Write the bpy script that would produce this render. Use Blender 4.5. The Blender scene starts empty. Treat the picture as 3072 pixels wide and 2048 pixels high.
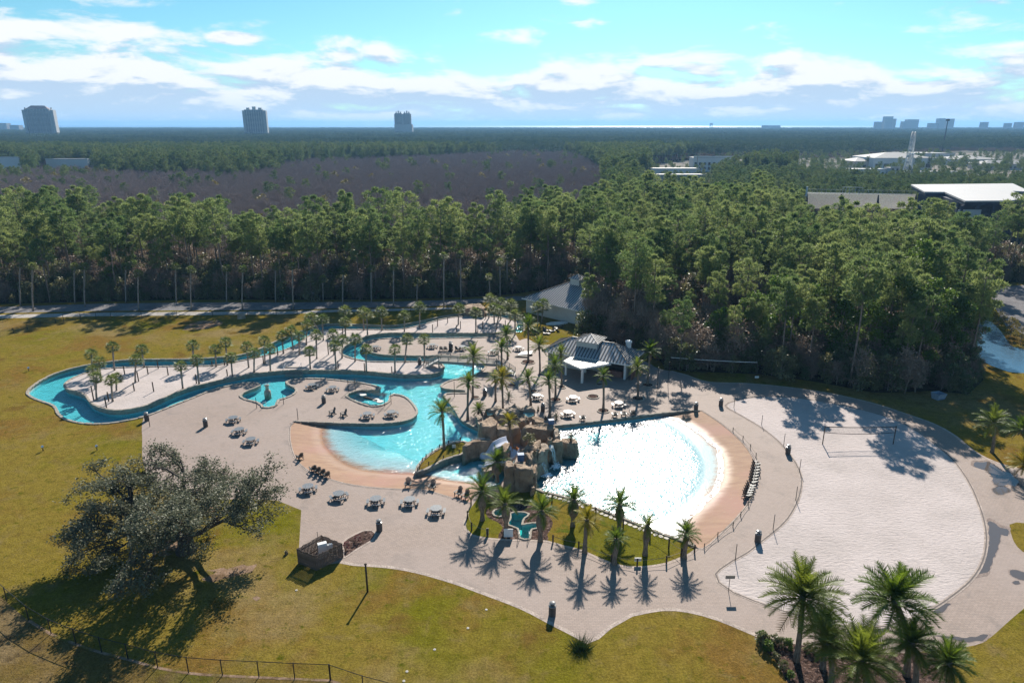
import bpy, bmesh, math, random
from mathutils import Vector, Matrix, noise
from mathutils.geometry import delaunay_2d_cdt
import numpy as np

# ---------------------------------------------------------------- camera / sky / sun / exposure
SC = bpy.context.scene
COL = SC.collection
CAM_H = 43.0
FPX = 2050.0                     # focal length in photo pixels (3072 wide)
HORIZON = 372.0
PITCH = math.atan((1024 - HORIZON) / FPX)
cam_d = bpy.data.cameras.new('camera')
cam_d.sensor_width = 36.0
cam_d.lens = 36.0 * FPX / 3072.0
cam_d.clip_start = 0.5
cam_d.clip_end = 60000.0
cam = bpy.data.objects.new('camera', cam_d)
COL.objects.link(cam)
cam.location = (0, 0, CAM_H)
cam.rotation_euler = (math.pi / 2 - PITCH, 0, 0)
SC.camera = cam

SUN_AZ = math.radians(11.2)      # to the right of straight ahead (+Y)
SUN_EL = math.radians(34.0)
world = bpy.data.worlds.new('World')
SC.world = world
world.use_nodes = True
SKY_STRENGTH = 0.092
SUN_STRENGTH = 5.0
EXPOSURE = 0.80

SC.view_settings.view_transform = 'Standard'
SC.view_settings.look = 'None'
SC.view_settings.gamma = 1.0
SC.view_settings.use_curve_mapping = False
SC.view_settings.exposure = EXPOSURE
SC.cycles.use_denoising = True
SC.cycles.max_bounces = 8
SC.cycles.diffuse_bounces = 4
SC.cycles.glossy_bounces = 2
SC.cycles.transmission_bounces = 2
SC.cycles.volume_bounces = 0
SC.cycles.transparent_max_bounces = 12
SC.cycles.caustics_reflective = False
SC.cycles.caustics_refractive = False
SC.cycles.sample_clamp_indirect = 4.0

sun_d = bpy.data.lights.new('sun', 'SUN')
sun_d.energy = SUN_STRENGTH
sun_d.angle = math.radians(0.53)
sun_d.color = (1.0, 0.93, 0.83)
sun = bpy.data.objects.new('sun', sun_d)
COL.objects.link(sun)
sdir = Vector((math.sin(SUN_AZ) * math.cos(SUN_EL), math.cos(SUN_AZ) * math.cos(SUN_EL), math.sin(SUN_EL)))
sun.rotation_euler = sdir.to_track_quat('Z', 'Y').to_euler()
sun.location = (0, 0, 200)


class NT:
    """small node-tree helper"""
    def __init__(self, tree):
        self.t = tree
        self.n = tree.nodes
        self.l = tree.links
    def node(self, kind, **kw):
        nd = self.n.new(kind)
        for k, v in kw.items():
            setattr(nd, k, v)
        return nd
    def link(self, a, b):
        self.l.new(a, b)
    def put(self, sock, v):
        if hasattr(v, 'is_linked') or isinstance(v, bpy.types.NodeSocket):
            self.l.new(v, sock)
        else:
            sock.default_value = v
    def math(self, op, a, b=0.0, c=0.0, clamp=False):
        nd = self.node('ShaderNodeMath', operation=op, use_clamp=clamp)
        self.put(nd.inputs[0], a); self.put(nd.inputs[1], b); self.put(nd.inputs[2], c)
        return nd.outputs[0]
    def mix(self, fac, a, b, mode='MIX'):
        nd = self.node('ShaderNodeMix', data_type='RGBA', blend_type=mode)
        self.put(nd.inputs[0], fac); self.put(nd.inputs[6], a); self.put(nd.inputs[7], b)
        return nd.outputs[2]
    def ramp(self, fac, lo, hi, a=0.0, b=1.0, smooth=True):
        nd = self.node('ShaderNodeMapRange', interpolation_type='SMOOTHSTEP' if smooth else 'LINEAR')
        self.put(nd.inputs[0], fac)
        for i, v in enumerate((lo, hi, a, b)):
            self.put(nd.inputs[i + 1], v)
        return nd.outputs[0]
    def noise(self, vec, scale, detail=3.0, rough=0.55, dist=0.0):
        nd = self.node('ShaderNodeTexNoise')
        if vec is not None:
            self.put(nd.inputs['Vector'], vec)
        nd.inputs['Scale'].default_value = scale
        nd.inputs['Detail'].default_value = detail
        nd.inputs['Roughness'].default_value = rough
        nd.inputs['Distortion'].default_value = dist
        return nd.outputs[0]
    def scalev(self, vec, s):
        nd = self.node('ShaderNodeMapping')
        self.put(nd.inputs['Vector'], vec)
        nd.inputs['Scale'].default_value = s
        return nd.outputs[0]


def c4(c):
    return (c[0], c[1], c[2], 1.0)


# sky: Nishita plus a belt of cumulus near the horizon and a few small clouds above, all round
wt = NT(world.node_tree)
bg = world.node_tree.nodes['Background']
sky = wt.node('ShaderNodeTexSky', sky_type='NISHITA', sun_disc=False)
sky.sun_elevation = SUN_EL
sky.sun_rotation = SUN_AZ
sky.altitude = 20.0
sky.air_density = 1.0
sky.dust_density = 0.35
sky.ozone_density = 1.6
tc = wt.node('ShaderNodeTexCoord')
sep = wt.node('ShaderNodeSeparateXYZ')
wt.link(tc.outputs['Generated'], sep.inputs[0])
el = wt.math('ARCSINE', sep.outputs[2])
az = wt.math('ARCTAN2', sep.outputs[0], sep.outputs[1])
skyv = wt.node('ShaderNodeCombineXYZ')
wt.put(skyv.inputs[0], wt.math('MULTIPLY', az, 9.0))
wt.put(skyv.inputs[1], wt.math('MULTIPLY', el, 30.0))
skyv.inputs[2].default_value = 3.7
cl = wt.noise(skyv.outputs[0], 1.0, 7.0, 0.58, 0.25)
skyv2 = wt.node('ShaderNodeCombineXYZ')
wt.put(skyv2.inputs[0], wt.math('MULTIPLY', az, 3.2))
wt.put(skyv2.inputs[1], wt.math('MULTIPLY', el, 2.0))
skyv2.inputs[2].default_value = 8.2
big = wt.noise(skyv2.outputs[0], 1.0, 2.0, 0.5)
# coverage falls with elevation; belt top wavers with the broad noise
belt = wt.math('ADD', el, wt.math('MULTIPLY', wt.math('SUBTRACT', big, 0.5), 0.10))
cov = wt.ramp(belt, 0.035, 0.125, 0.20, -0.155)
# single clouds riding above the belt (azimuth, elevation, half width, half height) in radians
for (a, e, w, h, s) in ((-0.545, 0.112, 0.13, 0.018, 0.17), (-0.45, 0.140, 0.085, 0.013, 0.20), (-0.36, 0.103, 0.03, 0.008, 0.18),
                        (0.06, 0.126, 0.07, 0.014, 0.18), (0.09, 0.155, 0.03, 0.008, 0.17), (-0.02, 0.11, 0.05, 0.012, 0.18), (0.56, 0.118, 0.16, 0.022, 0.2)):
    dx = wt.math('DIVIDE', wt.math('SUBTRACT', az, a), w)
    dy = wt.math('DIVIDE', wt.math('SUBTRACT', el, e), h)
    d2 = wt.math('ADD', wt.math('MULTIPLY', dx, dx), wt.math('MULTIPLY', dy, dy))
    g = wt.math('MULTIPLY', wt.ramp(d2, 0.0, 1.6, 1.0, 0.0), s)
    cov = wt.math('ADD', cov, g)
dens = wt.ramp(wt.math('ADD', cl, cov), 0.44, 0.64)
# shading: thick cores and undersides are blue-grey, rims and tops white
skyv3 = wt.node('ShaderNodeCombineXYZ')
wt.put(skyv3.inputs[0], wt.math('MULTIPLY', az, 9.0))
wt.put(skyv3.inputs[1], wt.math('MULTIPLY', wt.math('ADD', el, 0.012), 30.0))
skyv3.inputs[2].default_value = 3.7
cl2 = wt.noise(skyv3.outputs[0], 1.0, 5.0, 0.55, 0.25)
shade = wt.ramp(wt.math('ADD', wt.math('SUBTRACT', cl2, cl), wt.ramp(el, 0.015, 0.075, 0.16, 0.0)), 0.0, 0.16)
ccol = wt.mix(shade, c4((6.2, 6.4, 6.5)), c4((3.4, 4.4, 5.6)))
hsv = wt.node('ShaderNodeHueSaturation')
wt.link(sky.outputs[0], hsv.inputs['Color'])
hsv.inputs['Saturation'].default_value = 1.0
skycol = wt.mix(1.0, hsv.outputs[0], c4((0.355, 0.64, 0.72)), 'MULTIPLY')
# low haze band where the belt sinks into the horizon
haze_f = wt.ramp(el, 0.0, 0.05, 0.55, 0.0)
ccol2 = wt.mix(haze_f, ccol, c4((3.6, 4.9, 6.1)))
final = wt.mix(wt.math('MULTIPLY', dens, wt.ramp(el, -0.02, 0.0)), skycol, ccol2)
wt.link(final, bg.inputs['Color'])
bg.inputs['Strength'].default_value = SKY_STRENGTH

# ---------------------------------------------------------------- photo pixel -> place
SP, CP = math.sin(PITCH), math.cos(PITCH)

def ray(px, py):
    up = 1024.0 - py
    return Vector((px - 1536.0, FPX * CP + up * SP, -FPX * SP + up * CP))

def at(px, py, z=0.0):
    d = ray(px, py)
    t = (z - CAM_H) / d.z
    return Vector((d.x * t, d.y * t, z))

def at_dist(px, py, dist):
    """point on the pixel's ray at forward distance dist"""
    d = ray(px, py)
    t = dist / d.y
    return Vector((d.x * t, dist, CAM_H + d.z * t))

def height_of(base, py):
    """height at which the upright line over `base` meets picture row py"""
    up = 1024.0 - py
    dy = FPX * CP + up * SP
    dz = -FPX * SP + up * CP
    return CAM_H + dz * base.y / dy - base.z

def to_px(p):
    x, y, z = p[0], p[1], p[2] - CAM_H
    zc = y * CP - z * SP
    yc = y * SP + z * CP
    return (1536 + FPX * x / zc, 1024 - FPX * yc / zc, zc)

def win(x0, y0, s):
    return lambda x, y: (x0 + x / s, y0 + y / s)
U = win(0, 0, 2352 / 3072)            # whole picture shown 2352 wide
A = win(0, 850, 2.352); B = win(800, 850, 2.94); Cw = win(1350, 850, 2.94); Dw = win(2072, 1000, 2.352)
E = win(800, 1250, 2.94); Fw = win(1350, 1200, 2.851); G = win(0, 1250, 1.965); Hw = win(800, 1550, 2.352)
Iw = win(2072, 1500, 2.352); N1 = win(1380, 880, 6.533); N2 = win(1280, 1000, 6.533); N3 = win(1280, 1160, 6.533)
N4 = win(1480, 1180, 7.128); N5 = win(1380, 1320, 6.533); N6 = win(1360, 1480, 6.533); N7 = win(1560, 980, 4.9)
P1 = win(2400, 500, 3.5); P2 = win(1900, 440, 3.92); P3 = win(2500, 340, 4.112); P8 = win(2860, 1180, 5.226)
Lw = win(2000, 280, 2.194); Mw = win(2000, 700, 2.194)

def pts(w, *xy, z=0.0):
    """list of ground points from window coordinates x1,y1,x2,y2,..."""
    return [at(*w(xy[i], xy[i + 1]), z) for i in range(0, len(xy), 2)]

# ---------------------------------------------------------------- mesh helpers
class MB:
    def __init__(self):
        self.v = []; self.f = []
    def box(self, c, s, rz=0.0, m=None):
        hx, hy, hz = s[0] / 2, s[1] / 2, s[2] / 2
        ca, sa = math.cos(rz), math.sin(rz)
        b = len(self.v)
        for dz in (-hz, hz):
            for dx, dy in ((-hx, -hy), (hx, -hy), (hx, hy), (-hx, hy)):
                p = Vector((c[0] + dx * ca - dy * sa, c[1] + dx * sa + dy * ca, c[2] + dz))
                self.v.append(m @ p if m else p)
        for q in ((0, 3, 2, 1), (4, 5, 6, 7), (0, 1, 5, 4), (1, 2, 6, 5), (2, 3, 7, 6), (3, 0, 4, 7)):
            self.f.append(tuple(b + i for i in q))
        return self
    def bar(self, p, q, w, h=None, up=(0, 0, 1)):
        """box beam from p to q"""
        p, q = Vector(p), Vector(q)
        h = h or w
        d = (q - p)
        if d.length < 1e-6: return self
        d.normalize()
        u = Vector(up)
        if abs(d.dot(u)) > 0.98: u = Vector((0, 1, 0))
        s = d.cross(u).normalized() * (w / 2)
        t = s.cross(d).normalized() * (h / 2)
        b = len(self.v)
        for e in (p, q):
            for k in ((-1, -1), (1, -1), (1, 1), (-1, 1)):
                self.v.append(e + s * k[0] + t * k[1])
        for k in ((3, 2, 1, 0), (4, 5, 6, 7), (0, 1, 5, 4), (1, 2, 6, 5), (2, 3, 7, 6), (3, 0, 4, 7)):
            self.f.append(tuple(b + i for i in k))
        return self
    def tube(self, path, radii, n=8, cap=True):
        path = [Vector(p) for p in path]
        b = len(self.v)
        N = len(path)
        for i, p in enumerate(path):
            d = (path[min(i + 1, N - 1)] - path[max(i - 1, 0)]).normalized()
            u = Vector((1, 0, 0)) if abs(d.x) < 0.9 else Vector((0, 1, 0))
            s = d.cross(u).normalized(); t = d.cross(s)
            r = radii[i] if hasattr(radii, '__len__') else radii
            for k in range(n):
                a = 2 * math.pi * k / n
                self.v.append(p + s * (math.cos(a) * r) + t * (math.sin(a) * r))
        for i in range(N - 1):
            for k in range(n):
                k2 = (k + 1) % n
                self.f.append((b + i * n + k, b + i * n + k2, b + (i + 1) * n + k2, b + (i + 1) * n + k))
        if cap:
            self.f.append(tuple(b + k for k in range(n))[::-1])
            self.f.append(tuple(b + (N - 1) * n + k for k in range(n)))
        return self
    def lathe(self, prof, n=16, c=(0, 0, 0), cap=True):
        b = len(self.v)
        for (r, z) in prof:
            for k in range(n):
                a = 2 * math.pi * k / n
                self.v.append(Vector((c[0] + r * math.cos(a), c[1] + r * math.sin(a), c[2] + z)))
        for i in range(len(prof) - 1):
            for k in range(n):
                k2 = (k + 1) % n
                self.f.append((b + i * n + k, b + i * n + k2, b + (i + 1) * n + k2, b + (i + 1) * n + k))
        if cap:
            self.f.append(tuple(b + k for k in range(n))[::-1])
            self.f.append(tuple(b + (len(prof) - 1) * n + k for k in range(n)))
        return self
    def poly(self, ps):
        b = len(self.v)
        self.v += [Vector(p) for p in ps]
        self.f.append(tuple(range(b, b + len(ps))))
        return self
    def prism(self, ps, z0, z1):
        """closed prism over a 2-D outline"""
        n = len(ps); b = len(self.v)
        ar = sum(ps[i][0] * ps[(i + 1) % n][1] - ps[(i + 1) % n][0] * ps[i][1] for i in range(n))
        if ar < 0: ps = ps[::-1]
        for z in (z0, z1):
            self.v += [Vector((p[0], p[1], z)) for p in ps]
        for i in range(n):
            j = (i + 1) % n
            self.f.append((b + i, b + j, b + n + j, b + n + i))
        self.f.append(tuple(b + n + i for i in range(n)))
        self.f.append(tuple(b + i for i in range(n))[::-1])
        return self
    def mesh(self, name, mat=None, smooth=False):
        me = bpy.data.meshes.new(name)
        me.from_pydata([tuple(v) for v in self.v], [], self.f)
        if mat: me.materials.append(mat)
        if smooth:
            me.polygons.foreach_set('use_smooth', [True] * len(me.polygons))
        me.update()
        return me
    def build(self, name, mat, parent=None, smooth=False, loc=None, rz=0.0):
        return link(name, self.mesh(name, mat, smooth), parent, loc, rz)


def link(name, me, parent=None, loc=None, rz=0.0, scale=None):
    o = bpy.data.objects.new(name, me)
    COL.objects.link(o)
    if parent: o.parent = parent
    if loc is not None: o.location = loc
    if rz: o.rotation_euler = (0, 0, rz)
    if scale is not None: o.scale = (scale, scale, scale) if not hasattr(scale, '__len__') else scale
    return o

def empty(name, loc, rz=0.0, scale=None):
    o = link(name, None, None, loc, rz, scale)
    o.empty_display_size = 0.3
    return o

def tag(o, label=None, cat=None, group=None, kind=None):
    if label: o['label'] = label
    if cat: o['category'] = cat
    if group: o['group'] = group
    if kind: o['kind'] = kind
    return o

def copy_tree(o, parent=None):
    c = o.copy(); COL.objects.link(c); c.parent = parent
    for ch in o.children:
        copy_tree(ch, c)
    return c

ORD = ['first', 'second', 'third', 'fourth', 'fifth', 'sixth', 'seventh', 'eighth', 'ninth', 'tenth', 'eleventh', 'twelfth',
       'thirteenth', 'fourteenth', 'fifteenth', 'sixteenth', 'seventeenth', 'eighteenth', 'nineteenth', 'twentieth',
       'twenty-first', 'twenty-second', 'twenty-third', 'twenty-fourth', 'twenty-fifth', 'twenty-sixth']

def label_row(objs, what, where, cat, group):
    """label alike things by their order along the picture from the left"""
    objs = sorted(objs, key=lambda o: to_px(o.location)[0])
    n = len(objs)
    for i, o in enumerate(objs):
        if n == 1: w = what
        elif i == 0: w = 'leftmost ' + what
        elif i == n - 1: w = 'rightmost ' + what
        else: w = what + ', ' + ORD[i] + ' from the left'
        if n > 1 and 0 < i < n - 1: w = ORD[i] + ' ' + what + ' from the left'
        tag(o, w + ' ' + where, cat, group)

def smooth_loop(ps, closed=True, step=1.0, corners=()):
    """Catmull-Rom through points; indices in corners stay sharp"""
    n = len(ps); out = []
    rng = range(n if closed else n - 1)
    for i in rng:
        p1, p2 = ps[i], ps[(i + 1) % n]
        p0 = ps[(i - 1) % n] if closed or i > 0 else p1
        p3 = ps[(i + 2) % n] if closed or i + 2 < n else p2
        if i in corners: p0 = p1
        if (i + 1) % n in corners: p3 = p2
        k = max(1, int((p2 - p1).length / step))
        for j in range(k):
            t = j / k
            out.append(0.5 * ((2 * p1) + (p2 - p0) * t + (2 * p0 - 5 * p1 + 4 * p2 - p3) * t * t + (3 * p1 - p0 - 3 * p2 + p3) * t ** 3))
    if not closed: out.append(ps[-1].copy())
    return out

def resample(ps, n, closed=False):
    q = [Vector(p) for p in ps] + ([Vector(ps[0])] if closed else [])
    L = [0.0]
    for i in range(1, len(q)): L.append(L[-1] + (q[i] - q[i - 1]).length)
    out = []; k = 0
    m = n if closed else n - 1
    for i in range(n):
        s = L[-1] * i / m
        while k < len(q) - 2 and L[k + 1] < s: k += 1
        d = L[k + 1] - L[k]
        out.append(q[k].lerp(q[k + 1], (s - L[k]) / d if d > 1e-9 else 0))
    return out

def inside(p, poly):
    c = False; n = len(poly); x, y = p[0], p[1]
    j = n - 1
    for i in range(n):
        xi, yi, xj, yj = poly[i][0], poly[i][1], poly[j][0], poly[j][1]
        if (yi > y) != (yj > y) and x < (xj - xi) * (y - yi) / (yj - yi) + xi: c = not c
        j = i
    return c

# ---------------------------------------------------------------- materials
def mat(name):
    m = bpy.data.materials.new(name)
    m.use_nodes = True
    t = NT(m.node_tree)
    b = m.node_tree.nodes['Principled BSDF']
    return m, t, b

def bump(t, h, strength=0.5, dist=0.1):
    n = t.node('ShaderNodeBump')
    n.inputs['Strength'].default_value = strength
    n.inputs['Distance'].default_value = dist
    t.link(h, n.inputs['Height'])
    return n.outputs[0]

def objco(t):
    return t.node('ShaderNodeTexCoord').outputs['Object']

def plain(name, col, rough=0.7, var=0.25, scale=2.0, metal=0.0, spec=0.3, bmp=0.0):
    """paint / plastic / wood with slight dirt and tone variation"""
    m, t, b = mat(name)
    co = objco(t)
    n = t.noise(co, scale, 5.0, 0.6)
    k = t.ramp(n, 0.25, 0.75, 1.0 - var, 1.0 + var * 0.6, smooth=False)
    nd = t.node('ShaderNodeVectorMath', operation='SCALE')
    nd.inputs[0].default_value = col
    t.link(k, nd.inputs['Scale'])
    t.link(nd.outputs[0], b.inputs['Base Color'])
    b.inputs['Roughness'].default_value = rough
    b.inputs['Metallic'].default_value = metal
    b.inputs['Specular IOR Level'].default_value = spec
    if bmp:
        t.link(bump(t, t.noise(co, scale * 6, 4.0), bmp, 0.05), b.inputs['Normal'])
    return m

def leafmat(name, col_a, col_b, trans=0.35, rough=0.5, spec=0.35, tcol=None):
    """foliage: colour varies per clump and per tree; light shines through the blades"""
    m, t, b = mat(name)
    co = objco(t)
    oi = t.node('ShaderNodeObjectInfo')
    n = t.noise(co, 0.9, 3.0)
    f = t.math('ADD', t.ramp(n, 0.3, 0.7, -0.35, 0.35, False), oi.outputs['Random'], clamp=True)
    col = t.mix(f, c4(col_a), c4(col_b))
    t.link(col, b.inputs['Base Color'])
    b.inputs['Roughness'].default_value = rough
    b.inputs['Specular IOR Level'].default_value = spec
    tr = t.node('ShaderNodeBsdfTranslucent')
    if tcol: t.link(t.mix(1.0, col, c4(tcol), 'MULTIPLY'), tr.inputs[0])
    else: t.link(col, tr.inputs[0])
    mx = t.node('ShaderNodeMixShader')
    mx.inputs[0].default_value = trans
    t.link(b.outputs[0], mx.inputs[1]); t.link(tr.outputs[0], mx.inputs[2])
    out = m.node_tree.nodes['Material Output']
    t.link(mx.outputs[0], out.inputs[0])
    return m

M = {}
# ---------------------------------------------------------------- ground materials
def ground_mat(name, cols, scales, rough=0.9, bmp=0.3, bscale=6.0, bdist=0.05):
    """cols: base + overlays (colour, scale, lo, hi)"""
    m, t, b = mat(name)
    co = objco(t)
    col = c4(cols[0])
    for i, (c, s, lo, hi) in enumerate(scales):
        f = t.ramp(t.noise(co, s, 5.0, 0.6, 0.3), lo, hi)
        col = t.mix(f, col, c4(c))
    fine = t.math('MULTIPLY', t.ramp(t.noise(co, bscale, 5.0, 0.8), 0.25, 0.75, 0.42, 1.58, False), t.ramp(t.noise(co, bscale * 0.22, 6.0, 0.75), 0.25, 0.75, 0.66, 1.34, False))
    vm = t.node('ShaderNodeVectorMath', operation='SCALE')
    t.put(vm.inputs[0], col); t.link(fine, vm.inputs['Scale'])
    t.link(vm.outputs[0], b.inputs['Base Color'])
    b.inputs['Roughness'].default_value = rough
    b.inputs['Specular IOR Level'].default_value = 0.0
    if bmp:
        t.link(bump(t, t.noise(co, bscale, 5.0, 0.7), bmp, bdist), b.inputs['Normal'])
    return m

M['lawn'] = ground_mat('lawn_grass', [(0.172, 0.128, 0.024)],
    [((0.122, 0.114, 0.010), 0.035, 0.44, 0.62), ((0.165, 0.100, 0.025), 0.07, 0.50, 0.64), ((0.092, 0.100, 0.008), 0.022, 0.56, 0.68), ((0.205, 0.150, 0.062), 0.045, 0.49, 0.66), ((0.17, 0.125, 0.042), 0.35, 0.52, 0.72), ((0.075, 0.078, 0.006), 0.9, 0.56, 0.74), ((0.13, 0.083, 0.02), 0.16, 0.56, 0.70)],
    bmp=0.9, bscale=5.0, bdist=0.12)
M['dry'] = ground_mat('dry_grass', [(0.135, 0.092, 0.030)], [((0.165, 0.118, 0.058), 0.12, 0.45, 0.62), ((0.09, 0.085, 0.016), 0.07, 0.5, 0.64), ((0.085, 0.06, 0.03), 0.6, 0.52, 0.7)], bmp=0.9, bscale=5.0, bdist=0.12)
M['soil'] = ground_mat('bare_soil', [(0.24, 0.165, 0.115)], [((0.15, 0.10, 0.06), 0.7, 0.45, 0.62), ((0.13, 0.105, 0.03), 0.4, 0.52, 0.62)], bmp=0.6, bscale=5.0, bdist=0.08)
M['greenlawn'] = ground_mat('green_grass', [(0.125, 0.118, 0.015)],
    [((0.17, 0.12, 0.024), 0.12, 0.42, 0.62), ((0.08, 0.10, 0.013), 0.4, 0.55, 0.7)], bmp=0.9, bscale=6.0, bdist=0.12)
M['litter'] = ground_mat('leaf_litter', [(0.055, 0.042, 0.028)],
    [((0.09, 0.065, 0.045), 0.15, 0.45, 0.65), ((0.05, 0.055, 0.02), 0.05, 0.5, 0.66)], bmp=0.8, bscale=1.5, bdist=0.4)
M['pale'] = ground_mat('sandy_lot', [(0.26, 0.235, 0.20)], [((0.18, 0.17, 0.15), 0.01, 0.4, 0.6), ((0.11, 0.11, 0.06), 0.02, 0.52, 0.62)], bmp=0.0)
M['asphalt'] = ground_mat('asphalt', [(0.20, 0.19, 0.19)], [((0.145, 0.14, 0.145), 0.2, 0.45, 0.7)], bmp=0.1)
M['walk'] = ground_mat('concrete_walk', [(0.40, 0.37, 0.34)], [((0.31, 0.29, 0.27), 0.4, 0.45, 0.7)], bmp=0.1)
M['mulch'] = ground_mat('mulch', [(0.085, 0.055, 0.045)], [((0.20, 0.14, 0.12), 3.0, 0.52, 0.62), ((0.03, 0.022, 0.02), 2.2, 0.5, 0.6)], bmp=1.0, bscale=8.0, bdist=0.1)

def paver_mat():
    m, t, b = mat('concrete_pavers')
    co = objco(t)
    br = t.node('ShaderNodeTexBrick')
    t.put(br.inputs['Vector'], co)
    br.inputs['Scale'].default_value = 1.0
    br.inputs['Brick Width'].default_value = 0.42
    br.inputs['Row Height'].default_value = 0.22
    br.inputs['Mortar Size'].default_value = 0.012
    br.inputs['Color1'].default_value = c4((0.325, 0.25, 0.208))
    br.inputs['Color2'].default_value = c4((0.275, 0.21, 0.173))
    br.inputs['Mortar'].default_value = c4((0.16, 0.135, 0.12))
    br.inputs['Bias'].default_value = 0.0
    big = t.ramp(t.noise(co, 0.07, 5.0, 0.6, 0.4), 0.35, 0.65)
    col = t.mix(t.math('MULTIPLY', big, 0.5), br.outputs[0], c4((0.32, 0.257, 0.228)))
    st = t.ramp(t.noise(co, 0.33, 6.0, 0.68, 0.6), 0.52, 0.72)
    col = t.mix(t.math('MULTIPLY', st, 0.6), col, c4((0.19, 0.155, 0.135)))
    gr = t.ramp(t.noise(co, 4.0, 4.0, 0.8), 0.2, 0.8, 0.86, 1.12, False)
    vm = t.node('ShaderNodeVectorMath', operation='SCALE')
    t.put(vm.inputs[0], col); t.link(gr, vm.inputs['Scale'])
    t.link(vm.outputs[0], b.inputs['Base Color'])
    b.inputs['Roughness'].default_value = 0.75
    b.inputs['Specular IOR Level'].default_value = 0.25
    t.link(bump(t, br.outputs['Fac'], 0.25, -0.02), b.inputs['Normal'])
    return m
M['paver'] = paver_mat()

def sand_mat():
    m, t, b = mat('white_sand')
    co = objco(t)
    big = t.ramp(t.noise(co, 0.12, 4.0, 0.6), 0.35, 0.7)
    col = t.mix(big, c4((0.50, 0.435, 0.41)), c4((0.42, 0.365, 0.34)))
    # trampled dimples, elongated across the view
    v = t.scalev(co, (1.1, 2.4, 1.0))
    d1 = t.noise(v, 1.3, 5.0, 0.62, 0.5)
    pit = t.ramp(d1, 0.30, 0.42, 0.55, 1.0)
    vm = t.node('ShaderNodeVectorMath', operation='SCALE')
    t.put(vm.inputs[0], col); t.link(t.ramp(t.noise(co, 2.6, 4, 0.7), 0.25, 0.75, 0.9, 1.08, False), vm.inputs['Scale'])
    t.link(vm.outputs[0], b.inputs['Base Color'])
    b.inputs['Roughness'].default_value = 0.95
    b.inputs['Specular IOR Level'].default_value = 0.1
    t.link(bump(t, t.math('ADD', d1, t.math('MULTIPLY', pit, 0.25)), 0.6, 0.2), b.inputs['Normal'])
    return m
M['sand'] = sand_mat()

def stamped_mat():
    m, t, b = mat('stamped_beach_concrete')
    co = objco(t)
    v = t.scalev(co, (0.35, 1.3, 1.0))
    n = t.noise(v, 1.2, 6.0, 0.65, 0.4)
    col = t.mix(t.ramp(n, 0.35, 0.65), c4((0.34, 0.212, 0.135)), c4((0.275, 0.165, 0.108)))
    col = t.mix(t.ramp(t.noise(co, 0.10, 3.0), 0.45, 0.65), col, c4((0.33, 0.185, 0.14)))
    col = t.mix(t.ramp(t.noise(v, 3.2, 4.0, 0.7), 0.56, 0.72, 0.0, 0.55), col, c4((0.41, 0.285, 0.205)))
    # the wet, worn strip near and below the water is paler plaster: follows the level of the floor itself
    sp = t.node('ShaderNodeSeparateXYZ'); t.put(sp.inputs[0], co)
    dz = t.math('ADD', sp.outputs[2], t.math('MULTIPLY', t.math('SUBTRACT', n, 0.5), 0.12))
    col = t.mix(t.ramp(dz, -0.46, -0.54), col, c4((0.33, 0.45, 0.48)))
    t.link(col, b.inputs['Base Color'])
    t.put(b.inputs['Roughness'], t.ramp(dz, -0.26, -0.40, 0.8, 0.55))
    t.put(b.inputs['Specular IOR Level'], t.ramp(dz, -0.40, -0.46, 0.25, 0.0))
    t.link(bump(t, n, 0.35, 0.04), b.inputs['Normal'])
    return m
M['stamped'] = stamped_mat()
M['plaster'] = plain('pool_plaster', (0.42, 0.62, 0.66), 0.7, 0.08, 0.6)
M['greyplaster'] = plain('grey_pool_plaster', (0.30, 0.37, 0.38), 0.8, 0.12, 0.6)
M['stone'] = plain('coping_stone', (0.36, 0.31, 0.255), 0.85, 0.45, 1.3, bmp=0.6)

def rock_mat(name, a, b_, dark):
    m, t, b = mat(name)
    co = objco(t)
    n = t.noise(co, 0.5, 7.0, 0.65, 0.6)
    col = t.mix(t.ramp(n, 0.35, 0.65), c4(a), c4(b_))
    v = t.scalev(co, (1.6, 1.6, 0.35))
    col = t.mix(t.ramp(t.noise(v, 0.9, 5.0, 0.7, 0.4), 0.54, 0.70, 0.0, 0.8), col, c4(dark))
    t.link(col, b.inputs['Base Color'])
    b.inputs['Roughness'].default_value = 0.85
    b.inputs['Specular IOR Level'].default_value = 0.25
    t.link(bump(t, t.noise(co, 1.6, 8.0, 0.7, 0.5), 1.0, 0.35), b.inputs['Normal'])
    return m
M['rock'] = rock_mat('artificial_rock', (0.37, 0.275, 0.195), (0.25, 0.175, 0.12), (0.11, 0.08, 0.06))
M['rockpale'] = rock_mat('pale_rock', (0.46, 0.38, 0.30), (0.33, 0.26, 0.20), (0.17, 0.13, 0.10))

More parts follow.
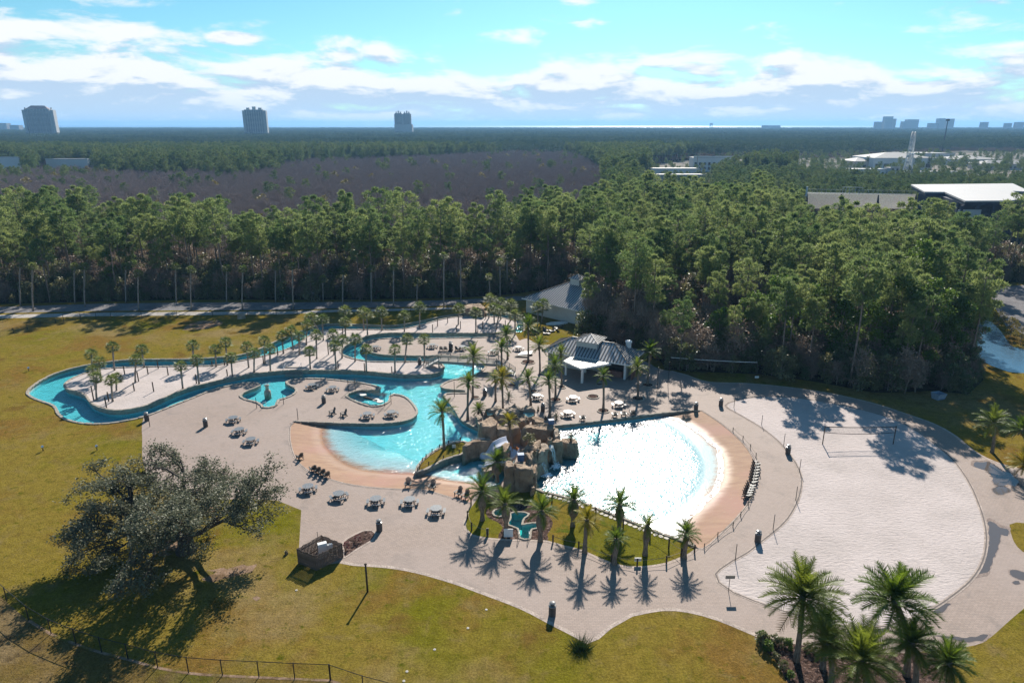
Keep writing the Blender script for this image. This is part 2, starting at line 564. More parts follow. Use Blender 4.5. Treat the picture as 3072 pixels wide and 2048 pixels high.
def water_mat(name, density, color, wave, wscale, rough=0.03, sx=1.0, calm=False):
    """clear pool water: mirror by fresnel over see-through surface, colour from absorption with depth"""
    m, t, b = mat(name)
    m.node_tree.nodes.remove(b)
    co = objco(t)
    v = t.scalev(co, (1.0, sx, 1.0))
    h = t.math('ADD', t.noise(v, wscale, 3.0, 0.55, 0.6), t.math('MULTIPLY', t.noise(v, wscale * 3.1, 3.0, 0.6, 0.3), 0.38))
    if calm:                                   # waves die away in the shallows by the beach
        h = t.math('ADD', t.noise(v, wscale, 1.0, 0.5, 0.8), t.math('MULTIPLY', t.noise(v, wscale * 2.7, 1.0, 0.5, 0.5), 0.45))
        dv = t.node('ShaderNodeVectorMath', operation='DISTANCE'); t.put(dv.inputs[0], co); dv.inputs[1].default_value = CALM_C
        h = t.math('MULTIPLY', h, t.ramp(dv.outputs['Value'], CALM_R - 4.0, CALM_R - 2.0, 1.0, 0.05))
    nm = bump(t, h, 1.0, wave)
    gl = t.node('ShaderNodeBsdfAnisotropic'); gl.inputs['Roughness'].default_value = rough
    t.link(nm, gl.inputs['Normal'])
    tr = t.node('ShaderNodeBsdfTransparent')
    lw = t.node('ShaderNodeLayerWeight'); lw.inputs['Blend'].default_value = 0.5
    t.link(nm, lw.inputs['Normal'])
    fr = t.math('ADD', 0.02, t.math('MULTIPLY', t.math('POWER', lw.outputs['Facing'], 5.0), 0.98))
    mx = t.node('ShaderNodeMixShader')
    t.link(fr, mx.inputs[0]); t.link(tr.outputs[0], mx.inputs[1]); t.link(gl.outputs[0], mx.inputs[2])
    out = m.node_tree.nodes['Material Output']
    t.link(mx.outputs[0], out.inputs['Surface'])
    va = t.node('ShaderNodeVolumeAbsorption')
    va.inputs['Color'].default_value = c4(color); va.inputs['Density'].default_value = density
    t.link(va.outputs[0], out.inputs['Volume'])
    return m
def opaque_water(name, col, rough, wave, wscale):
    m, t, b = mat(name)
    co = objco(t)
    b.inputs['Base Color'].default_value = c4(col)
    b.inputs['Roughness'].default_value = rough
    b.inputs['Specular IOR Level'].default_value = 0.5
    t.link(bump(t, t.noise(co, wscale, 4.0, 0.6), 1.0, wave), b.inputs['Normal'])
    return m
M['sea'] = opaque_water('sea_water', (0.045, 0.13, 0.15), 0.30, 0.4, 0.05)
M['pondw'] = opaque_water('pond_water', (0.05, 0.11, 0.17), 0.14, 0.08, 0.8)

# ---------------------------------------------------------------- outlines
WATER_Z = -0.46
ISL_Z = 0.28
def px_list(*groups):
    out = []
    for w, xy in groups:
        out += [w(xy[i], xy[i + 1]) for i in range(0, len(xy), 2)]
    return out
def loop_of(pxs, z=0.0): return [at(p[0], p[1], z) for p in pxs]

O_far = px_list((N1, (1250, 740, 1262, 660, 1240, 560, 1180, 480, 1080, 430, 950, 395, 820, 372, 640, 375, 450, 392, 250, 388)),
    (B, (1860, 262, 1790, 264, 1560, 290, 1420, 320, 1280, 350, 1100, 374, 900, 368, 700, 360, 540, 360, 420, 380, 310, 420)),
    (A, (1940, 412, 1850, 455, 1700, 505, 1500, 525, 1300, 535, 1100, 535, 900, 540, 760, 555, 640, 572, 500, 602, 380, 640, 280, 690, 205, 748, 192, 778,
         230, 808, 310, 838, 375, 862, 398, 890, 405, 915, 440, 947, 500, 972, 600, 990, 700, 992, 820, 982, 930, 962, 1040, 935)))
O_near = px_list((A, (1100, 912, 1250, 852, 1400, 792, 1500, 752, 1600, 727, 1700, 707, 1790, 702, 1840, 716, 1790, 742, 1720, 768, 1692, 792, 1720, 816,
         1800, 836, 1840, 850, 1858, 882, 1950, 865, 1955, 828, 2050, 797, 2095, 762, 2090, 742, 2040, 717, 2010, 702, 2030, 687, 2100, 677)),
    (B, (400, 840, 550, 847, 700, 862, 850, 882, 950, 902, 1005, 928, 990, 942, 920, 942, 820, 942, 690, 985, 720, 1010, 800, 1047, 900, 1082, 990, 1086,
         1060, 1062, 1092, 1030, 1085, 1000, 1100, 981, 1150, 980, 1220, 1002, 1280, 1052, 1322, 1112, 1324, 1150, 1290, 1188, 1200, 1218, 1050, 1235, 800, 1236, 500, 1228, 235, 1216)))
O_beach = px_list((E, (205, 90, 200, 180, 220, 290, 260, 380, 330, 450, 420, 500, 540, 545, 700, 590, 900, 620, 1100, 635, 1240, 640, 1400, 648, 1550, 690, 1680, 730, 1800, 762)))
O_right = px_list((N5, (300, 1000, 700, 900, 900, 700, 1100, 300)), (N3, (1500, 1000, 1000, 820, 870, 760, 760, 705, 665, 640, 640, 600, 560, 450, 440, 300, 380, 230, 335, 195, 350, 155, 400, 132, 600, 128, 790, 132)),
    (N2, (790, 1130, 600, 1105, 400, 1095, 310, 1070, 272, 1050, 290, 1010, 400, 950, 600, 892, 750, 860, 950, 812, 1080, 745, 1150, 670, 1160, 620, 1080, 560, 900, 490, 600, 445, 150, 430)),
    (B, (1430, 641, 1250, 637, 1100, 634, 960, 620, 885, 583, 856, 545, 880, 512, 1000, 492, 1150, 482, 1400, 486)),
    (N1, (50, 872, 250, 876, 450, 866, 600, 850, 800, 815, 950, 790, 1080, 775, 1180, 765)))
HOLE = smooth_loop(loop_of(O_far + O_near + O_beach + O_right), True, 0.8)
BEACH1 = smooth_loop(loop_of(px_list((B, (235, 1216))) + O_beach), False, 0.8)
BEACH1_W = smooth_loop(pts(E, 495, 62, 487, 150, 500, 230, 540, 290, 620, 370, 720, 430, 850, 470, 1000, 490, 1150, 502, 1320, 505, 1440, 535, 1560, 556, 1700, 578, 1850, 592, 1960, 600, z=WATER_Z), False, 0.8)

I_px = px_list((A, (455, 712, 480, 687, 560, 647, 640, 622, 740, 602, 900, 592, 1100, 587, 1300, 582, 1480, 582, 1580, 567, 1750, 537, 1900, 502, 2000, 472)),
    (B, (200, 572, 280, 532, 370, 462, 430, 424, 500, 412, 650, 407, 900, 407, 1100, 410, 1250, 392, 1400, 357, 1520, 322, 1650, 299, 1790, 291)),
    (N1, (100, 450, 250, 442, 450, 442, 700, 462, 900, 492, 1040, 522, 1100, 580, 1090, 680, 1000, 725, 850, 755, 700, 770, 400, 780, 0, 778)),
    (B, (1500, 440, 1250, 436, 1050, 438, 920, 455, 850, 475, 780, 505, 700, 545, 652, 592, 675, 632, 760, 662, 850, 680, 960, 692, 1200, 692, 1380, 692)),
    (N2, (120, 585, 290, 598, 340, 640, 320, 715, 220, 770, 80, 805)),
    (B, (1400, 802, 1300, 806, 1150, 800, 1000, 786, 800, 770, 600, 765, 320, 765, 150, 768, 0, 785)),
    (A, (1800, 634, 1700, 652, 1550, 682, 1400, 717, 1300, 747, 1200, 787, 1080, 842, 1000, 870, 900, 890, 800, 895, 720, 880, 650, 850, 625, 820, 600, 787, 540, 762, 480, 747, 455, 728)))
ISLAND = smooth_loop(loop_of(I_px, ISL_Z), True, 0.8)
STRIP = smooth_loop(pts(E, 1318, 492, 1340, 430, 1400, 362, 1500, 292, 1600, 245, 1720, 215, 1800, 250, 1760, 320, 1700, 335, 1600, 362, 1500, 412, 1400, 465, z=0.15), True, 0.6)

# big pool with the wave beach
W2_far = px_list((N4, (1100, 690, 1420, 682)), (Cw, (1200, 1226, 1500, 1192, 1800, 1152, 2100, 1122, 2205, 1121)))
W2_beach = px_list((Dw, (80, 545, 200, 622, 300, 702, 380, 782, 430, 852, 462, 922, 476, 1000, 466, 1080, 430, 1160, 370, 1250, 290, 1340)), (Iw, (140, 310, 85, 345)))
W2_grass = px_list((Fw, (2105, 1262, 1960, 1196, 1880, 1166, 1750, 1122, 1600, 1062, 1400, 982, 1200, 907, 1000, 837, 880, 802, 800, 790, 700, 740, 640, 560, 720, 380, 800, 280)))
HOLE2 = smooth_loop(loop_of(W2_far + W2_beach + W2_grass), True, 0.8)
BEACH2 = smooth_loop(loop_of([W2_far[-1]] + W2_beach + [W2_grass[0]]), False, 0.8)
BEACH2_W = smooth_loop(pts(Fw, 1840, 150, 1950, 165, 2080, 235, 2160, 310, z=WATER_Z) + pts(Dw, 130, 760, 195, 830, 215, 930, 207, 1020, 160, 1110, 100, 1185, 0, 1270, z=WATER_Z)
                       + pts(Fw, 2020, 1020, 1975, 1120, 1950, 1185, z=WATER_Z), False, 0.8)

# circle through the waterline of the wave beach
_q = np.array([(p.x, p.y) for p in BEACH2_W])
_A = np.c_[2 * _q, np.ones(len(_q))]; _s = np.linalg.lstsq(_A, (_q ** 2).sum(1), rcond=None)[0]
CALM_C = (float(_s[0]), float(_s[1]), WATER_Z); CALM_R = float(math.sqrt(_s[2] + _s[0] ** 2 + _s[1] ** 2))
M['water'] = water_mat('pool_water', 0.95, (0.33, 0.86, 0.885), 0.20, 1.0, 0.09)
M['wavewater'] = water_mat('wave_pool_water', 0.55, (0.20, 0.82, 0.86), 0.10, 1.7, 0.185, 0.75, calm=True)
M['tub'] = water_mat('hot_tub_water', 1.2, (0.1, 0.85, 0.82), 0.02, 3.0)

TUB = smooth_loop(pts(N6, 1110, 400, 1180, 365, 1470, 385, 1500, 430, 1400, 480, 1362, 560, 1345, 625, 1420, 600, 1640, 580, 1665, 685, 1540, 705, 1512, 790, 1500, 897, 1300, 893,
                      1285, 760, 1240, 672, 1085, 640, 1065, 560, 1130, 500), True, 0.4)
TUB2 = smooth_loop(pts(N6, 770, 385, 810, 320, 930, 300, 1010, 340, 1010, 430, 940, 468, 820, 455), True, 0.4)
TUBBED = smooth_loop(pts(N6, 640, 330, 760, 250, 1080, 225, 1300, 195, 1550, 225, 1690, 320, 1860, 430, 1950, 560, 1910, 700, 1840, 800, 1850, 925, 1500, 925, 1290, 900, 880, 880, 890, 790, 970, 660, 840, 545, 680, 470), True, 0.6)
FRONT = smooth_loop(pts(Fw, 150, 960, 128, 1030, 128, 1100, 180, 1150, 320, 1182, 560, 1197, 700, 1200, 830, 1207, 960, 1245, 1100, 1277, 1250, 1342, 1400, 1402, 1550, 1427, 1700, 1422, 1850, 1397, 1970, 1352, 2060, 1312, 2112, 1270,
                        2000, 1180, 1700, 1060, 1200, 860, 760, 740, 480, 740, 300, 760, 215, 870), True, 0.8)
DECKP = px_list((A, (1060, 900, 1010, 960, 1000, 1040)), (G, (838, 110, 850, 300, 960, 430, 1200, 480, 1500, 484, 1640, 494, 1776, 549, 1762, 780)), (E, (290, 1180, 400, 1320, 640, 1285)),
    (Hw, (520, 318, 620, 336, 850, 352, 1050, 386, 1300, 456, 1550, 546, 1800, 642, 2000, 746, 2150, 822, 2260, 884)), (U, (1372, 1464, 1400, 1440, 1450, 1412, 1520, 1399, 1580, 1403, 1650, 1422, 1742, 1460)),
    (Iw, (560, 990, 750, 1020, 1000, 1060, 1400, 1080, 1800, 1050, 2010, 1020, 2120, 962, 2352, 762, 2800, 420, 3300, 300, 3300, -100)),
    (Dw, (2700, 1020, 2352, 962, 2150, 906, 2000, 830, 1850, 711, 1700, 631, 1500, 561, 1300, 496, 1000, 426, 700, 381, 400, 353, 130, 343, 0, 306)),
    (Cw, (2100, 812, 1950, 772, 1830, 747, 1700, 680, 1300, 560, 900, 540)), (N1, (1560, 1000, 1300, 882, 1170, 922, 1120, 850, 1050, 770)),
    (N1, (850, 785, 500, 820)), (B, (1500, 465, 1200, 460, 900, 480, 760, 545, 690, 600, 800, 660, 1100, 662, 1430, 668)), (N2, (500, 650, 300, 880)), (B, (1400, 850, 900, 825, 300, 805)),
    (A, (2000, 655, 1700, 682, 1400, 762)))
DECK = smooth_loop(loop_of(DECKP), True, 1.0, corners=(8, 9, 10, 11, 12, 13, 14, 15, 25, 26))
VSAND = smooth_loop(pts(Dw, 245, 508, 350, 575, 500, 665, 620, 762, 720, 882, 775, 990, 780, 1080, 750, 1190, 680, 1310, 590, 1395) +
    pts(Iw, 500, 290, 400, 370, 290, 430, 205, 488, 176, 520, 200, 580, 300, 650, 450, 710, 620, 770, 850, 840, 1060, 880, 1300, 895, 1500, 860, 1700, 770, 1850, 670, 1980, 560, 2060, 430, 2087, 280, 2067, 130, 2022, 0) +
    pts(Dw, 1980, 1080, 1920, 980, 1850, 890, 1750, 800, 1600, 690, 1450, 612, 1300, 562, 1100, 512, 900, 476, 700, 450, 500, 445, 350, 465), True, 1.2)
ROAD_FAR = pts(A, -500, 182, -200, 175, 0, 165, 700, 143, 1400, 134, 2000, 134) + pts(B, 600, 164, 1000, 162, 1500, 150, 1900, 135, 2200, 112) + pts(N1, 1300, 60, 1700, 10)
ROAD_NEAR = pts(A, -500, 228, -200, 220, 0, 210, 700, 194, 1400, 190, 2000, 188) + pts(B, 600, 220, 1000, 214, 1500, 200, 1700, 188) + pts(N1, 700, 150, 1250, 135, 1700, 120)
ROAD = ROAD_FAR + ROAD_NEAR[::-1]
WALKA = pts(A, -500, 238, -200, 230, 0, 222, 700, 206, 1400, 200, 2000, 198) + pts(B, 600, 232, 1000, 226, 1500, 214, 1640, 210)
WALKB = pts(A, -500, 266, -200, 256, 0, 246, 700, 231, 1400, 224, 2000, 218) + pts(B, 600, 252, 1000, 246, 1500, 232, 1640, 226)
WALK = WALKA + WALKB[::-1]
MULCH1 = smooth_loop(pts(E, 672, 1105, 760, 1045, 860, 1000, 930, 1000, 965, 1030, 940, 1080, 800, 1165, 685, 1240, 676, 1180), True, 0.6)
BED2 = smooth_loop(pts(Iw, 450, 962, 560, 985, 750, 1015, 1000, 1050, 1400, 1075, 1700, 1075, 1820, 1120, 1850, 1289, 1700, 1500, 1200, 1550, 800, 1450, 690, 1300, 600, 1130, 490, 1010), True, 1.2)
POND = smooth_loop([at(*p) for p in ((2890, 965), (2955, 955), (3000, 990), (3040, 1040), (3120, 1050), (3300, 1060), (3300, 1130), (3110, 1120), (3025, 1115), (2970, 1095), (2925, 1060), (2885, 1010))], True, 2.0)
LOT = [at(*p) for p in ((2990, 862), (3120, 850), (3500, 838), (3500, 1060), (3150, 1018), (3072, 1003), (3022, 985), (2972, 900))]
DIRT = smooth_loop(pts(Iw, 2250, 170, 2300, 155, 2400, 165, 2480, 260, 2420, 400, 2340, 360, 2280, 290), True, 0.8)
WOODS = [at(*p) for p in ((-1500, 935), (-300, 918), (0, 912), (300, 904), (600, 899), (900, 899), (1150, 897), (1310, 894), (1450, 889), (1540, 882), (1600, 872), (1740, 866), (1762, 900), (1750, 985), (1745, 1015),
    (1770, 1022), (1900, 1058), (1985, 1085), (1995, 1108), (2072, 1114), (2285, 1122), (2455, 1146), (2625, 1178), (2795, 1172), (2905, 1182), (2950, 1140), (2935, 1080), (2880, 1040), (2880, 970), (2960, 945), (2965, 870), (3000, 848), (3500, 830))]
FAR_Y = 5200.0
WOODS += [Vector((2400, 700, 0)), Vector((5200, FAR_Y, 0)), Vector((-5200, FAR_Y, 0)), Vector((-2400, 400, 0))]
DEV = [at(*p) for p in ((1945, 548), (2130, 545), (2300, 520), (2450, 540), (2700, 560), (3400, 575), (3400, 468), (2900, 452), (2500, 474), (2100, 476), (1945, 496))]

DRY = [at(*p) for p in (G(-300, 700), G(-60, 955), G(-10, 1040), G(42, 1092), G(170, 1202), G(302, 1282), G(448, 1342), G(600, 1392), G(755, 1432), G(930, 1480), G(1112, 1512), G(1312, 1527), G(1527, 1537), G(1738, 1547), G(1950, 1555), Hw(448, 1156), Hw(682, 1236), Hw(905, 1296), Hw(1150, 1390), Hw(1150, 1700), G(-600, 1750))]
POLYS = [('outer', [Vector((-9000, -60, 0)), Vector((9000, -60, 0)), Vector((9000, FAR_Y + 60, 0)), Vector((-9000, FAR_Y + 60, 0))]),
         ('hole', HOLE), ('hole2', HOLE2), ('tub', TUB), ('tub2', TUB2), ('tubbed', TUBBED), ('front', FRONT), ('deck', DECK), ('vsand', VSAND), ('road', ROAD), ('walk', WALK),
         ('mulch1', MULCH1), ('bed2', BED2), ('pond', POND), ('lot', LOT), ('woods', WOODS), ('dev', DEV), ('dirt', DIRT), ('dry', DRY)]
vv = []; ff = []
def ccw(lp):
    n = len(lp)
    return lp if sum(lp[i][0] * lp[(i + 1) % n][1] - lp[(i + 1) % n][0] * lp[i][1] for i in range(n)) > 0 else lp[::-1]
for nm, lp in POLYS:
    lp = ccw(lp)
    b0 = len(vv)
    vv += [Vector((p[0], p[1])) for p in lp]
    ff.append(list(range(b0, b0 + len(lp))))
ov, oe, of_, _, _, oface = delaunay_2d_cdt(vv, [], ff, 1, 1e-4)
PRIO = ['hole', 'hole2', 'tub', 'tub2', 'dirt', 'dry', 'vsand', 'mulch1', 'tubbed', 'front', 'bed2', 'deck', 'road', 'walk', 'pond', 'lot', 'dev', 'woods']
SURF = {'dry': ('dry_ground', 'dry'), 'dirt': ('dirt_patch', 'lawn'), 'vsand': ('volleyball_sand', 'sand'), 'mulch1': ('mulch_bed', 'mulch'), 'tubbed': ('gravel_bed', 'mulch'), 'front': ('palm_lawn', 'greenlawn'), 'bed2': ('planting_bed', 'mulch'),
        'deck': ('paved_deck', 'paver'), 'road': ('road', 'asphalt'), 'walk': ('footpath', 'walk'), 'pond': ('pond_water', 'pondw'), 'lot': ('parking_lot', 'asphalt'), 'dev': ('sandy_ground', 'pale'),
        'woods': ('woodland_ground', 'litter'), 'lawn': ('ground', 'lawn')}
groups = {}
for f, orig in zip(of_, oface):
    names = {POLYS[i][0] for i in orig}
    if 'outer' not in names: continue
    key = next((k for k in PRIO if k in names), 'lawn')
    if key in ('hole', 'hole2', 'tub', 'tub2'): continue
    groups.setdefault(key, []).append(f)
for key, fl in groups.items():
    used = sorted({i for f in fl for i in f}); idx = {v: k for k, v in enumerate(used)}
    me = bpy.data.meshes.new(SURF[key][0])
    me.from_pydata([(ov[i][0], ov[i][1], 0.0) for i in used], [], [tuple(idx[i] for i in f) for f in fl])
    me.materials.append(M[SURF[key][1]])
    me.update()
    bm = bmesh.new(); bm.from_mesh(me); bmesh.ops.recalc_face_normals(bm, faces=bm.faces)
    for f in bm.faces:
        if f.normal.z < 0: f.normal_flip()
    bm.to_mesh(me); bm.free()
    tag(link(SURF[key][0], me), kind='structure')

# sea beyond the land
sea = MB().poly([(-16300, FAR_Y + 20, -0.5), (16300, FAR_Y + 20, -0.5), (16300, 20000, -0.5), (-16300, 20000, -0.5)])
tag(sea.build('sea', M['sea']), kind='structure')

# ---------------------------------------------------------------- pool walls, floors, water, beaches
def skirt(loop, z0, z1, closed=True):
    m = MB(); n = len(loop)
    for p in loop: m.v += [Vector((p.x, p.y, z1)), Vector((p.x, p.y, z0))]
    for i in range(n if closed else n - 1):
        j = (i + 1) % n
        m.f.append((2 * i, 2 * j, 2 * j + 1, 2 * i + 1))
    return m

def fill(loop, z):
    """triangulated sheet inside one outline"""
    v2 = [Vector((p[0], p[1])) for p in ccw(loop)]
    o_v, _, o_f, _, _, _ = delaunay_2d_cdt(v2, [], [list(range(len(v2)))], 1, 1e-4)
    m = MB(); m.v = [Vector((p[0], p[1], z)) for p in o_v]
    for f in o_f:
        a, b, c = (o_v[i] for i in f)
        s = (b[0] - a[0]) * (c[1] - a[1]) - (b[1] - a[1]) * (c[0] - a[0])
        m.f.append(tuple(f) if s > 0 else tuple(f)[::-1])
    return m

FLOOR_Z = -1.06
def beach(name, outer, wline, toward, reach):
    n = 120
    a = resample(outer, n); w = resample(wline, n)
    c = Vector((toward.x, toward.y, 0))
    rows = [a]
    for k in (0.33, 0.66): rows.append([p.lerp(q, k) for p, q in zip(a, w)])
    rows.append(w)
    for k, z in ((0.25, WATER_Z - 0.12), (0.6, WATER_Z - 0.36), (1.0, FLOOR_Z - 0.05)):
        r = []
        for q in w:
            d = Vector((c.x - q.x, c.y - q.y, 0)); L = d.length
            r.append(Vector((q.x, q.y, 0)) + d.normalized() * min(reach * k, L * 0.9) + Vector((0, 0, z)))
        rows.append(r)
    rows[0] = [Vector((p.x, p.y, -0.004)) for p in rows[0]]
    m = MB()
    for r in rows: m.v += r
    for i in range(len(rows) - 1):
        for j in range(n - 1):
            m.f.append((i * n + j, i * n + j + 1, (i + 1) * n + j + 1, (i + 1) * n + j))
    me = m.mesh(name, M['stamped'], True)
    bm = bmesh.new(); bm.from_mesh(me)
    for f in bm.faces:
        f.normal_update()
        if f.normal.z < 0: f.normal_flip()
    bm.to_mesh(me); bm.free()
    return tag(link(name, me), kind='structure')

tag(skirt(HOLE, WATER_Z - 0.03, -0.002).build('lagoon_wall', M['stone']), kind='structure')
tag(skirt(HOLE, FLOOR_Z, WATER_Z - 0.03).build('lagoon_basin', M['plaster']), kind='structure')
tag(skirt(HOLE2, WATER_Z - 0.03, -0.002).build('wave_pool_wall', M['stone']), kind='structure')
tag(skirt(HOLE2, FLOOR_Z, WATER_Z - 0.03).build('wave_pool_basin', M['plaster']), kind='structure')
tag(fill(HOLE, FLOOR_Z).build('lagoon_floor', M['plaster']), kind='structure')
tag(fill(HOLE2, FLOOR_Z).build('wave_pool_floor', M['greyplaster']), kind='structure')
tag(fill(HOLE, WATER_Z).build('lagoon_water', M['water']), kind='structure')
tag(fill(HOLE2, WATER_Z).build('wave_pool_water', M['wavewater']), kind='structure')
beach('lagoon_beach', [at(*E(240, 20))] + BEACH1, [at(*E(500, 15), WATER_Z)] + BEACH1_W, at(*E(1150, 250)), 13.0)
beach('wave_pool_beach', [at(*Cw(2180, 1090))] + BEACH2 + [at(*Fw(2080, 1330))], [at(*Fw(1800, 85), WATER_Z)] + BEACH2_W + [at(*Fw(1880, 1290), WATER_Z)], at(*Fw(1500, 550)), 9.0)
for lp, nm in ((TUB, 'hot_tub'), (TUB2, 'small_hot_tub')):
    tag(skirt(lp, -1.1, -0.002).build(nm + '_wall', M['plaster']), kind='structure')
    tag(fill(lp, -1.1).build(nm + '_floor', M['plaster']), kind='structure')
    tag(fill(lp, -0.22).build(nm + '_water', M['tub']), kind='structure')
# sand island and grass strip standing in the water
tag(skirt(ISLAND, WATER_Z - 0.03, ISL_Z - 0.03).build('island_wall', M['stone']), kind='structure')
tag(skirt(ISLAND, FLOOR_Z, WATER_Z - 0.03).build('island_footing', M['plaster']), kind='structure')
tag(fill(ISLAND, ISL_Z - 0.02).build('sand_island', M['sand']), kind='structure')
tag(skirt(STRIP, FLOOR_Z, 0.15).build('grass_spit_wall', M['stone']), kind='structure')
tag(fill(STRIP, 0.16).build('grass_spit', M['greenlawn']), kind='structure')

# kerb bands edging the paving
def band(name, loop, w, z, m, closed=True, parent=None):
    n = len(loop); mb = MB()
    for i, p in enumerate(loop):
        a = loop[(i - 1) % n] if closed or i > 0 else p; b = loop[(i + 1) % n] if closed or i < n - 1 else p
        d = b - a; s_ = Vector((-d.y, d.x, 0)).normalized() * (w / 2)
        mb.v += [Vector((p.x, p.y, z)) + s_, Vector((p.x, p.y, z)) - s_]
    for i in range(n if closed else n - 1):
        j = (i + 1) % n
        mb.f.append((2 * i, 2 * i + 1, 2 * j + 1, 2 * j))
    return tag(mb.build(name, m), kind='structure')
M['kerb'] = ground_mat('kerb_concrete', [(0.40, 0.33, 0.285)], [((0.30, 0.25, 0.22), 0.8, 0.45, 0.7)], bmp=0.1)
M['joint'] = plain('kerb_joint', (0.13, 0.11, 0.10), 0.9, 0.2, 1.0)
i0 = min(range(len(DECK)), key=lambda i: (DECK[i] - at(*Hw(520, 318))).length); i1 = min(range(len(DECK)), key=lambda i: (DECK[i] - at(*U(1742, 1460))).length)
i2 = min(range(len(DECK)), key=lambda i: (DECK[i] - at(*Iw(2010, 1020))).length)
i3 = min(range(len(DECK)), key=lambda i: (DECK[i] - at(*Dw(2352, 962))).length); i4 = min(range(len(DECK)), key=lambda i: (DECK[i] - at(*Cw(1950, 772))).length)
for a, b in ((i0, i1), (i3, i4)):
    seg = DECK[a:b + 1] if a < b else DECK[a:] + DECK[:b + 1]
    band('kerb', seg, 0.42, 0.012, M['kerb'], False)
band('kerb', VSAND, 0.40, 0.016, M['kerb']); band('kerb_joint', VSAND, 0.14, 0.022, M['joint'])
band('kerb', FRONT[:int(len(FRONT) * 0.52)], 0.36, 0.016, M['kerb'], False)
band('kerb', BEACH1, 0.34, 0.016, M['kerb'], False); band('kerb_joint', BEACH1, 0.08, 0.022, M['joint'], False)
band('kerb', BEACH2, 0.34, 0.016, M['kerb'], False); band('kerb_joint', BEACH2, 0.08, 0.022, M['joint'], False)
band('kerb', MULCH1, 0.26, 0.02, M['kerb'])
# rain puddles on the outer walkway
pm_, pt_, pb_ = mat('puddle')
pb_.inputs['Base Color'].default_value = c4((0.10, 0.085, 0.078)); pb_.inputs['Roughness'].default_value = 0.06; pb_.inputs['Specular IOR Level'].default_value = 0.5
M['damp'] = ground_mat('damp_paving', [(0.25, 0.20, 0.175)], [((0.20, 0.16, 0.14), 0.8, 0.45, 0.7)], bmp=0.0)
for w, xy in ((Iw, (2100, 150, 2140, 160, 2180, 190, 2230, 200, 2240, 250, 2190, 240, 2180, 290, 2160, 350, 2130, 420, 2120, 480, 2060, 520, 2030, 520, 2070, 440, 2090, 360, 2110, 260)),
              (P8, (340, 1080, 430, 1075, 560, 1070, 600, 1100, 680, 1160, 760, 1210, 880, 1240, 960, 1320, 1040, 1400, 960, 1450, 840, 1420, 760, 1460, 640, 1420, 600, 1300, 560, 1230, 460, 1190, 330, 1130)),
              (Iw, (2250, 500, 2310, 495, 2380, 520, 2360, 560, 2290, 545)), (Iw, (2270, 575, 2310, 570, 2330, 590, 2290, 600)),
              (Iw, (1700, 775, 1760, 735, 1825, 725, 1815, 760, 1740, 800)), (Iw, (1100, 895, 1140, 888, 1170, 903, 1120, 912)), (Iw, (1230, 905, 1330, 895, 1400, 905, 1390, 925, 1260, 920)),
              (Iw, (1740, 955, 1850, 960, 1950, 970, 2095, 950, 2060, 985, 1960, 995, 1850, 980)), (P8, (620, 1500, 720, 1450, 860, 1480, 900, 1540, 780, 1580, 660, 1570))):
    lp = smooth_loop(pts(w, *xy), True, 0.25)
    lp = [p + Vector((noise.noise(p * 1.3) * 0.22, noise.noise(p * 1.3 + Vector((9, 0, 0))) * 0.22, 0)) for p in lp]
    c_ = sum(lp, Vector()) / len(lp)
    tag(fill([c_ + (p - c_) * 1.14 + Vector((noise.noise(p * 2.0) * .12, 0, 0)) for p in lp], 0.006).build('damp_paving', M['damp']), kind='structure')
    tag(fill(lp, 0.010).build('puddle', pm_), kind='structure')

# foam line where the wave pool laps the beach
fo_, fot, fob = mat('foam_line')
fob.inputs['Base Color'].default_value = c4((0.85, 0.86, 0.86))
ftr = fot.node('ShaderNodeBsdfTransparent'); fmx = fot.node('ShaderNodeMixShader')
fot.link(fot.ramp(fot.noise(objco(fot), 2.2, 5.0, 0.7), 0.40, 0.55), fmx.inputs[0]); fot.link(ftr.outputs[0], fmx.inputs[1]); fot.link(fob.outputs[0], fmx.inputs[2])
fot.link(fmx.outputs[0], fo_.node_tree.nodes['Material Output'].inputs[0])
_w = [p + Vector((noise.noise(p * 0.5) * 0.5, noise.noise(p * 0.5 + Vector((7, 0, 0))) * 0.5, 0)) for p in BEACH2_W]
tag(band('foam', _w, 0.75, WATER_Z + 0.06, fo_, False), kind='stuff')

# worn soil under the oak and a sandy scrape on the far lawn
for w, xy in ((G, (900, 790, 960, 700, 1040, 660, 1090, 690, 1080, 760, 1000, 810, 930, 815)), (G, (1180, 945, 1240, 905, 1330, 890, 1450, 870, 1520, 880, 1480, 920, 1380, 935, 1300, 965, 1220, 965)),
              (G, (1200, 530, 1250, 505, 1280, 540, 1230, 575)), (G, (470, 900, 560, 880, 600, 905, 520, 930)), (A, (1290, 330, 1330, 290, 1420, 265, 1540, 262, 1570, 285, 1480, 315, 1380, 330)), (G, (1490, 1065, 1530, 1055, 1540, 1075, 1505, 1085))):
    lp = smooth_loop(pts(w, *xy), True, 0.25)
    lp = [p + Vector((noise.noise(p * 1.1) * 0.6, noise.noise(p * 1.1 + Vector((9, 0, 0))) * 0.6, 0)) for p in lp]
    tag(fill(lp, 0.008).build('bare_soil', M['soil']), kind='structure')
FENCE = [at(*p) for p in (G(-60, 952), G(-10, 1037), G(42, 1089), G(170, 1199), G(302, 1279), G(448, 1339), G(600, 1389), G(755, 1429), G(930, 1477), G(1112, 1509), G(1312, 1524), G(1527, 1534), G(1738, 1544), G(1950, 1552), Hw(448, 1152), Hw(682, 1232), Hw(905, 1292))]
band('gravel_strip', smooth_loop(FENCE[3:], False, 0.6), 0.26, 0.012, M['soil'], False)
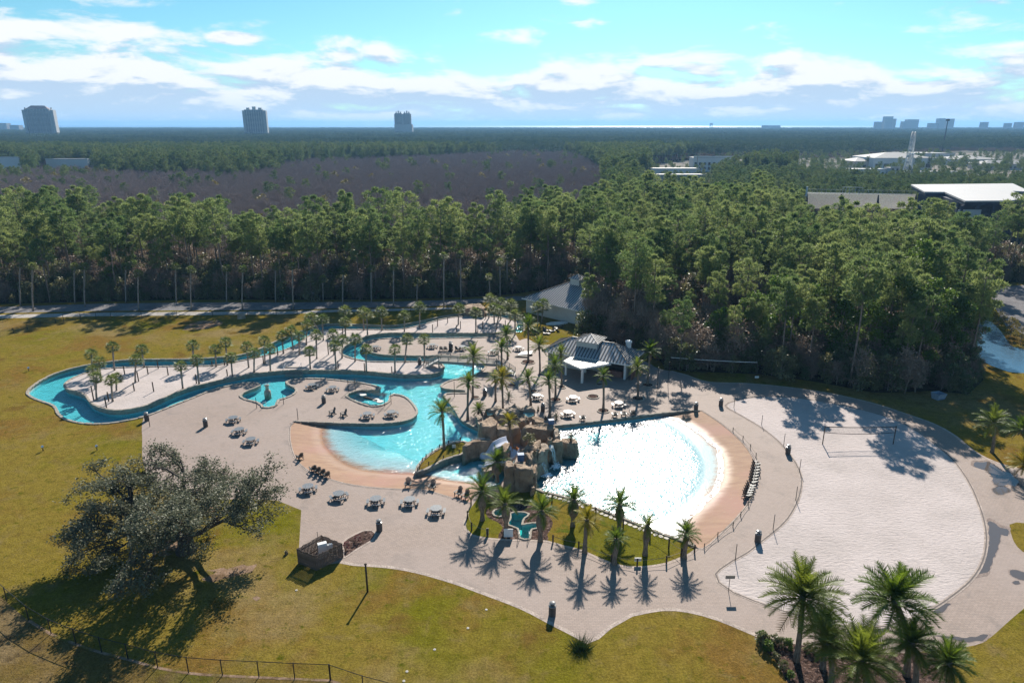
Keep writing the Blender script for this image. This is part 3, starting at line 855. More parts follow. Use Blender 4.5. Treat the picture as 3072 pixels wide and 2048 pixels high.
# ---------------------------------------------------------------- vegetation
def tri_mesh(name, V, F, mats, mat_idx=None):
    me = bpy.data.meshes.new(name)
    V = np.asarray(V, dtype=np.float32); F = np.asarray(F, dtype=np.int32)
    k = F.shape[1]
    me.vertices.add(len(V)); me.vertices.foreach_set('co', V.ravel())
    me.loops.add(F.size); me.loops.foreach_set('vertex_index', F.ravel())
    me.polygons.add(len(F))
    me.polygons.foreach_set('loop_start', np.arange(0, F.size, k, dtype=np.int32))
    for m in mats: me.materials.append(m)
    if mat_idx is not None: me.polygons.foreach_set('material_index', np.asarray(mat_idx, dtype=np.int32))
    me.update(calc_edges=True)
    return me

def unit(v):
    return v / np.maximum(np.linalg.norm(v, axis=-1, keepdims=True), 1e-9)

def blades(rng, C, Dn, L, W):
    """one leaf triangle per centre C pointing along Dn (n,3)"""
    n = len(C)
    s = unit(np.cross(Dn, unit(rng.normal(size=(n, 3)))))
    L = np.asarray(L).reshape(-1, 1) if np.ndim(L) else L
    W = np.asarray(W).reshape(-1, 1) if np.ndim(W) else W
    a = C - s * W / 2; b = C + s * W / 2; t = C + Dn * L
    V = np.stack([a, b, t], 1).reshape(-1, 3)
    return V, np.arange(3 * n).reshape(-1, 3)

def leafquads(rng, C, Nn, L, W):
    """one small leaf quad per centre facing roughly Nn"""
    n = len(C)
    u = unit(np.cross(Nn, unit(rng.normal(size=(n, 3)))))
    v = np.cross(Nn, u)
    L = L * rng.uniform(0.6, 1.3, (n, 1)); W = W * rng.uniform(0.6, 1.3, (n, 1))
    V = np.stack([C - u * L, C - v * W, C + u * L, C + v * W], 1).reshape(-1, 3)
    return V, np.arange(4 * n).reshape(-1, 4)

def sphere_pts(rng, n, up=0.3):
    d = unit(rng.normal(size=(n, 3)) + np.array([0, 0, up]))
    return d

def sticks(rng, P, Q, r0, r1):
    """three-sided tapered sticks from P to Q"""
    n = len(P)
    d = unit(Q - P)
    s = unit(np.cross(d, unit(rng.normal(size=(n, 3))))); t = np.cross(d, s)
    V = []
    for base, r in ((P, r0), (Q, r1)):
        r = np.asarray(r).reshape(-1, 1) if np.ndim(r) else r
        for a in (0, 2.094, 4.189):
            V.append(base + (s * math.cos(a) + t * math.sin(a)) * r)
    V = np.stack(V, 1).reshape(-1, 3)
    F = []
    o = np.arange(n)[:, None] * 6
    for a, b in ((0, 1), (1, 2), (2, 0)):
        F.append(o + np.array([a, b, b + 3, a + 3]))
    return V, np.concatenate(F)

def bark(name, col):
    m, t, b = mat(name)
    co = objco(t)
    v = t.scalev(co, (3.0, 3.0, 0.7))
    n = t.noise(v, 2.5, 5.0, 0.65)
    t.link(t.mix(t.ramp(n, 0.35, 0.65), c4(col), c4(tuple(x * 0.5 for x in col))), b.inputs['Base Color'])
    b.inputs['Roughness'].default_value = 0.9
    b.inputs['Specular IOR Level'].default_value = 0.1
    t.link(bump(t, n, 0.6, 0.05), b.inputs['Normal'])
    return m

M['bark'] = bark('pine_bark', (0.30, 0.23, 0.19))
M['oakbark'] = bark('oak_bark', (0.10, 0.085, 0.075))
M['greybark'] = bark('grey_twigs', (0.40, 0.325, 0.30))
M['twig'] = bark('brown_twigs', (0.33, 0.26, 0.205))
M['palmbark'] = bark('palm_bark', (0.26, 0.21, 0.165))
M['sabalbark'] = bark('sabal_bark', (0.36, 0.31, 0.265))
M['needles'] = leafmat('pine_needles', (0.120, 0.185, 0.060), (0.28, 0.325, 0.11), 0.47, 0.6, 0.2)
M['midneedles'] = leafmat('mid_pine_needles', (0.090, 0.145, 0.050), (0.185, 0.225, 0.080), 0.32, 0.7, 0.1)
M['farneedles'] = leafmat('far_pine_needles', (0.050, 0.090, 0.040), (0.095, 0.135, 0.055), 0.18, 0.7, 0.1)  # darker than the near needles: shadow between far crowns put into the colour
M['broadleaf'] = leafmat('broad_leaves', (0.080, 0.145, 0.022), (0.14, 0.21, 0.036), 0.42, 0.55, 0.25)
M['oakleaf'] = leafmat('oak_leaves', (0.080, 0.092, 0.052), (0.145, 0.150, 0.090), 0.3, 0.55, 0.25)
M['shrub'] = leafmat('shrub_leaves', (0.095, 0.130, 0.045), (0.22, 0.205, 0.095), 0.38, 0.42, 0.4)
M['brownleaf'] = leafmat('brown_leaves', (0.22, 0.155, 0.115), (0.30, 0.23, 0.17), 0.3, 0.5, 0.3)
M['goldleaf'] = leafmat('yellow_leaves', (0.22, 0.17, 0.03), (0.14, 0.13, 0.03), 0.4, 0.5, 0.3)
M['datefrond'] = leafmat('date_palm_leaf', (0.080, 0.135, 0.018), (0.125, 0.175, 0.024), 0.45, 0.5, 0.3, (1.3, 1.3, 0.8))
M['yellowfrond'] = leafmat('yellow_palm_leaf', (0.26, 0.23, 0.018), (0.30, 0.24, 0.02), 0.48, 0.5, 0.3)
M['sabalfrond'] = leafmat('sabal_leaf', (0.12, 0.165, 0.045), (0.19, 0.215, 0.06), 0.42, 0.55, 0.25)
M['sagofrond'] = leafmat('sago_leaf', (0.030, 0.060, 0.016), (0.055, 0.085, 0.022), 0.25, 0.35, 0.6)
M['deadfrond'] = plain('dead_fronds', (0.17, 0.12, 0.07), 0.9, 0.4, 3.0)

def trunk_mesh(name, path, radii, m, n=7):
    return MB().tube(path, radii, n).mesh(name, m, True)

def join_meshes(name, parts):
    """parts: list of (mesh, matrix or None) -> one mesh with their materials"""
    bm = bmesh.new(); mats = []
    for me, mx in parts:
        off = len(mats); mats += list(me.materials)
        v0 = len(bm.verts); f0 = len(bm.faces)
        bm.from_mesh(me)
        bm.verts.ensure_lookup_table(); bm.faces.ensure_lookup_table()
        if mx is not None:
            for v in bm.verts[v0:]: v.co = mx @ v.co
        for f in bm.faces[f0:]: f.material_index += off
    me = bpy.data.meshes.new(name)
    bm.to_mesh(me); bm.free()
    for m in mats: me.materials.append(m)
    return me

def pine_variant(seed, h=21.0, blades_n=3000, crown0=0.52, wid=3.4, bs=1.0, leaf='needles'):
    rng = np.random.default_rng(seed)
    lean = rng.normal(0, 0.35, 2)
    k = 7
    path = [Vector((lean[0] * (i / k) ** 1.5 + rng.normal(0, 0.06), lean[1] * (i / k) ** 1.5 + rng.normal(0, 0.06), h * 0.95 * i / k)) for i in range(k + 1)]
    rad = [0.20 * (1 - 0.75 * i / k) + 0.02 for i in range(k + 1)]
    trunk = trunk_mesh('pine_trunk', path, rad, M['bark'])
    npuff = rng.integers(13, 19)
    Vs, Fs, off = [], [], 0
    SP_, SQ_ = [], []
    for i in range(npuff):
        u = (i + rng.uniform(0, 1)) / npuff
        z = h * (crown0 + (1 - crown0) * u)
        w = wid * math.sqrt(max(0.1, 1 - ((u - 0.45) / 0.62) ** 2))
        a = i * 2.4 + rng.uniform(-0.5, 0.5)
        r = w * rng.uniform(0.35, 0.95)
        tx = np.array([path[min(k, int(z / (h * 0.95) * k))].x, path[min(k, int(z / (h * 0.95) * k))].y, z - rng.uniform(0.5, 1.4)])
        c = np.array([tx[0] + math.cos(a) * r, tx[1] + math.sin(a) * r, z])
        SP_.append(tx); SQ_.append(c)
        R = w * rng.uniform(0.28, 0.50); n = int(blades_n / npuff)
        d = sphere_pts(rng, n, 0.45)
        rr = R * rng.uniform(0.55, 1.0, (n, 1)) * (1 + 0.22 * np.sin(d[:, :1] * 7 + d[:, 1:2] * 5 + i))
        C = c + d * rr * np.array([1, 1, 0.62])
        dn = unit(d * 0.8 + rng.normal(0, 0.55, (n, 3)) + np.array([0, 0, 0.35]))
        V, F = blades(rng, C, dn, rng.uniform(0.36, 0.78, n) * bs, rng.uniform(0.14, 0.27, n) * bs)
        Vs.append(V); Fs.append(F + off); off += len(V)
    crown = tri_mesh('pine_crown', np.concatenate(Vs), np.concatenate(Fs), [M[leaf]])
    V, F = sticks(rng, np.array(SP_), np.array(SQ_), 0.07, 0.03)
    limbs = tri_mesh('pine_limbs', V, F, [M['bark']])
    return trunk, join_meshes('pine_crown', [(crown, None), (limbs, None)])

def leafy_variant(seed, h, wid, n, leaf, barkm, base=0.15, lsz=0.22, stem=True, flat=0.8, name='leafy'):
    """broad-leaved tree or shrub: limbs with lumps of leaves round their ends"""
    rng = np.random.default_rng(seed)
    npuff = int(rng.integers(9, 15))
    Vs, Fs, off = [], [], 0
    P, Q = [], []
    for i in range(npuff):
        u = (i + rng.uniform(0, 1)) / npuff
        z = h * (base + (1 - base) * u)
        w = wid * math.sqrt(max(0.05, math.sin(math.pi * min(0.97, 0.2 + 0.75 * u))))
        a = i * 2.4 + rng.uniform(-0.6, 0.6)
        r = w * rng.uniform(0.3, 0.8)
        c = np.array([math.cos(a) * r, math.sin(a) * r, z])
        P.append(np.array([0, 0, max(0.1, z * 0.45)])); Q.append(c)
        R = wid * rng.uniform(0.34, 0.55)
        m = int(n / npuff)
        d = sphere_pts(rng, m, 0.3)
        C = c + d * R * rng.uniform(0.35, 1.05, (m, 1)) * np.array([1, 1, flat])
        nn = unit(rng.normal(size=(m, 3)) + np.array([0, 0, 0.6]))
        V, F = leafquads(rng, C, nn, lsz, lsz * 0.55)
        Vs.append(V); Fs.append(F + off); off += len(V)
    crown = tri_mesh(name + '_crown', np.concatenate(Vs), np.concatenate(Fs), [leaf])
    P.append(np.array([0, 0, -0.2])); Q.append(np.array([0, 0, h * 0.75]))
    V, F = sticks(rng, np.array(P), np.array(Q), np.array([0.05 * h / 6] * npuff + [0.12 * h / 8]), 0.02)
    return tri_mesh(name + '_trunk', V, F, [barkm]), crown

def bare_variant(seed, h, m, twigs=520, wid=2.6, haze_leaf=0):
    """leafless tree: forking limbs and a brush of upright twigs"""
    rng = np.random.default_rng(seed)
    segs = []
    def grow(p, d, L, r, lev):
        q = p + d * L
        segs.append((p, q, r, r * 0.7))
        if lev == 0: return
        for _ in range(3 if lev > 1 else 4):
            nd = unit(d + rng.normal(0, 0.42, 3) + np.array([0, 0, 0.18]))
            grow(p + d * L * rng.uniform(0.55, 1.0), nd, L * rng.uniform(0.5, 0.72), r * 0.62, lev - 1)
    grow(np.array([0, 0, -0.3]), unit(np.array([rng.normal(0, .06), rng.normal(0, .06), 1.0])), h * 0.40, 0.13, 3)
    P = np.array([s[0] for s in segs]); Q = np.array([s[1] for s in segs])
    V, F = sticks(rng, P, Q, np.array([s[2] for s in segs]), np.array([s[3] for s in segs]))
    tips = Q[np.array([i for i, s in enumerate(segs) if s[2] < 0.06])]
    n = twigs
    c = tips[rng.integers(0, len(tips), n)] + rng.normal(0, 0.35, (n, 3))
    d = unit(rng.normal(0, 0.5, (n, 3)) + np.array([0, 0, 0.8]))
    V2, F2 = blades(rng, c, d, rng.uniform(0.6, 1.5, n), 0.055)
    tw = np.concatenate([V2]); 
    me = tri_mesh('bare_tree', np.concatenate([V, np.zeros((0, 3))]), F, [m])
    me2 = tri_mesh('bare_twigs', tw, F2, [m])
    return me, me2

PINES = [pine_variant(100 + i, h=20.0 + (i % 3), crown0=(0.50, 0.60, 0.55, 0.68)[i % 4], wid=(3.3, 2.8, 3.7)[i % 3]) for i in range(7)]
PINE_JOIN = [join_meshes('pine_mass', [(t, None), (c, None)]) for t, c in PINES]
PINE_LOW = []
for i in range(4):
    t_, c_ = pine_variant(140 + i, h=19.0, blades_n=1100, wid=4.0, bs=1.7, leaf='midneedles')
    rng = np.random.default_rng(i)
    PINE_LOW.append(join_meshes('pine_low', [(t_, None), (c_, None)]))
def low_pine_patch(seed, size=44.0, n=34):
    """a patch of far canopy: each crown a dome of coarse blades"""
    rng = np.random.default_rng(seed)
    Vs, Fs, off = [], [], 0
    for i in range(n):
        x, y = rng.uniform(-size / 2, size / 2, 2); h = rng.uniform(8.5, 18); w = rng.uniform(2.8, 4.8); m = 110
        d = sphere_pts(rng, m, 0.7)
        C = np.array([x, y, h - 2.2]) + d * np.array([w, w, 2.6]) * rng.uniform(0.7, 1.0, (m, 1))
        V, F = blades(rng, C, unit(d + rng.normal(0, .5, (m, 3)) + np.array([0, 0, .4])), rng.uniform(0.9, 1.7, m), rng.uniform(.5, .9, m))
        Vs.append(V); Fs.append(F + off); off += len(V)
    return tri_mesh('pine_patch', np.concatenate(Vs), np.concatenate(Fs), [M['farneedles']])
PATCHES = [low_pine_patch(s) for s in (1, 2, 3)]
BARES = []
for i in range(5):
    a_, b_ = bare_variant(200 + i, 12.0 + i % 3, M['greybark'])
    BARES.append(join_meshes('bare_mass', [(a_, None), (b_, None)]))
BROADS = [leafy_variant(300 + i, 13.0 + 2 * (i % 3), 3.4, 3400, M['broadleaf'], M['bark'], 0.25, 0.24, name='broad') for i in range(4)]
BROAD_JOIN = [join_meshes('broad_mass', [(t, None), (c, None)]) for t, c in BROADS]
SHRUBS = []
for i in range(4):
    t_, c_ = leafy_variant(400 + i, 4.2, 1.9, 900, M['shrub'], M['greybark'], 0.05, 0.20, name='shrub')
    SHRUBS.append(join_meshes('shrub_mass', [(t_, None), (c_, None)]))
for i in range(3):
    t_, c_ = leafy_variant(420 + i, 5.5, 2.0, 520, M['brownleaf'], M['twig'], 0.15, 0.17, name='brownshrub')
    a_, b_ = bare_variant(430 + i, 5.5, M['twig'], 200)
    SHRUBS.append(join_meshes('brown_shrub_mass', [(t_, None), (c_, None), (a_, None), (b_, None)]))
t_, c_ = leafy_variant(450, 5.0, 2.2, 700, M['goldleaf'], M['greybark'], 0.3, 0.2, name='gold')
GOLD = join_meshes('gold_mass', [(t_, None), (c_, None)])

def scatter(name, items, protos, label=None):
    """one 'stuff' object: geometry-node instances of prototype meshes at given points.
    items: list of (x, y, z, rot, scale, proto index)"""
    pc = bpy.data.collections.new(name + '_kinds')
    for i, me in enumerate(protos):
        o = bpy.data.objects.new('%s_kind_%02d' % (name, i), me)
        pc.objects.link(o)
    me = bpy.data.meshes.new(name)
    arr = np.array(items, dtype=np.float32)
    me.vertices.add(len(arr)); me.vertices.foreach_set('co', arr[:, :3].ravel())
    for nm, k, ty in (('rot', 3, 'FLOAT'), ('size', 4, 'FLOAT'), ('kind', 5, 'INT')):
        at_ = me.attributes.new(nm, ty, 'POINT')
        at_.data.foreach_set('value', arr[:, k].astype(np.int32 if ty == 'INT' else np.float32))
    o = link(name, me)
    ng = bpy.data.node_groups.new(name, 'GeometryNodeTree')
    ng.interface.new_socket('Geometry', in_out='INPUT', socket_type='NodeSocketGeometry')
    ng.interface.new_socket('Geometry', in_out='OUTPUT', socket_type='NodeSocketGeometry')
    N = ng.nodes; Lk = ng.links
    gi = N.new('NodeGroupInput'); go = N.new('NodeGroupOutput')
    ci = N.new('GeometryNodeCollectionInfo'); ci.inputs['Collection'].default_value = pc
    ci.inputs['Separate Children'].default_value = True; ci.inputs['Reset Children'].default_value = True
    ip = N.new('GeometryNodeInstanceOnPoints'); ip.inputs['Pick Instance'].default_value = True
    def attr(nm, ty):
        a = N.new('GeometryNodeInputNamedAttribute'); a.data_type = ty; a.inputs['Name'].default_value = nm
        return a.outputs[0]
    cx = N.new('ShaderNodeCombineXYZ'); Lk.new(attr('rot', 'FLOAT'), cx.inputs[2])
    Lk.new(gi.outputs[0], ip.inputs['Points']); Lk.new(ci.outputs[0], ip.inputs['Instance'])
    Lk.new(attr('kind', 'INT'), ip.inputs['Instance Index'])
    Lk.new(cx.outputs[0], ip.inputs['Rotation']); Lk.new(attr('size', 'FLOAT'), ip.inputs['Scale'])
    Lk.new(ip.outputs[0], go.inputs[0])
    md = o.modifiers.new('scatter', 'NODES'); md.node_group = ng
    return tag(o, label=label, kind='stuff')

# -------- where the trees stand
WOODS2 = [(p.x, p.y) for p in WOODS]
DEV2 = [(p.x, p.y) for p in DEV]; POND2 = [(p.x, p.y) for p in POND]; LOT2 = [(p.x, p.y) for p in LOT]
def interp(x, table):
    if x <= table[0][0]: return table[0][1]
    for (a, b), (c, d) in zip(table, table[1:]):
        if x <= c: return b + (d - b) * (x - a) / (c - a)
    return table[-1][1]
BARE_NEAR = [(-400, 264), (0, 260), (250, 248), (330, 212), (1150, 212), (1250, 240), (1340, 265)]
BARE_FAR = [(-400, 560), (0, 560), (400, 570), (600, 600), (700, 740), (1000, 900), (1200, 1020), (1320, 950), (1385, 600), (1400, 200)]
rnd = random.Random(7)
cand = []; bare_items = []; far_items = []; patch_items = []; shrub_items = []; broad_c = []
def in_woods(x, y): return inside((x, y), WOODS2) and not inside((x, y), POND2) and not inside((x, y), LOT2)
sp = 5.0
nx = int(700 / sp)
for j in range(int(830 / sp)):
    for i in range(-nx, nx):
        y = 100 + j * sp + rnd.uniform(-2.2, 2.2); x = i * sp + rnd.uniform(-2.2, 2.2)
        if abs(x) > y * 0.80 + 25: continue
        if not in_woods(x, y): continue
        ux = to_px((x, y, 0))[0] * 2352 / 3072
        px_ = ux * 3072 / 2352
        nb, fb = interp(ux, BARE_NEAR), interp(ux, BARE_FAR)
        wob = 26 * noise.noise(Vector((x * 0.012, y * 0.012, 3)))
        if nb < y < fb + wob * 3 and (fb + wob * 3 - y > 60 or rnd.random() < 0.6):
            r = rnd.random()
            if r < 0.016: far_items.append((x, y, 0, rnd.uniform(0, 6.28), rnd.uniform(0.5, 0.72), rnd.randrange(4)))
            elif r < 0.022: shrub_items.append((x, y, 0, rnd.uniform(0, 6.28), rnd.uniform(1.6, 2.2), 7))
            else:
                bare_items.append((x, y, 0, rnd.uniform(0, 6.28), rnd.uniform(0.75, 1.05), rnd.randrange(5)))
            continue
        if inside((x, y), DEV2) and rnd.random() > 0.10: continue
        if 545 < y < 700 and (115 < px_ < 290 or px_ < 75): continue
        if 2380 < px_ < 3300 and 205 < y < 345: continue
        s = rnd.uniform(0.60, 1.16)
        if y < 140 and 1960 < px_ < 2330: s *= 0.72
        if y > 345 and px_ > 2380: s *= 0.62
        elif 360 < y < 560 and 1925 < px_ < 2135: s *= 0.42
        elif 300 < y < 560 and px_ > 1900: s *= 0.72
        elif 470 < y < 560 and px_ < 320: s *= 0.66
        elif inside((x, y), DEV2): s *= 0.5
        if px_ > 2915 and y < 190: continue
        if y < 330: cand.append((x, y, s, ux))
        elif rnd.random() < 0.72: far_items.append((x, y, 0, rnd.uniform(0, 6.28), s, rnd.randrange(4)))
# thin a little at random
cand = [c for c in cand if rnd.random() < 0.68]
# far canopy in patches
for j in range(400):
    y0 = 900 + j * 34.0
    if y0 > FAR_Y - 60: break
    st = 36.0
    for i in range(int(-(y0 * 0.8 + 80) / st), int((y0 * 0.8 + 80) / st) + 1):
        x = i * st + rnd.uniform(-9, 9); y = y0 + rnd.uniform(-9, 9)
        ux = to_px((x, y, 0))[0] * 2352 / 3072
        if y < interp(ux, BARE_FAR) + 10 or inside((x, y), DEV2): continue
        patch_items.append((x, y, 0, rnd.choice((0, 1.57, 3.14, 4.71)), rnd.uniform(0.8, 1.12), rnd.randrange(3)))

# pick the 300 pines that show most: walk front to back keeping the skyline per picture column
cand.sort(key=lambda c: c[1])
skyline = {}
score = []
for (x, y, s, ux) in cand:
    hpx = 21 * s * FPX / y; wpx = 7 * s * FPX / y
    cx, cyb, _ = to_px((x, y, 0)); top = to_px((x, y, 21 * s))[1]
    if cx < -60 or cx > 3130: score.append(0); continue
    col = int(cx // 24)
    vis = min(skyline.get(col, 3000), cyb) - top
    score.append(max(0, vis) * wpx)
    skyline[col] = min(skyline.get(col, 3000), top + 30)
order = sorted(range(len(cand)), key=lambda i: -score[i])
single = set(order[:296])
near_items = []
pine_objs = []
for i, (x, y, s, ux) in enumerate(cand):
    v = rnd.randrange(7); rz = rnd.uniform(0, 6.28)
    if i not in single:
        mixr = rnd.random()
        if mixr < 0.14: near_items.append((x, y, 0, rz, s * rnd.uniform(0.8, 1.15), 11 + rnd.randrange(4)))
        elif mixr < 0.26: near_items.append((x, y, 0, rz, s * rnd.uniform(0.9, 1.35), 15 + rnd.randrange(5)))
        else: near_items.append((x, y, 0, rz, s, v))
        continue
    o = empty('pine_tree', (x, y, 0), rz, s)
    t_, c_ = PINES[v]
    link('trunk', t_, o); link('crown', c_, o)
    pine_objs.append((o, to_px((x, y, 0))))
for o, p in pine_objs:
    small = 'shorter' if o.scale.z < 0.84 else 'tall'
    if p[0] < 1640 and o.location.y > 160:
        zone = ('left of the far lawn fence corner', 'above the west half of the lawn', 'above the narrow middle of the sand island', 'above the rear loops of the river', 'beside the changing house')[min(4, int(p[0] / 330))] if p[0] > 0 else 'at the left picture edge'
        lab, g = small + ' green pine behind the road ' + zone, 'pines behind the road'
    elif o.location.y > 190:
        zone = 'above the changing house' if p[0] < 1900 else ('in front of the grandstand' if p[0] < 2500 else 'in front of the white stage roof')
        lab, g = small + ' green pine deep in the woods ' + zone, 'pines deep in the woods'
    else:
        zone = 'behind the snack pavilion' if p[0] < 2050 else ('above the long sagging net' if p[0] < 2350 else ('above the volleyball net' if p[0] < 2650 else 'beside the pond'))
        lab, g = small + ' green pine at the wood edge ' + zone, 'pines at the near edge of the woods'
    tag(o, lab, 'pine tree', g)
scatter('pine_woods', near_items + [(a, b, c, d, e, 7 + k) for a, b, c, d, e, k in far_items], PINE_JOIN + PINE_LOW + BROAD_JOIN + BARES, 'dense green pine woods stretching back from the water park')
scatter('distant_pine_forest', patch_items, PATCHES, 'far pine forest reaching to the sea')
scatter('bare_woods', bare_items, BARES, 'broad belt of leafless grey-brown swamp trees')

# undergrowth along the wood edges
edge = [Vector((p[0], p[1], 0)) for p in WOODS2[1:33]]
for a, b in zip(edge, edge[1:]):
    d = b - a; L = d.length
    nrm = Vector((-d.y, d.x, 0)).normalized()
    mid = (a + b) / 2
    if not in_woods(*(mid + nrm * 2).xy): nrm = -nrm
    n = int(L / 1.7)
    for k in range(n):
        for row in range(9):
            p = a + d * ((k + rnd.random()) / n) + nrm * (0.8 + row * 1.9 + rnd.uniform(-0.8, 0.8))
            if not in_woods(p.x, p.y): continue
            q = to_px((p.x, p.y, 0))
            if not -100 < q[0] < 3200: continue
            tall = (0.7, 1.0, 1.2, 1.35, 1.45, 1.5, 1.6, 1.7, 1.8)[row]
            brown = 0.48 if 1650 < q[0] < 2150 else 0.25
            kind = rnd.randrange(4, 7) if rnd.random() < brown else rnd.randrange(4)
            shrub_items.append((p.x, p.y, 0, rnd.uniform(0, 6.28), tall * rnd.uniform(0.5, 1.1), kind))
for (x, y, s, ux) in cand:
    if y < 330:
        for _ in range(2):
            shrub_items.append((x + rnd.uniform(-3, 3), y + rnd.uniform(-3, 3), 0, rnd.uniform(0, 6.28), rnd.uniform(0.6, 1.5), rnd.choice((0, 1, 2, 3, 4, 5, 6))))
scatter('undergrowth', shrub_items, SHRUBS + [GOLD], 'tangled shrubs and vines under and between the pines')

# broad green trees and bare brown trees standing at the near right edge of the woods
BROAD_SPOTS = [(2240, 1070, 0.95), (2330, 1085, 1.1), (2420, 1095, 0.9), (2505, 1110, 1.15), (2590, 1125, 1.0), (2680, 1130, 1.2), (2760, 1140, 1.05), (2835, 1135, 1.1), (2880, 1090, 0.95), (2560, 1060, 1.25), (2720, 1065, 1.3), (2150, 1085, 0.8)]
bo = []
for i, (x, y, s) in enumerate(BROAD_SPOTS):
    p = at(x, y)
    o = empty('evergreen_tree', p, rnd.uniform(0, 6.28), s)
    t_, c_ = BROADS[i % 4]
    link('trunk', t_, o); link('crown', c_, o)
    bo.append(o)
label_row(bo, 'broad evergreen tree', 'at the wood edge above the sand court', 'tree', 'broad trees at the wood edge')
BARE_SPOTS = [(1762, 1003, 0.85), (1785, 1010, 0.95), (1810, 1020, 0.8), (1850, 1028, 0.95), (1890, 1040, 0.85), (1935, 1052, 0.95), (1975, 1070, 0.85), (2020, 1090, 0.8), (1765, 965, 0.8), (1790, 985, 1.0), (1870, 1005, 1.0), (1950, 1030, 1.0), (2080, 1100, 0.75), (2390, 1120, 0.55), (2640, 1160, 0.5)]
bo = []
for i, (x, y, s) in enumerate(BARE_SPOTS):
    o = empty('bare_tree', at(x, y), rnd.uniform(0, 6.28), s)
    a_, b_ = bare_variant(500 + i % 4, 12.0, M['twig'], 700) if i < 4 else (bo[i % 4].children[0].data, bo[i % 4].children[1].data)
    link('trunk', a_, o); link('crown', b_, o)
    bo.append(o)
label_row(bo, 'leafless grey-brown tree', 'at the wood edge behind the pavilions', 'bare tree', 'bare trees at the wood edge')
GOLD_SPOTS = [(2935, 925, 0.7), (2990, 985, 0.75), (3030, 1010, 0.8), (3060, 1035, 0.7), (2905, 940, 0.6)]
bo = []
for i, (x, y, s) in enumerate(GOLD_SPOTS):
    o = empty('yellow_bush', at(x, y), i * 1.3, s)
    t_, c_ = leafy_variant(450 + i % 2, 5.0, 2.2, 700, M['goldleaf'], M['greybark'], 0.3, 0.2, name='gold') if i < 2 else (bo[i % 2].children[0].data, bo[i % 2].children[1].data)
    link('stem', t_, o); link('foliage', c_, o)
    bo.append(o)
label_row(bo, 'yellow-leaved bush', 'on the bank of the blue pond', 'bush', 'yellow bushes by the pond')

# ---------------------------------------------------------------- the big live oak on the lawn
def live_oak():
    rng = np.random.default_rng(77)
    base = at(*G(1098, 790))
    R = 9.6                                       # crown radius
    root = empty('live_oak', base, 0.6, (1.38, 1.38, 0.95))
    limbs = MB(); tips = []
    limbs.tube([(0, 0, -0.3), (0.05, 0, 0.8), (0.1, 0.05, 2.2), (0.15, 0.1, 3.2)], [0.85, 0.6, 0.52, 0.48], 10)
    def grow(p, d, L, r, lev):
        k = 4; path = [Vector(p)]; dd = Vector(d)
        for i in range(k):
            dd = (dd + Vector(rng.normal(0, 0.22, 3)) + Vector((0, 0, 0.05 if lev > 1 else -0.02))).normalized()
            path.append(path[-1] + dd * (L / k))
        limbs.tube(path, [r * (1 - 0.5 * i / k) for i in range(k + 1)], 6 if lev > 1 else 4, cap=False)
        if lev <= 1: tips.extend(path[2:])
        if lev == 0: return
        for b_ in range(4 if lev > 1 else 3):
            i = int(rng.integers(2, k + 1))
            nd = (dd + Vector(rng.normal(0, 0.6, 3)) + Vector((0, 0, 0.12))).normalized()
            grow(path[i], nd, L * rng.uniform(0.5, 0.75), r * 0.48, lev - 1)
    for i in range(9):
        a = i * 2 * math.pi / 9 + rng.normal(0, 0.15)
        el_ = (0.22, 0.75, 0.42)[i % 3]
        grow((0.1, 0.05, 1.7 + 0.2 * (i % 4)), (math.cos(a) * math.cos(el_), math.sin(a) * math.cos(el_), math.sin(el_)), rng.uniform(4.2, 5.4), 0.27, 3)
    limbs.build('trunk', M['oakbark'], root, True)
    T = np.array([tuple(t) for t in tips])
    n = 56000
    c = T[rng.integers(0, len(T), n)] + rng.normal(0, 0.27, (n, 3))
    V, F = leafquads(rng, c, unit(rng.normal(size=(n, 3)) + np.array([0, 0, 0.5])), 0.10, 0.06)
    link('crown', tri_mesh('oak_crown', V, F, [M['oakleaf']]), root)
    tag(root, 'wide spreading live oak casting a long shadow on the lawn', 'oak tree')
    return root, T
OAK, OAKT = live_oak()
# ---------------------------------------------------------------- palms
M['datefrond2'] = leafmat('date_palm_leaf_pale', (0.115, 0.16, 0.022), (0.17, 0.20, 0.035), 0.45, 0.5, 0.3, (1.3, 1.3, 0.8))
M['brownfrond'] = leafmat('dry_palm_leaf', (0.22, 0.15, 0.07), (0.28, 0.20, 0.09), 0.35, 0.7, 0.1)
def frond_mesh(name, seed, el0, droop, m, pairs=30, lw=0.030, ll=0.30, vee=0.5):
    """feather palm leaf of length 1 heading +X, starting at elevation el0 and bending down"""
    rng = np.random.default_rng(seed)
    k = 10; P = [np.zeros(3)]; e = el0; D = []
    for i in range(k):
        d = np.array([math.cos(e), 0, math.sin(e)]); D.append(d)
        P.append(P[-1] + d / k); e -= droop / k * (0.4 + 1.2 * i / k)
    D.append(D[-1]); P = np.array(P)
    mb = MB()
    mb.tube([Vector(p) for p in P], [0.013 * (1 - 0.85 * i / k) + 0.002 for i in range(k + 1)], 3, cap=False)
    for j in range(pairs):
        u = 0.14 + 0.84 * j / (pairs - 1); s = u * k; i = min(k - 1, int(s)); f = s - i
        p = P[i] * (1 - f) + P[i + 1] * f; d = D[i]
        up = np.array([-d[2], 0, d[0]])
        L = ll * math.sin(math.pi * min(0.93, 0.12 + 0.86 * u)) ** 0.7 * rng.uniform(0.85, 1.1)
        for sd in (-1, 1):
            q = unit(d * rng.uniform(0.5, 0.8) + np.array([0, sd, 0]) * 0.75 + up * rng.uniform(vee * 0.3, vee) )
            tip = p + q * L - np.array([0, 0, 0.10 * L * rng.uniform(0.3, 1.6)])
            mb.poly([p - d * lw * 0.5, p + d * lw * 0.5, tip])
    return mb.mesh(name, m)

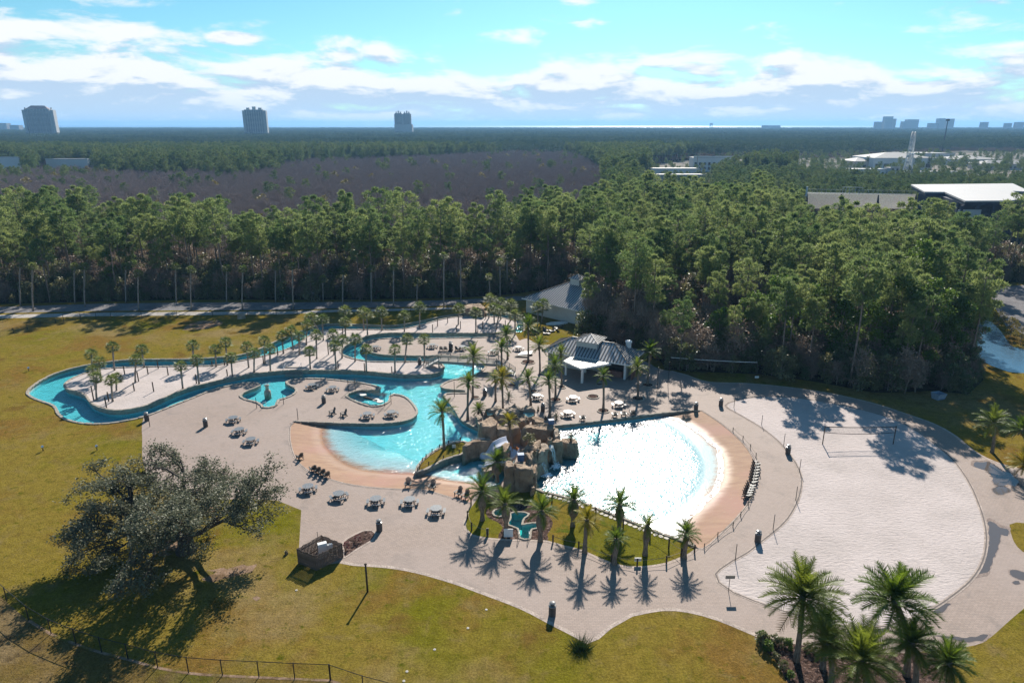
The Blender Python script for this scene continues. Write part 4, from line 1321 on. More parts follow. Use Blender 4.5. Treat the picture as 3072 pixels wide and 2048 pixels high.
def frond_set(m, seed, pairs=30, **kw):
    els = (1.42, 1.2, 0.98, 0.75, 0.5, 0.25, 0.0, -0.35)
    dr = (0.5, 0.75, 0.95, 1.05, 1.1, 1.05, 0.9, 0.6)
    return [frond_mesh('palm_frond', seed + i, els[i], dr[i], m, pairs, **kw) for i in range(8)]
FR_GREEN = frond_set(M['datefrond'], 10)
FR_GREEN2 = frond_set(M['datefrond2'], 80, 26, ll=0.27)
FR_YEL = frond_set(M['yellowfrond'], 30)
BROWN = [frond_mesh('dead_frond', 90 + i, -0.5 - 0.4 * i, 0.7, M['brownfrond'], 18) for i in range(2)]
FR_SAGO = frond_set(M['sagofrond'], 50, 22, ll=0.16)

def palm_trunk(base, h, r, lean=(0, 0), bulb=0.0):
    n = 9; path = []; rad = []
    for i in range(n + 1):
        u = i / n
        path.append(Vector((lean[0] * u * u, lean[1] * u * u, -0.15 + (h + 0.15) * u)))
        rr = r * (1.35 - 0.45 * min(1, u * 4)) if u < 0.25 else r * (0.9 + 0.08 * math.sin(u * 40))
        if bulb and u > 0.35: rr = r * 0.9 + bulb * math.sin(math.pi * min(1, (u - 0.35) / 0.62)) ** 0.8
        rad.append(rr)
    return MB().tube(path, rad, 10), path[-1]

def feather_palm(name, basepx, crownpx, width_px, n=30, fronds=None, bulb=0.0, r=0.2, seed=0, low=1.0, z=0.0, skirt_=True):
    rng = random.Random(seed * 31 + 5)
    b = at(basepx[0], basepx[1], z)
    h = height_of(b, crownpx[1])
    d = to_px((b.x, b.y, z + h))
    lean_x = (crownpx[0] - d[0]) * d[2] / FPX
    root = empty(name, b)
    tm, top = palm_trunk(b, h, r, (lean_x, rng.uniform(-0.15, 0.15)), bulb)
    tm.build('trunk', M['palmbark'], root, True)
    L = width_px / 2 * d[2] / FPX * 1.12
    fs = fronds or FR_GREEN
    if fs is FR_GREEN and seed % 3 == 1: fs = FR_GREEN2
    n = int(n * rng.uniform(0.85, 1.15)); low = low * rng.uniform(0.88, 1.08)
    for i in range(n):
        u = i / n
        k = min(7, int((u ** 0.85) * 7.6 * low + rng.uniform(-0.4, 0.4)))
        o = link('frond', fs[max(0, k)], root, (top.x, top.y, top.z - 0.25 * u), i * 2.39996 + rng.uniform(-0.25, 0.25), L * rng.uniform(0.85, 1.08))
        o.rotation_euler = (rng.uniform(-0.18, 0.18), rng.uniform(-0.12, 0.12), o.rotation_euler.z)
    for i in range(rng.randrange(1, 4)):
        o = link('dead_frond', BROWN[i % 2], root, (top.x, top.y, top.z - 0.3), rng.uniform(0, 6.28), L * rng.uniform(0.7, 0.95))
    if skirt_:
        mb = MB()
        for i in range(16):
            a = i * 2.4; p = Vector((top.x, top.y, top.z - 0.2))
            q = p + Vector((math.cos(a) * 0.30 * (1 + bulb), math.sin(a) * 0.30 * (1 + bulb), -rng.uniform(0.3, 0.75)))
            mb.bar(p, q, 0.09, 0.03)
        mb.build('leaf_bases', M['deadfrond'], root)
    return root

PLAZA = [  # base, crown, crown width px, yellow?
    (Cw(690, 692), Cw(690, 375), 72, 0, 'tall green date palm in a ring bed at the foot bridge steps'),
    (Cw(793, 802), Cw(785, 545), 70, 0, 'green date palm standing against the corner of the snack pavilion'),
    (Cw(508, 668), Cw(498, 445), 60, 0, 'green date palm by the river channel behind the bridge'),
    (Cw(455, 800), Cw(455, 565), 62, 0, 'pale green date palm in front of the bridge stairs'),
    (N3(905, 232), N2(920, 450), 86, 0, 'tallest dark date palm between the bridge and the lagoon tip'),
    (N3(805, 640), N2(820, 950), 70, 0, 'date palm in the walled bed at the lagoon edge beside the rocks'),
    (N3(1495, 522), N2(1470, 860), 74, 1, 'yellow date palm rising above the upper rock pool'),
    (N3(1350, 285), N2(1345, 870), 60, 0, 'slim date palm partly hidden behind the yellow palm by the rocks'),
    (Cw(712, 1075), Cw(688, 835), 66, 0, 'date palm beside the dark picnic table next to the rocks'),
    (Cw(880, 1190), Cw(870, 850), 72, 0, 'tall date palm rising beside the sago palms at the rock end'),
    (N7(612, 870), N7(600, 390), 62, 0, 'leaning date palm in front of the snack pavilion porch'),
    (Cw(930, 1020), Cw(925, 720), 70, 0, 'bushy date palm in a ring bed before the pavilion porch'),
    (Cw(1352, 1122), Cw(1352, 810), 58, 0, 'date palm alone in a ring bed near the pool wall'),
    (Cw(1656, 1012), Cw(1655, 740), 66, 0, 'date palm in a ring bed at the plaza corner by the walkway'),
    (Cw(1742, 892), Cw(1765, 600), 74, 0, 'bright green date palm beside the red end wall of the pavilion'),
    (N5(1000, 400), N3(1620, 660), 62, 1, 'golden yellow date palm growing out of the rock slide'),
    (E(1566, 295), B(1548, 1130), 88, 0, 'tall date palm on the grass spit in the lagoon'),
    (N3(1090, 560), N3(1020, 430), 50, 0, 'short leaning date palm on the rocks by the lagoon')]
FRONTP = [
    (N6(570, 520), N5(430, 985), 104, 0, 0.30, 'stout palm at the left of the small hot tub'),
    (N6(1040, 720), N5(880, 1225), 104, 0, 0.28, 'stout palm between the two hot tub basins'),
    (N6(1705, 935), N6(1735, 340), 108, 0, 0.34, 'stout palm on the gravel right of the hot tub'),
    (Fw(1050, 1075), Fw(1062, 850), 92, 0, 0.42, 'pineapple-trunked palm on the lawn by the pool edge'),
    (Fw(1152, 1300), Fw(1172, 1020), 96, 2, 0.0, 'yellow-green palm on the front lawn'),
    (Fw(1446, 1115), Fw(1450, 890), 100, 0, 0.30, 'palm with arching fronds against the glittering pool'),
    (Fw(1405, 1400), Fw(1425, 1185), 76, 0, 0.10, 'short bushy palm at the front edge of the lawn'),
    (Fw(1668, 1322), Fw(1690, 1062), 78, 0, 0.12, 'palm near the narrow end of the front lawn'),
    (Fw(2002, 1345), Fw(2022, 1130), 86, 0, 0.06, 'palm at the pointed tip of the front lawn'),
    (N5(725, 800), N5(720, 420), 92, 0, 0.45, 'stout dark-skirted palm hard against the rock slide')]
RIGHTP = [
    (P8(605, 925), P8(625, 440), 104, 0, 'bright date palm on the lawn beyond the curved walkway'),
    ((3080, 1402), (3066, 1288), 96, 0, 'date palm cut by the picture edge above the walkway puddle'),
    ((3092, 1452), (3076, 1392), 92, 2, 'low yellow-green palm cut by the picture edge')]
BOTTOM = [
    (Iw(745, 1130), Iw(785, 665), 232, 0, 'tall date palm before the sand court, farthest left of the foreground palms'),
    (Iw(1520, 1230), Iw(1440, 700), 236, 0, 'tallest date palm of the foreground clump'),
    (Iw(930, 1180), Iw(935, 880), 130, 0, 'small date palm tucked beside the tall foreground trunk'),
    (Iw(1230, 1480), Iw(1195, 1110), 230, 0, 'broad low date palm at the bottom of the foreground clump'),
    (Iw(1830, 1430), Iw(1820, 1140), 150, 0, 'low date palm at the outer end of the foreground clump'),
    (Iw(1580, 1320), Iw(1560, 1000), 150, 0, 'date palm crown hanging below the tallest foreground palm'),
    (Iw(985, 1340), Iw(975, 1010), 120, 0, 'pale date palm behind the broad foreground palm')]
k = 0
for (bp, cp, w, yel, lab) in PLAZA:
    o = feather_palm('date_palm', bp, cp, w, 30, FR_YEL if yel == 1 else FR_GREEN, 0.0, 0.19, k); k += 1
    tag(o, lab, 'palm tree', 'date palms on the plaza')
for (bp, cp, w, yel, bulb, lab) in FRONTP:
    o = feather_palm('date_palm', bp, cp, w, 28, FR_YEL if yel == 2 else FR_GREEN, bulb, 0.25, k); k += 1
    tag(o, lab, 'palm tree', 'palms on the front lawn')
for (bp, cp, w, yel, lab) in RIGHTP:
    o = feather_palm('date_palm', bp, cp, w, 34, FR_YEL if yel == 2 else FR_GREEN, 0.0, 0.22, k); k += 1
    tag(o, lab, 'palm tree', 'palms beyond the walkway')
for (bp, cp, w, yel, lab) in BOTTOM:
    o = feather_palm('date_palm', bp, cp, w, 56, FR_GREEN, 0.0, 0.24, k); k += 1
    tag(o, lab, 'palm tree', 'palms in the foreground bed')
# sago palms
SAGO = [(N4(1345, 560), 34, 'dark sago palm on the plaza at the rock end'), (N4(960, 370), 20, 'small sago palm by the rock pool post'), (N3(1610, 240), 44, 'dark bushy sago palm behind the upper rock pools'),
        (N4(1120, 560), 18, 'low dark sago between the tall palm and the rocks'), (Hw(140, 262), 14, 'small dark shrub beside the timber enclosure')]
for i, (bp, w, lab) in enumerate(SAGO):
    b = at(*bp); o = empty('sago_palm', b)
    L = w / 2 * to_px(b)[2] / FPX * 1.15
    MB().lathe([(0.16, -0.1), (0.2, 0.15), (0.12, 0.35)], 8).build('trunk', M['deadfrond'], o)
    for j in range(26):
        link('frond', FR_SAGO[min(7, int(j / 26 * 7.0))], o, (0, 0, 0.3), j * 2.4, L * rnd.uniform(0.85, 1.1))
    tag(o, lab, 'sago palm', 'sago palms')

def fan_crown(seed, m, n=30, R=1.0):
    rng = np.random.default_rng(seed)
    Vs = []; 
    mb = MB()
    for i in range(n):
        a = i * 2.39996; e = math.asin(1 - 1.62 * (i + 0.5) / n)
        d = np.array([math.cos(a) * math.cos(e), math.sin(a) * math.cos(e), math.sin(e)])
        pet = R * rng.uniform(0.42, 0.6)
        c = d * pet
        side = unit(np.cross(d, np.array([0, 0, 1.0])))
        up = np.cross(side, d)
        mb.bar(Vector((0, 0, 0)), Vector(c), 0.025, 0.015)
        nb = 11
        L = R * rng.uniform(0.45, 0.6)
        for j in range(nb):
            t = -1.25 + 2.5 * j / (nb - 1)
            q = unit(d * math.cos(t) + side * math.sin(t) + up * 0.18 * math.cos(t * 2))
            w = side * 0 + unit(np.cross(q, up)) * 0.055 * R
            tip = c + q * L - np.array([0, 0, 0.18 * L * rng.uniform(0.4, 1.5)])
            mb.poly([c + q * 0.1 * L - w, c + q * 0.1 * L + w, tip])
    return mb.mesh('sabal_crown', m)
FANS = [fan_crown(60 + i, M['sabalfrond']) for i in range(4)]
TRUNKS = {}
def fan_palm(name, bp, cp, wpx, z, seed, r=0.15):
    b = at(bp[0], bp[1], z); h = max(1.2, height_of(b, cp[1]))
    d = to_px((b.x, b.y, z + h)); lx = (cp[0] - d[0]) * d[2] / FPX
    o = empty(name, b)
    n = 8
    MB().tube([Vector((lx * (i / n) ** 1.3, 0, -0.1 + (h + 0.1) * i / n)) for i in range(n + 1)], [r * (1.25 if i == 0 else 1.0 + 0.10 * ((i * 7 + seed) % 3 - 1) + (0.16 if i > 5 else 0)) for i in range(n + 1)], 8).build('trunk', M['sabalbark'], o, True)
    R = wpx / 2 * d[2] / FPX
    link('crown', FANS[seed % 4], o, (lx, 0, h), seed * 1.7, R * 1.12)
    return o

S_WEST = [(A(657, 640), A(645, 505)), (A(712, 690), A(700, 560)), (A(672, 745), A(655, 615)), (A(682, 820), A(678, 665)), (A(795, 832), A(785, 685)), (A(822, 755), A(822, 672)),
          (A(808, 612), A(795, 450)), (A(955, 697), A(960, 540)), (A(1018, 592), A(1000, 470)), (A(1290, 742), A(1275, 585)), (A(1405, 707), A(1388, 540)), (A(1370, 587), A(1360, 440))]
S_MID = [(A(1525, 587), A(1520, 470)), (A(1605, 577), A(1592, 420)), (A(1640, 652), A(1630, 525)), (A(1755, 592), A(1740, 450)), (A(1793, 627), A(1795, 495)), (A(1870, 567), A(1866, 410)), (A(1908, 617), A(1905, 465)),
         (B(148, 618), B(135, 468)), (B(235, 587), B(212, 425)), (B(290, 630), B(285, 465)), (B(385, 752), B(378, 600)), (B(442, 662), B(437, 460)), (B(350, 542), B(358, 375)), (B(485, 470), B(388, 305)), (B(500, 502), B(490, 315))]
S_CEN = [(B(595, 627), B(585, 455)), (B(612, 757), B(600, 555)), (B(695, 412), B(690, 245)), (B(697, 472), B(693, 345)), (B(665, 657), B(670, 505)), (B(780, 687), B(782, 495)), (B(880, 782), B(875, 585)), (B(890, 457), B(882, 275)),
         (B(858, 412), B(850, 258)), (B(1017, 414), B(1010, 255)), (B(1132, 787), B(1130, 585)), (B(1215, 424), B(1215, 290)), (B(1220, 697), B(1240, 495)), (B(1350, 392), B(1350, 215)), (B(1392, 697), B(1390, 495))]
S_EAST = [(B(1690, 362), B(1695, 225)), (B(1845, 432), B(1845, 260)), (N1(565, 482), N1(600, 120)), (N1(800, 502), N1(800, 195)), (N1(985, 542), N1(1000, 215)), (N1(672, 602), N1(660, 300)), (N1(710, 702), N1(785, 350))]
S_BACK = [(N1(1075, 815), N1(1080, 440)), (N1(1525, 622), N1(1530, 290)), (N1(1602, 565), N1(1630, 230))]
si = 0
for lst, z, where, group in ((S_WEST, ISL_Z, 'on the west end of the sand island', 'sabal palms on the west end of the island'), (S_MID, ISL_Z, 'on the narrow middle of the sand island', 'sabal palms mid island'),
                      (S_CEN, ISL_Z, 'on the sand near the inner channel', 'sabal palms by the inner channel'), (S_EAST, ISL_Z, 'on the east tip of the sand island', 'sabal palms on the east tip'),
                      (S_BACK, 0.0, 'by the changing house lawn', 'sabal palms by the changing house')):
    objs = []
    for bp, cp in lst:
        objs.append(fan_palm('sabal_palm', bp, cp, 42 if lst is not S_BACK else 46, z, si)); si += 1
    label_row(objs, 'sabal palm', where, 'palm tree', group)
# crownless trunk
o = fan_palm('palm_stump', A(1062, 815), A(1050, 690), 1, ISL_Z, 3); bpy.data.objects.remove(o.children[1]) if len(o.children) > 1 else None
tag(o, 'crownless grey palm trunk standing on the sand island', 'palm trunk')
# tall palms along the road
T_NEAR = [(A(235, 196), 640), (A(600, 162), 600), (A(980, 190), 820), (A(1350, 190), 810), (A(1710, 186), 808), (A(2070, 182), 800), (B(672, 182), 812), (B(1120, 202), 800), (B(1563, 212), 768), (B(1970, 150), 832)]
T_FAR = [(A(145, 156), 790), (A(530, 140), 800), (A(890, 136), 800), (A(1245, 136), 800), (A(1600, 131), 805), (A(1945, 131), 800), (B(500, 152), 838), (B(925, 162), 806), (B(1325, 157), 842), (B(1715, 141), 766), (B(2060, 117), 788), (B(2120, 80), 770), ((1632, 850), 775), ((1722, 845), 780), ((1830, 835), 780)]
for lst, where, group in ((T_NEAR, 'on the near kerb of the road', 'tall palms on the near kerb'), (T_FAR, 'on the far verge of the road', 'tall palms on the far verge')):
    objs = []
    for i, (bp, cy) in enumerate(lst):
        if cy < 700: cy = 800
        objs.append(fan_palm('fan_palm', bp, (bp[0] + rnd.uniform(-3, 3), cy), 30, 0.0, si, 0.17)); si += 1
    label_row(objs, 'tall slim fan palm', where, 'palm tree', group)

# ring beds round the plaza palms
RINGS = [(Cw(690, 695), 70), (Cw(545, 902), 50), (Cw(1352, 1125), 62), (Cw(1656, 1018), 64), (Cw(1742, 898), 60), (Cw(930, 1028), 62), (N7(612, 890), 44), (Cw(1320, 892), 40), (Cw(1262, 1000), 62), (N3(960, 215), 44), (N2(1000, 1040), 36), (Cw(735, 952), 46)]
objs = []
for i, (bp, w) in enumerate(RINGS):
    b = at(*bp); R = w / 2.94 * 2.94 / 2 * to_px(b)[2] / FPX * 0.62
    o = empty('tree_ring', b)
    prof = [(R, 0.0), (R, 0.13), (R - 0.18, 0.14), (R - 0.2, 0.06)]
    MB().lathe(prof, 28, cap=False).build('kerb', M['stone'], o)
    MB().lathe([(R - 0.19, 0.05), (R * 0.6, 0.09), (0.02, 0.12)], 20).build('mulch', M['mulch'], o)
    objs.append(o)
label_row(objs, 'round stone-kerbed mulch ring', 'on the plaza paving', 'planter', 'mulch rings on the plaza')
# ---------------------------------------------------------------- coping stones
def stone_mesh(seed, L=1.22, W=0.42, H=0.24):
    r = random.Random(seed)
    bm = bmesh.new(); bmesh.ops.create_cube(bm, size=1.0)
    bmesh.ops.bevel(bm, geom=[e for e in bm.edges], offset=0.16, segments=1, affect='EDGES')
    for v in bm.verts:
        v.co = Vector((v.co.x * L * r.uniform(0.94, 1.02), v.co.y * W * r.uniform(0.85, 1.15), v.co.z * H * r.uniform(0.8, 1.15)))
    me = bpy.data.meshes.new('stone'); bm.to_mesh(me); bm.free(); me.materials.append(M['stone'])
    return me
STONES = [stone_mesh(i) for i in range(5)]
def coping(loop, parent_name, z, closed=True, step=1.26, limit=285, pw=0.0):
    par = bpy.data.objects[parent_name]
    L = sum((loop[(i + 1) % len(loop)] - loop[i]).length for i in range(len(loop) if closed else len(loop) - 1))
    n = max(4, int(L / step))
    P = resample(loop, n + 1 if not closed else n, closed)
    items = []
    for i in range(n):
        a, b = P[i], P[(i + 1) % len(P)]
        m = (a + b) / 2
        items.append((Vector((m.x, m.y, z)), math.atan2(b.y - a.y, b.x - a.x)))
    items.sort(key=lambda t: t[0].length)
    rest = []
    for i, (p, a) in enumerate(items):
        if i < limit:
            o = link('stone', STONES[i % 5], par, p + Vector((0, 0, rnd.uniform(-0.02, 0.03))), a)
        else: rest.append((p, a))
    if rest:
        me = join_meshes('stone_row', [(STONES[i % 5], Matrix.Translation(p) @ Matrix.Rotation(a, 4, 'Z')) for i, (p, a) in enumerate(rest)])
        tag(link('stone_row', me, par), kind='stuff')
nb = len(BEACH1)
LAG_A = smooth_loop(loop_of(O_far + O_near), False, 0.8)
LAG_B = smooth_loop(loop_of(O_right[5:]), False, 0.8)
coping(LAG_A, 'lagoon_wall', 0.03, False, limit=230)
coping(LAG_B, 'lagoon_wall', 0.03, False, limit=60)
coping(ISLAND, 'island_wall', ISL_Z + 0.0, True)
coping(STRIP, 'grass_spit_wall', 0.16, True)
coping(smooth_loop(loop_of(W2_far), False, 0.8), 'wave_pool_wall', 0.03, False)
coping(smooth_loop(loop_of(W2_grass), False, 0.8), 'wave_pool_wall', 0.03, False)
M['tubstone'] = plain('hot_tub_stone', (0.55, 0.50, 0.43), 0.8, 0.35, 2.0, bmp=0.5)
for lp, nm in ((TUB, 'hot_tub_wall'), (TUB2, 'small_hot_tub_wall')):
    par = bpy.data.objects[nm]
    P = resample(lp, int(sum((lp[(i + 1) % len(lp)] - lp[i]).length for i in range(len(lp))) / 0.62), True)
    for i, p in enumerate(P):
        q = P[(i + 1) % len(P)]
        o = link('stone', STONES[i % 5], par, (p + q) / 2 + Vector((0, 0, 0.06)), math.atan2(q.y - p.y, q.x - p.x), 0.56)
# flat stepping stones along the pool edge of the front lawn
FS = smooth_loop(pts(Fw, 820, 810, 1000, 862, 1200, 935, 1400, 1010, 1600, 1090, 1760, 1150, 1850, 1180), False, 0.5)
objs = []
for i, p in enumerate(resample(FS, 26)):
    o = MB().prism([(0.34 * math.cos(a * 1.05 + i) * (0.8 + 0.3 * ((i * 3 + a) % 3) / 2), 0.24 * math.sin(a * 1.05 + i)) for a in range(6)], 0.0, 0.05).build('stepping_stone', M['tubstone'], None, loc=p, rz=i)
    objs.append(o)
label_row(objs, 'flat pale stepping stone', 'along the pool edge of the palm lawn', 'stepping stone', 'stepping stones on the palm lawn')

# ---------------------------------------------------------------- furniture
M['tablegrey'] = plain('grey_table_plastic', (0.17, 0.18, 0.19), 0.38, 0.2, 3.0, spec=0.5)
M['tabledark'] = plain('dark_table_plastic', (0.045, 0.05, 0.055), 0.45, 0.2, 3.0)
M['chairplastic'] = plain('dark_chair_plastic', (0.055, 0.06, 0.058), 0.4, 0.25, 3.0, spec=0.5)
M['chairgrey'] = plain('weathered_chair_plastic', (0.16, 0.14, 0.12), 0.5, 0.25, 3.0)
M['canbody'] = plain('bin_slats', (0.115, 0.105, 0.10), 0.55, 0.3, 4.0)
M['canlid'] = plain('bin_lid', (0.22, 0.21, 0.20), 0.22, 0.1, 2.0, spec=0.7)
M['wood'] = plain('weathered_wood', (0.20, 0.165, 0.14), 0.85, 0.45, 2.5, bmp=0.3)
M['woodpost'] = plain('dark_timber', (0.075, 0.055, 0.04), 0.8, 0.4, 3.0)
M['woodgrey'] = plain('grey_timber', (0.32, 0.285, 0.245), 0.8, 0.3, 2.0)
M['black'] = plain('black_metal', (0.02, 0.02, 0.022), 0.45, 0.2, 3.0)
M['steel'] = plain('steel', (0.55, 0.55, 0.56), 0.25, 0.1, 3.0, metal=0.9)
M['white'] = plain('white_paint', (0.78, 0.77, 0.74), 0.5, 0.12, 1.0)
M['rope'] = plain('rope', (0.30, 0.24, 0.17), 0.9, 0.3, 4.0)
M['gate'] = plain('timber_fence', (0.165, 0.12, 0.095), 0.85, 0.5, 1.6, bmp=0.3)

def build_table():
    root = empty('picnic_table', (0, 0, 0))
    top = MB()
    R = 0.66; nsl = 7
    for i in range(nsl):                              # slats clipped to an octagon
        x0 = -R + 2 * R * i / nsl + 0.008; x1 = -R + 2 * R * (i + 1) / nsl - 0.008
        def half(x): return min(R, R * 1.414 - abs(x)) if abs(x) > R * 0.414 else R
        ys = [half(x0), half(x1)]
        top.prism([(x0, -ys[0]), (x1, -ys[1]), (x1, ys[1]), (x0, ys[0])], 0.72, 0.765)
    top.build('tabletop', M['tablegrey'], root)
    for k in range(4):
        a = k * math.pi / 2
        c, s = math.cos(a), math.sin(a)
        b = MB()
        for dy in (0.0, 0.16):
            r = 0.88 + dy
            b.box((c * r, s * r, 0.44), (0.145, 0.98 - dy * 0.3, 0.04), a)
        b.build('seat', M['tablegrey'], root)
        l = MB()
        l.bar((c * 0.25 - s * 0.2, s * 0.25 + c * 0.2, 0.72), (c * 0.62 - s * 0.2, s * 0.62 + c * 0.2, 0.0), 0.09, 0.05)
        l.bar((c * 0.25 + s * 0.2, s * 0.25 - c * 0.2, 0.72), (c * 0.62 + s * 0.2, s * 0.62 - c * 0.2, 0.0), 0.09, 0.05)
        l.bar((c * 0.35, s * 0.35, 0.38), (c * 1.08, s * 1.08, 0.40), 0.06, 0.09)
        l.bar((c * 1.0 - s * 0.3, s * 1.0 + c * 0.3, 0.42), (c * 0.98 - s * 0.3, s * 0.98 + c * 0.3, 0.0), 0.07)
        l.bar((c * 1.0 + s * 0.3, s * 1.0 - c * 0.3, 0.42), (c * 0.98 + s * 0.3, s * 0.98 - c * 0.3, 0.0), 0.07)
        l.build('leg', M['tabledark'], root)
    return root

def build_chair():
    root = empty('lounge_chair', (0, 0, 0))
    m = M['chairplastic']
    s = MB()
    for i in range(5): s.box((0.0, -0.28 + i * 0.125, 0.37 - i * 0.022), (0.56, 0.11, 0.025))
    s.build('seat', m, root)
    b = MB()
    for i in range(7):
        u = (i - 3) / 3
        L = 0.86 - 0.16 * u * u
        b.bar((u * 0.22, 0.22, 0.25), (u * 0.31, 0.22 + 0.34 * L / 0.8, 0.25 + L), 0.075, 0.022, up=(0, 1, 0))
    b.bar((-0.27, 0.45, 0.66), (0.27, 0.45, 0.66), 0.06, 0.03)
    b.build('backrest', m, root)
    for sx in (-1, 1):
        MB().box((sx * 0.36, -0.02, 0.55), (0.15, 0.78, 0.03)).build('armrest', m, root)
        MB().box((sx * 0.31, -0.32, 0.27), (0.05, 0.11, 0.54)).build('leg', m, root)
        MB().bar((sx * 0.27, -0.34, 0.33), (sx * 0.27, 0.62, 0.03), 0.04, 0.11).build('leg', m, root)
        MB().box((sx * 0.33, 0.33, 0.33), (0.05, 0.09, 0.42)).build('leg', m, root)
    return root

def build_can():
    root = empty('litter_bin', (0, 0, 0))
    MB().lathe([(0.27, 0.02), (0.27, 0.95)], 16).build('liner', M['black'], root)
    sl = MB()
    for k in range(22):
        a = 2 * math.pi * k / 22
        sl.box((0.315 * math.cos(a), 0.315 * math.sin(a), 0.50), (0.035, 0.068, 0.96), a)
    sl.lathe([(0.33, 0.10), (0.34, 0.10), (0.34, 0.14), (0.33, 0.14)], 22, cap=False)
    sl.build('body', M['canbody'], root)
    MB().lathe([(0.36, 0.98), (0.37, 1.02), (0.33, 1.06), (0.17, 1.10), (0.155, 1.05)], 18, cap=False).build('rim', M['canlid'], root)
    ld = MB()
    ld.lathe([(0.30, 1.30), (0.30, 1.33), (0.18, 1.40), (0.02, 1.43)], 18)
    for k in range(4):
        a = math.pi / 4 + k * math.pi / 2
        ld.bar((0.27 * math.cos(a), 0.27 * math.sin(a), 1.02), (0.27 * math.cos(a), 0.27 * math.sin(a), 1.31), 0.05, 0.02)
    ld.build('lid', M['canlid'], root)
    return root

def place_all(proto, spots, z=0.0):
    """spots: list of (px, rz, label[, z][, scale])"""
    out = []
    for i, sp_ in enumerate(spots):
        o = proto if i == 0 else copy_tree(proto)
        o.location = at(sp_[0][0], sp_[0][1], sp_[3] if len(sp_) > 3 else z)
        o.rotation_euler = (0, 0, sp_[1])
        if len(sp_) > 4: o.scale = (sp_[4],) * 3
        out.append(o)
        tag(o, sp_[2])
    return out

tables = place_all(build_table(), [
    (E(368, 655), 0.3, 'octagonal picnic table below the row of four lounge chairs on the beach deck'),
    (E(640, 720), 0.5, 'octagonal picnic table second in the line across the front deck'),
    (E(965, 765), 0.15, 'octagonal picnic table in the middle of the line across the front deck'),
    (E(1262, 772), 0.1, 'octagonal picnic table straight below the lone chair and palm shadow'),
    (E(1495, 852), 0.0, 'octagonal picnic table lowest in the line, near the hot tub lawn'),
    (B(400, 925), 0.4, 'picnic table beside the mushroom fountain basin'),
    (B(583, 948), 0.2, 'picnic table at the head of the shallow basin with the net'),
    (B(890, 1182), 0.2, 'picnic table in front of the shallow basin, next to two chairs'),
    (B(1100, 1168), 0.4, 'picnic table at the rounded tip of the paved spit'),
    (A(1648, 975), 0.3, 'picnic table on the deck farthest from the oak'),
    (A(1690, 1058), 0.1, 'picnic table on the deck between two others above the oak'),
    (A(1772, 1128), 0.2, 'picnic table on the deck just above the oak crown'),
    (N2(115, 280), 0.2, 'picnic table on the paved point left of the bridge chairs'),
    (N2(700, 318), 0.4, 'picnic table behind the middle of the foot bridge'),
    (N2(1800, 330), 0.0, 'picnic table beside the white canopy by the pavilion corner'),
    (B(962, 585), 0.3, 'picnic table near the rounded end of the paved point'),
    (Cw(1085, 1035), 0.1, 'sunlit white-topped picnic table before the pavilion porch'),
    (Cw(1488, 1085), 0.0, 'sunlit picnic table between two ring palms on the plaza'),
    (Cw(1040, 1168), 0.2, 'sunlit picnic table on the plaza beside the sago palms'),
    (Cw(765, 1018), 0.3, 'shaded dark picnic table behind the rock pools'),
    (N2(1310, 400), 0.1, 'picnic table showing through the bridge railing by the stairs')])
for o in tables: tag(o, cat='picnic table', group='octagonal picnic tables')

SP4 = [('first', 410, 476), ('second', 448, 492), ('third', 488, 510), ('fourth', 528, 530)]
chs = [(E(292, 368), -2.3, 'lone lounge chair on the beach edge nearest the oak')]
for w, x, y in SP4: chs.append((E(x, y), -2.5, '%s of four lounge chairs in a row on the beach edge' % w))
chs += [(E(1247, 618), 0.0, 'lounge chair standing alone beside the palm shadow on the beach'), (E(1460, 638), -0.25, 'lounge chair right of the palm shadow on the beach'),
        (E(1690, 695), -0.6, 'upper lounge chair of the pair near the stout palms'), (E(1752, 722), -0.6, 'lower lounge chair of the pair near the stout palms'),
        (B(578, 1155), -0.9, 'first of two lounge chairs above the spit wall'), (B(678, 1170), -0.9, 'second of two lounge chairs above the spit wall'),
        (Cw(1168, 1205), 3.3, 'lounge chair on the plaza nearest the sago palms, facing the pool'), (Cw(1452, 1175), 3.2, 'middle lounge chair of three in a row on the plaza wall'),
        (Cw(1530, 1170), 3.1, 'lounge chair in the plaza row, next to the tall palm trunk'), (Cw(1612, 1160), 3.1, 'last lounge chair in the plaza row under the ring palm'),
        (N2(288, 335), 3.1, 'round-backed lounge chair behind the bridge railing, first of a pair'), (N2(372, 335), 3.1, 'round-backed lounge chair behind the bridge railing, second of a pair'),
        (N2(480, 345), 3.0, 'lounge chair in front of the big bin behind the bridge'), (N2(605, 335), 2.6, 'lounge chair by the picnic table behind the bridge')]
for i in range(7):
    x = 462 - i * 4; y = 935 + i * 21
    chs.append((Dw(x, y), 1.75, '%s lounge chair from the top in the long row on the wave beach' % ORD[i]))
for i in range(5):
    chs.append((Dw(424 - i * 7, 1088 + i * 17), 1.75, '%s lounge chair from the top in the short row on the wave beach' % ORD[i]))
chairs = place_all(build_chair(), chs)
for o in chairs: tag(o, cat='lounge chair', group='dark plastic lounge chairs')

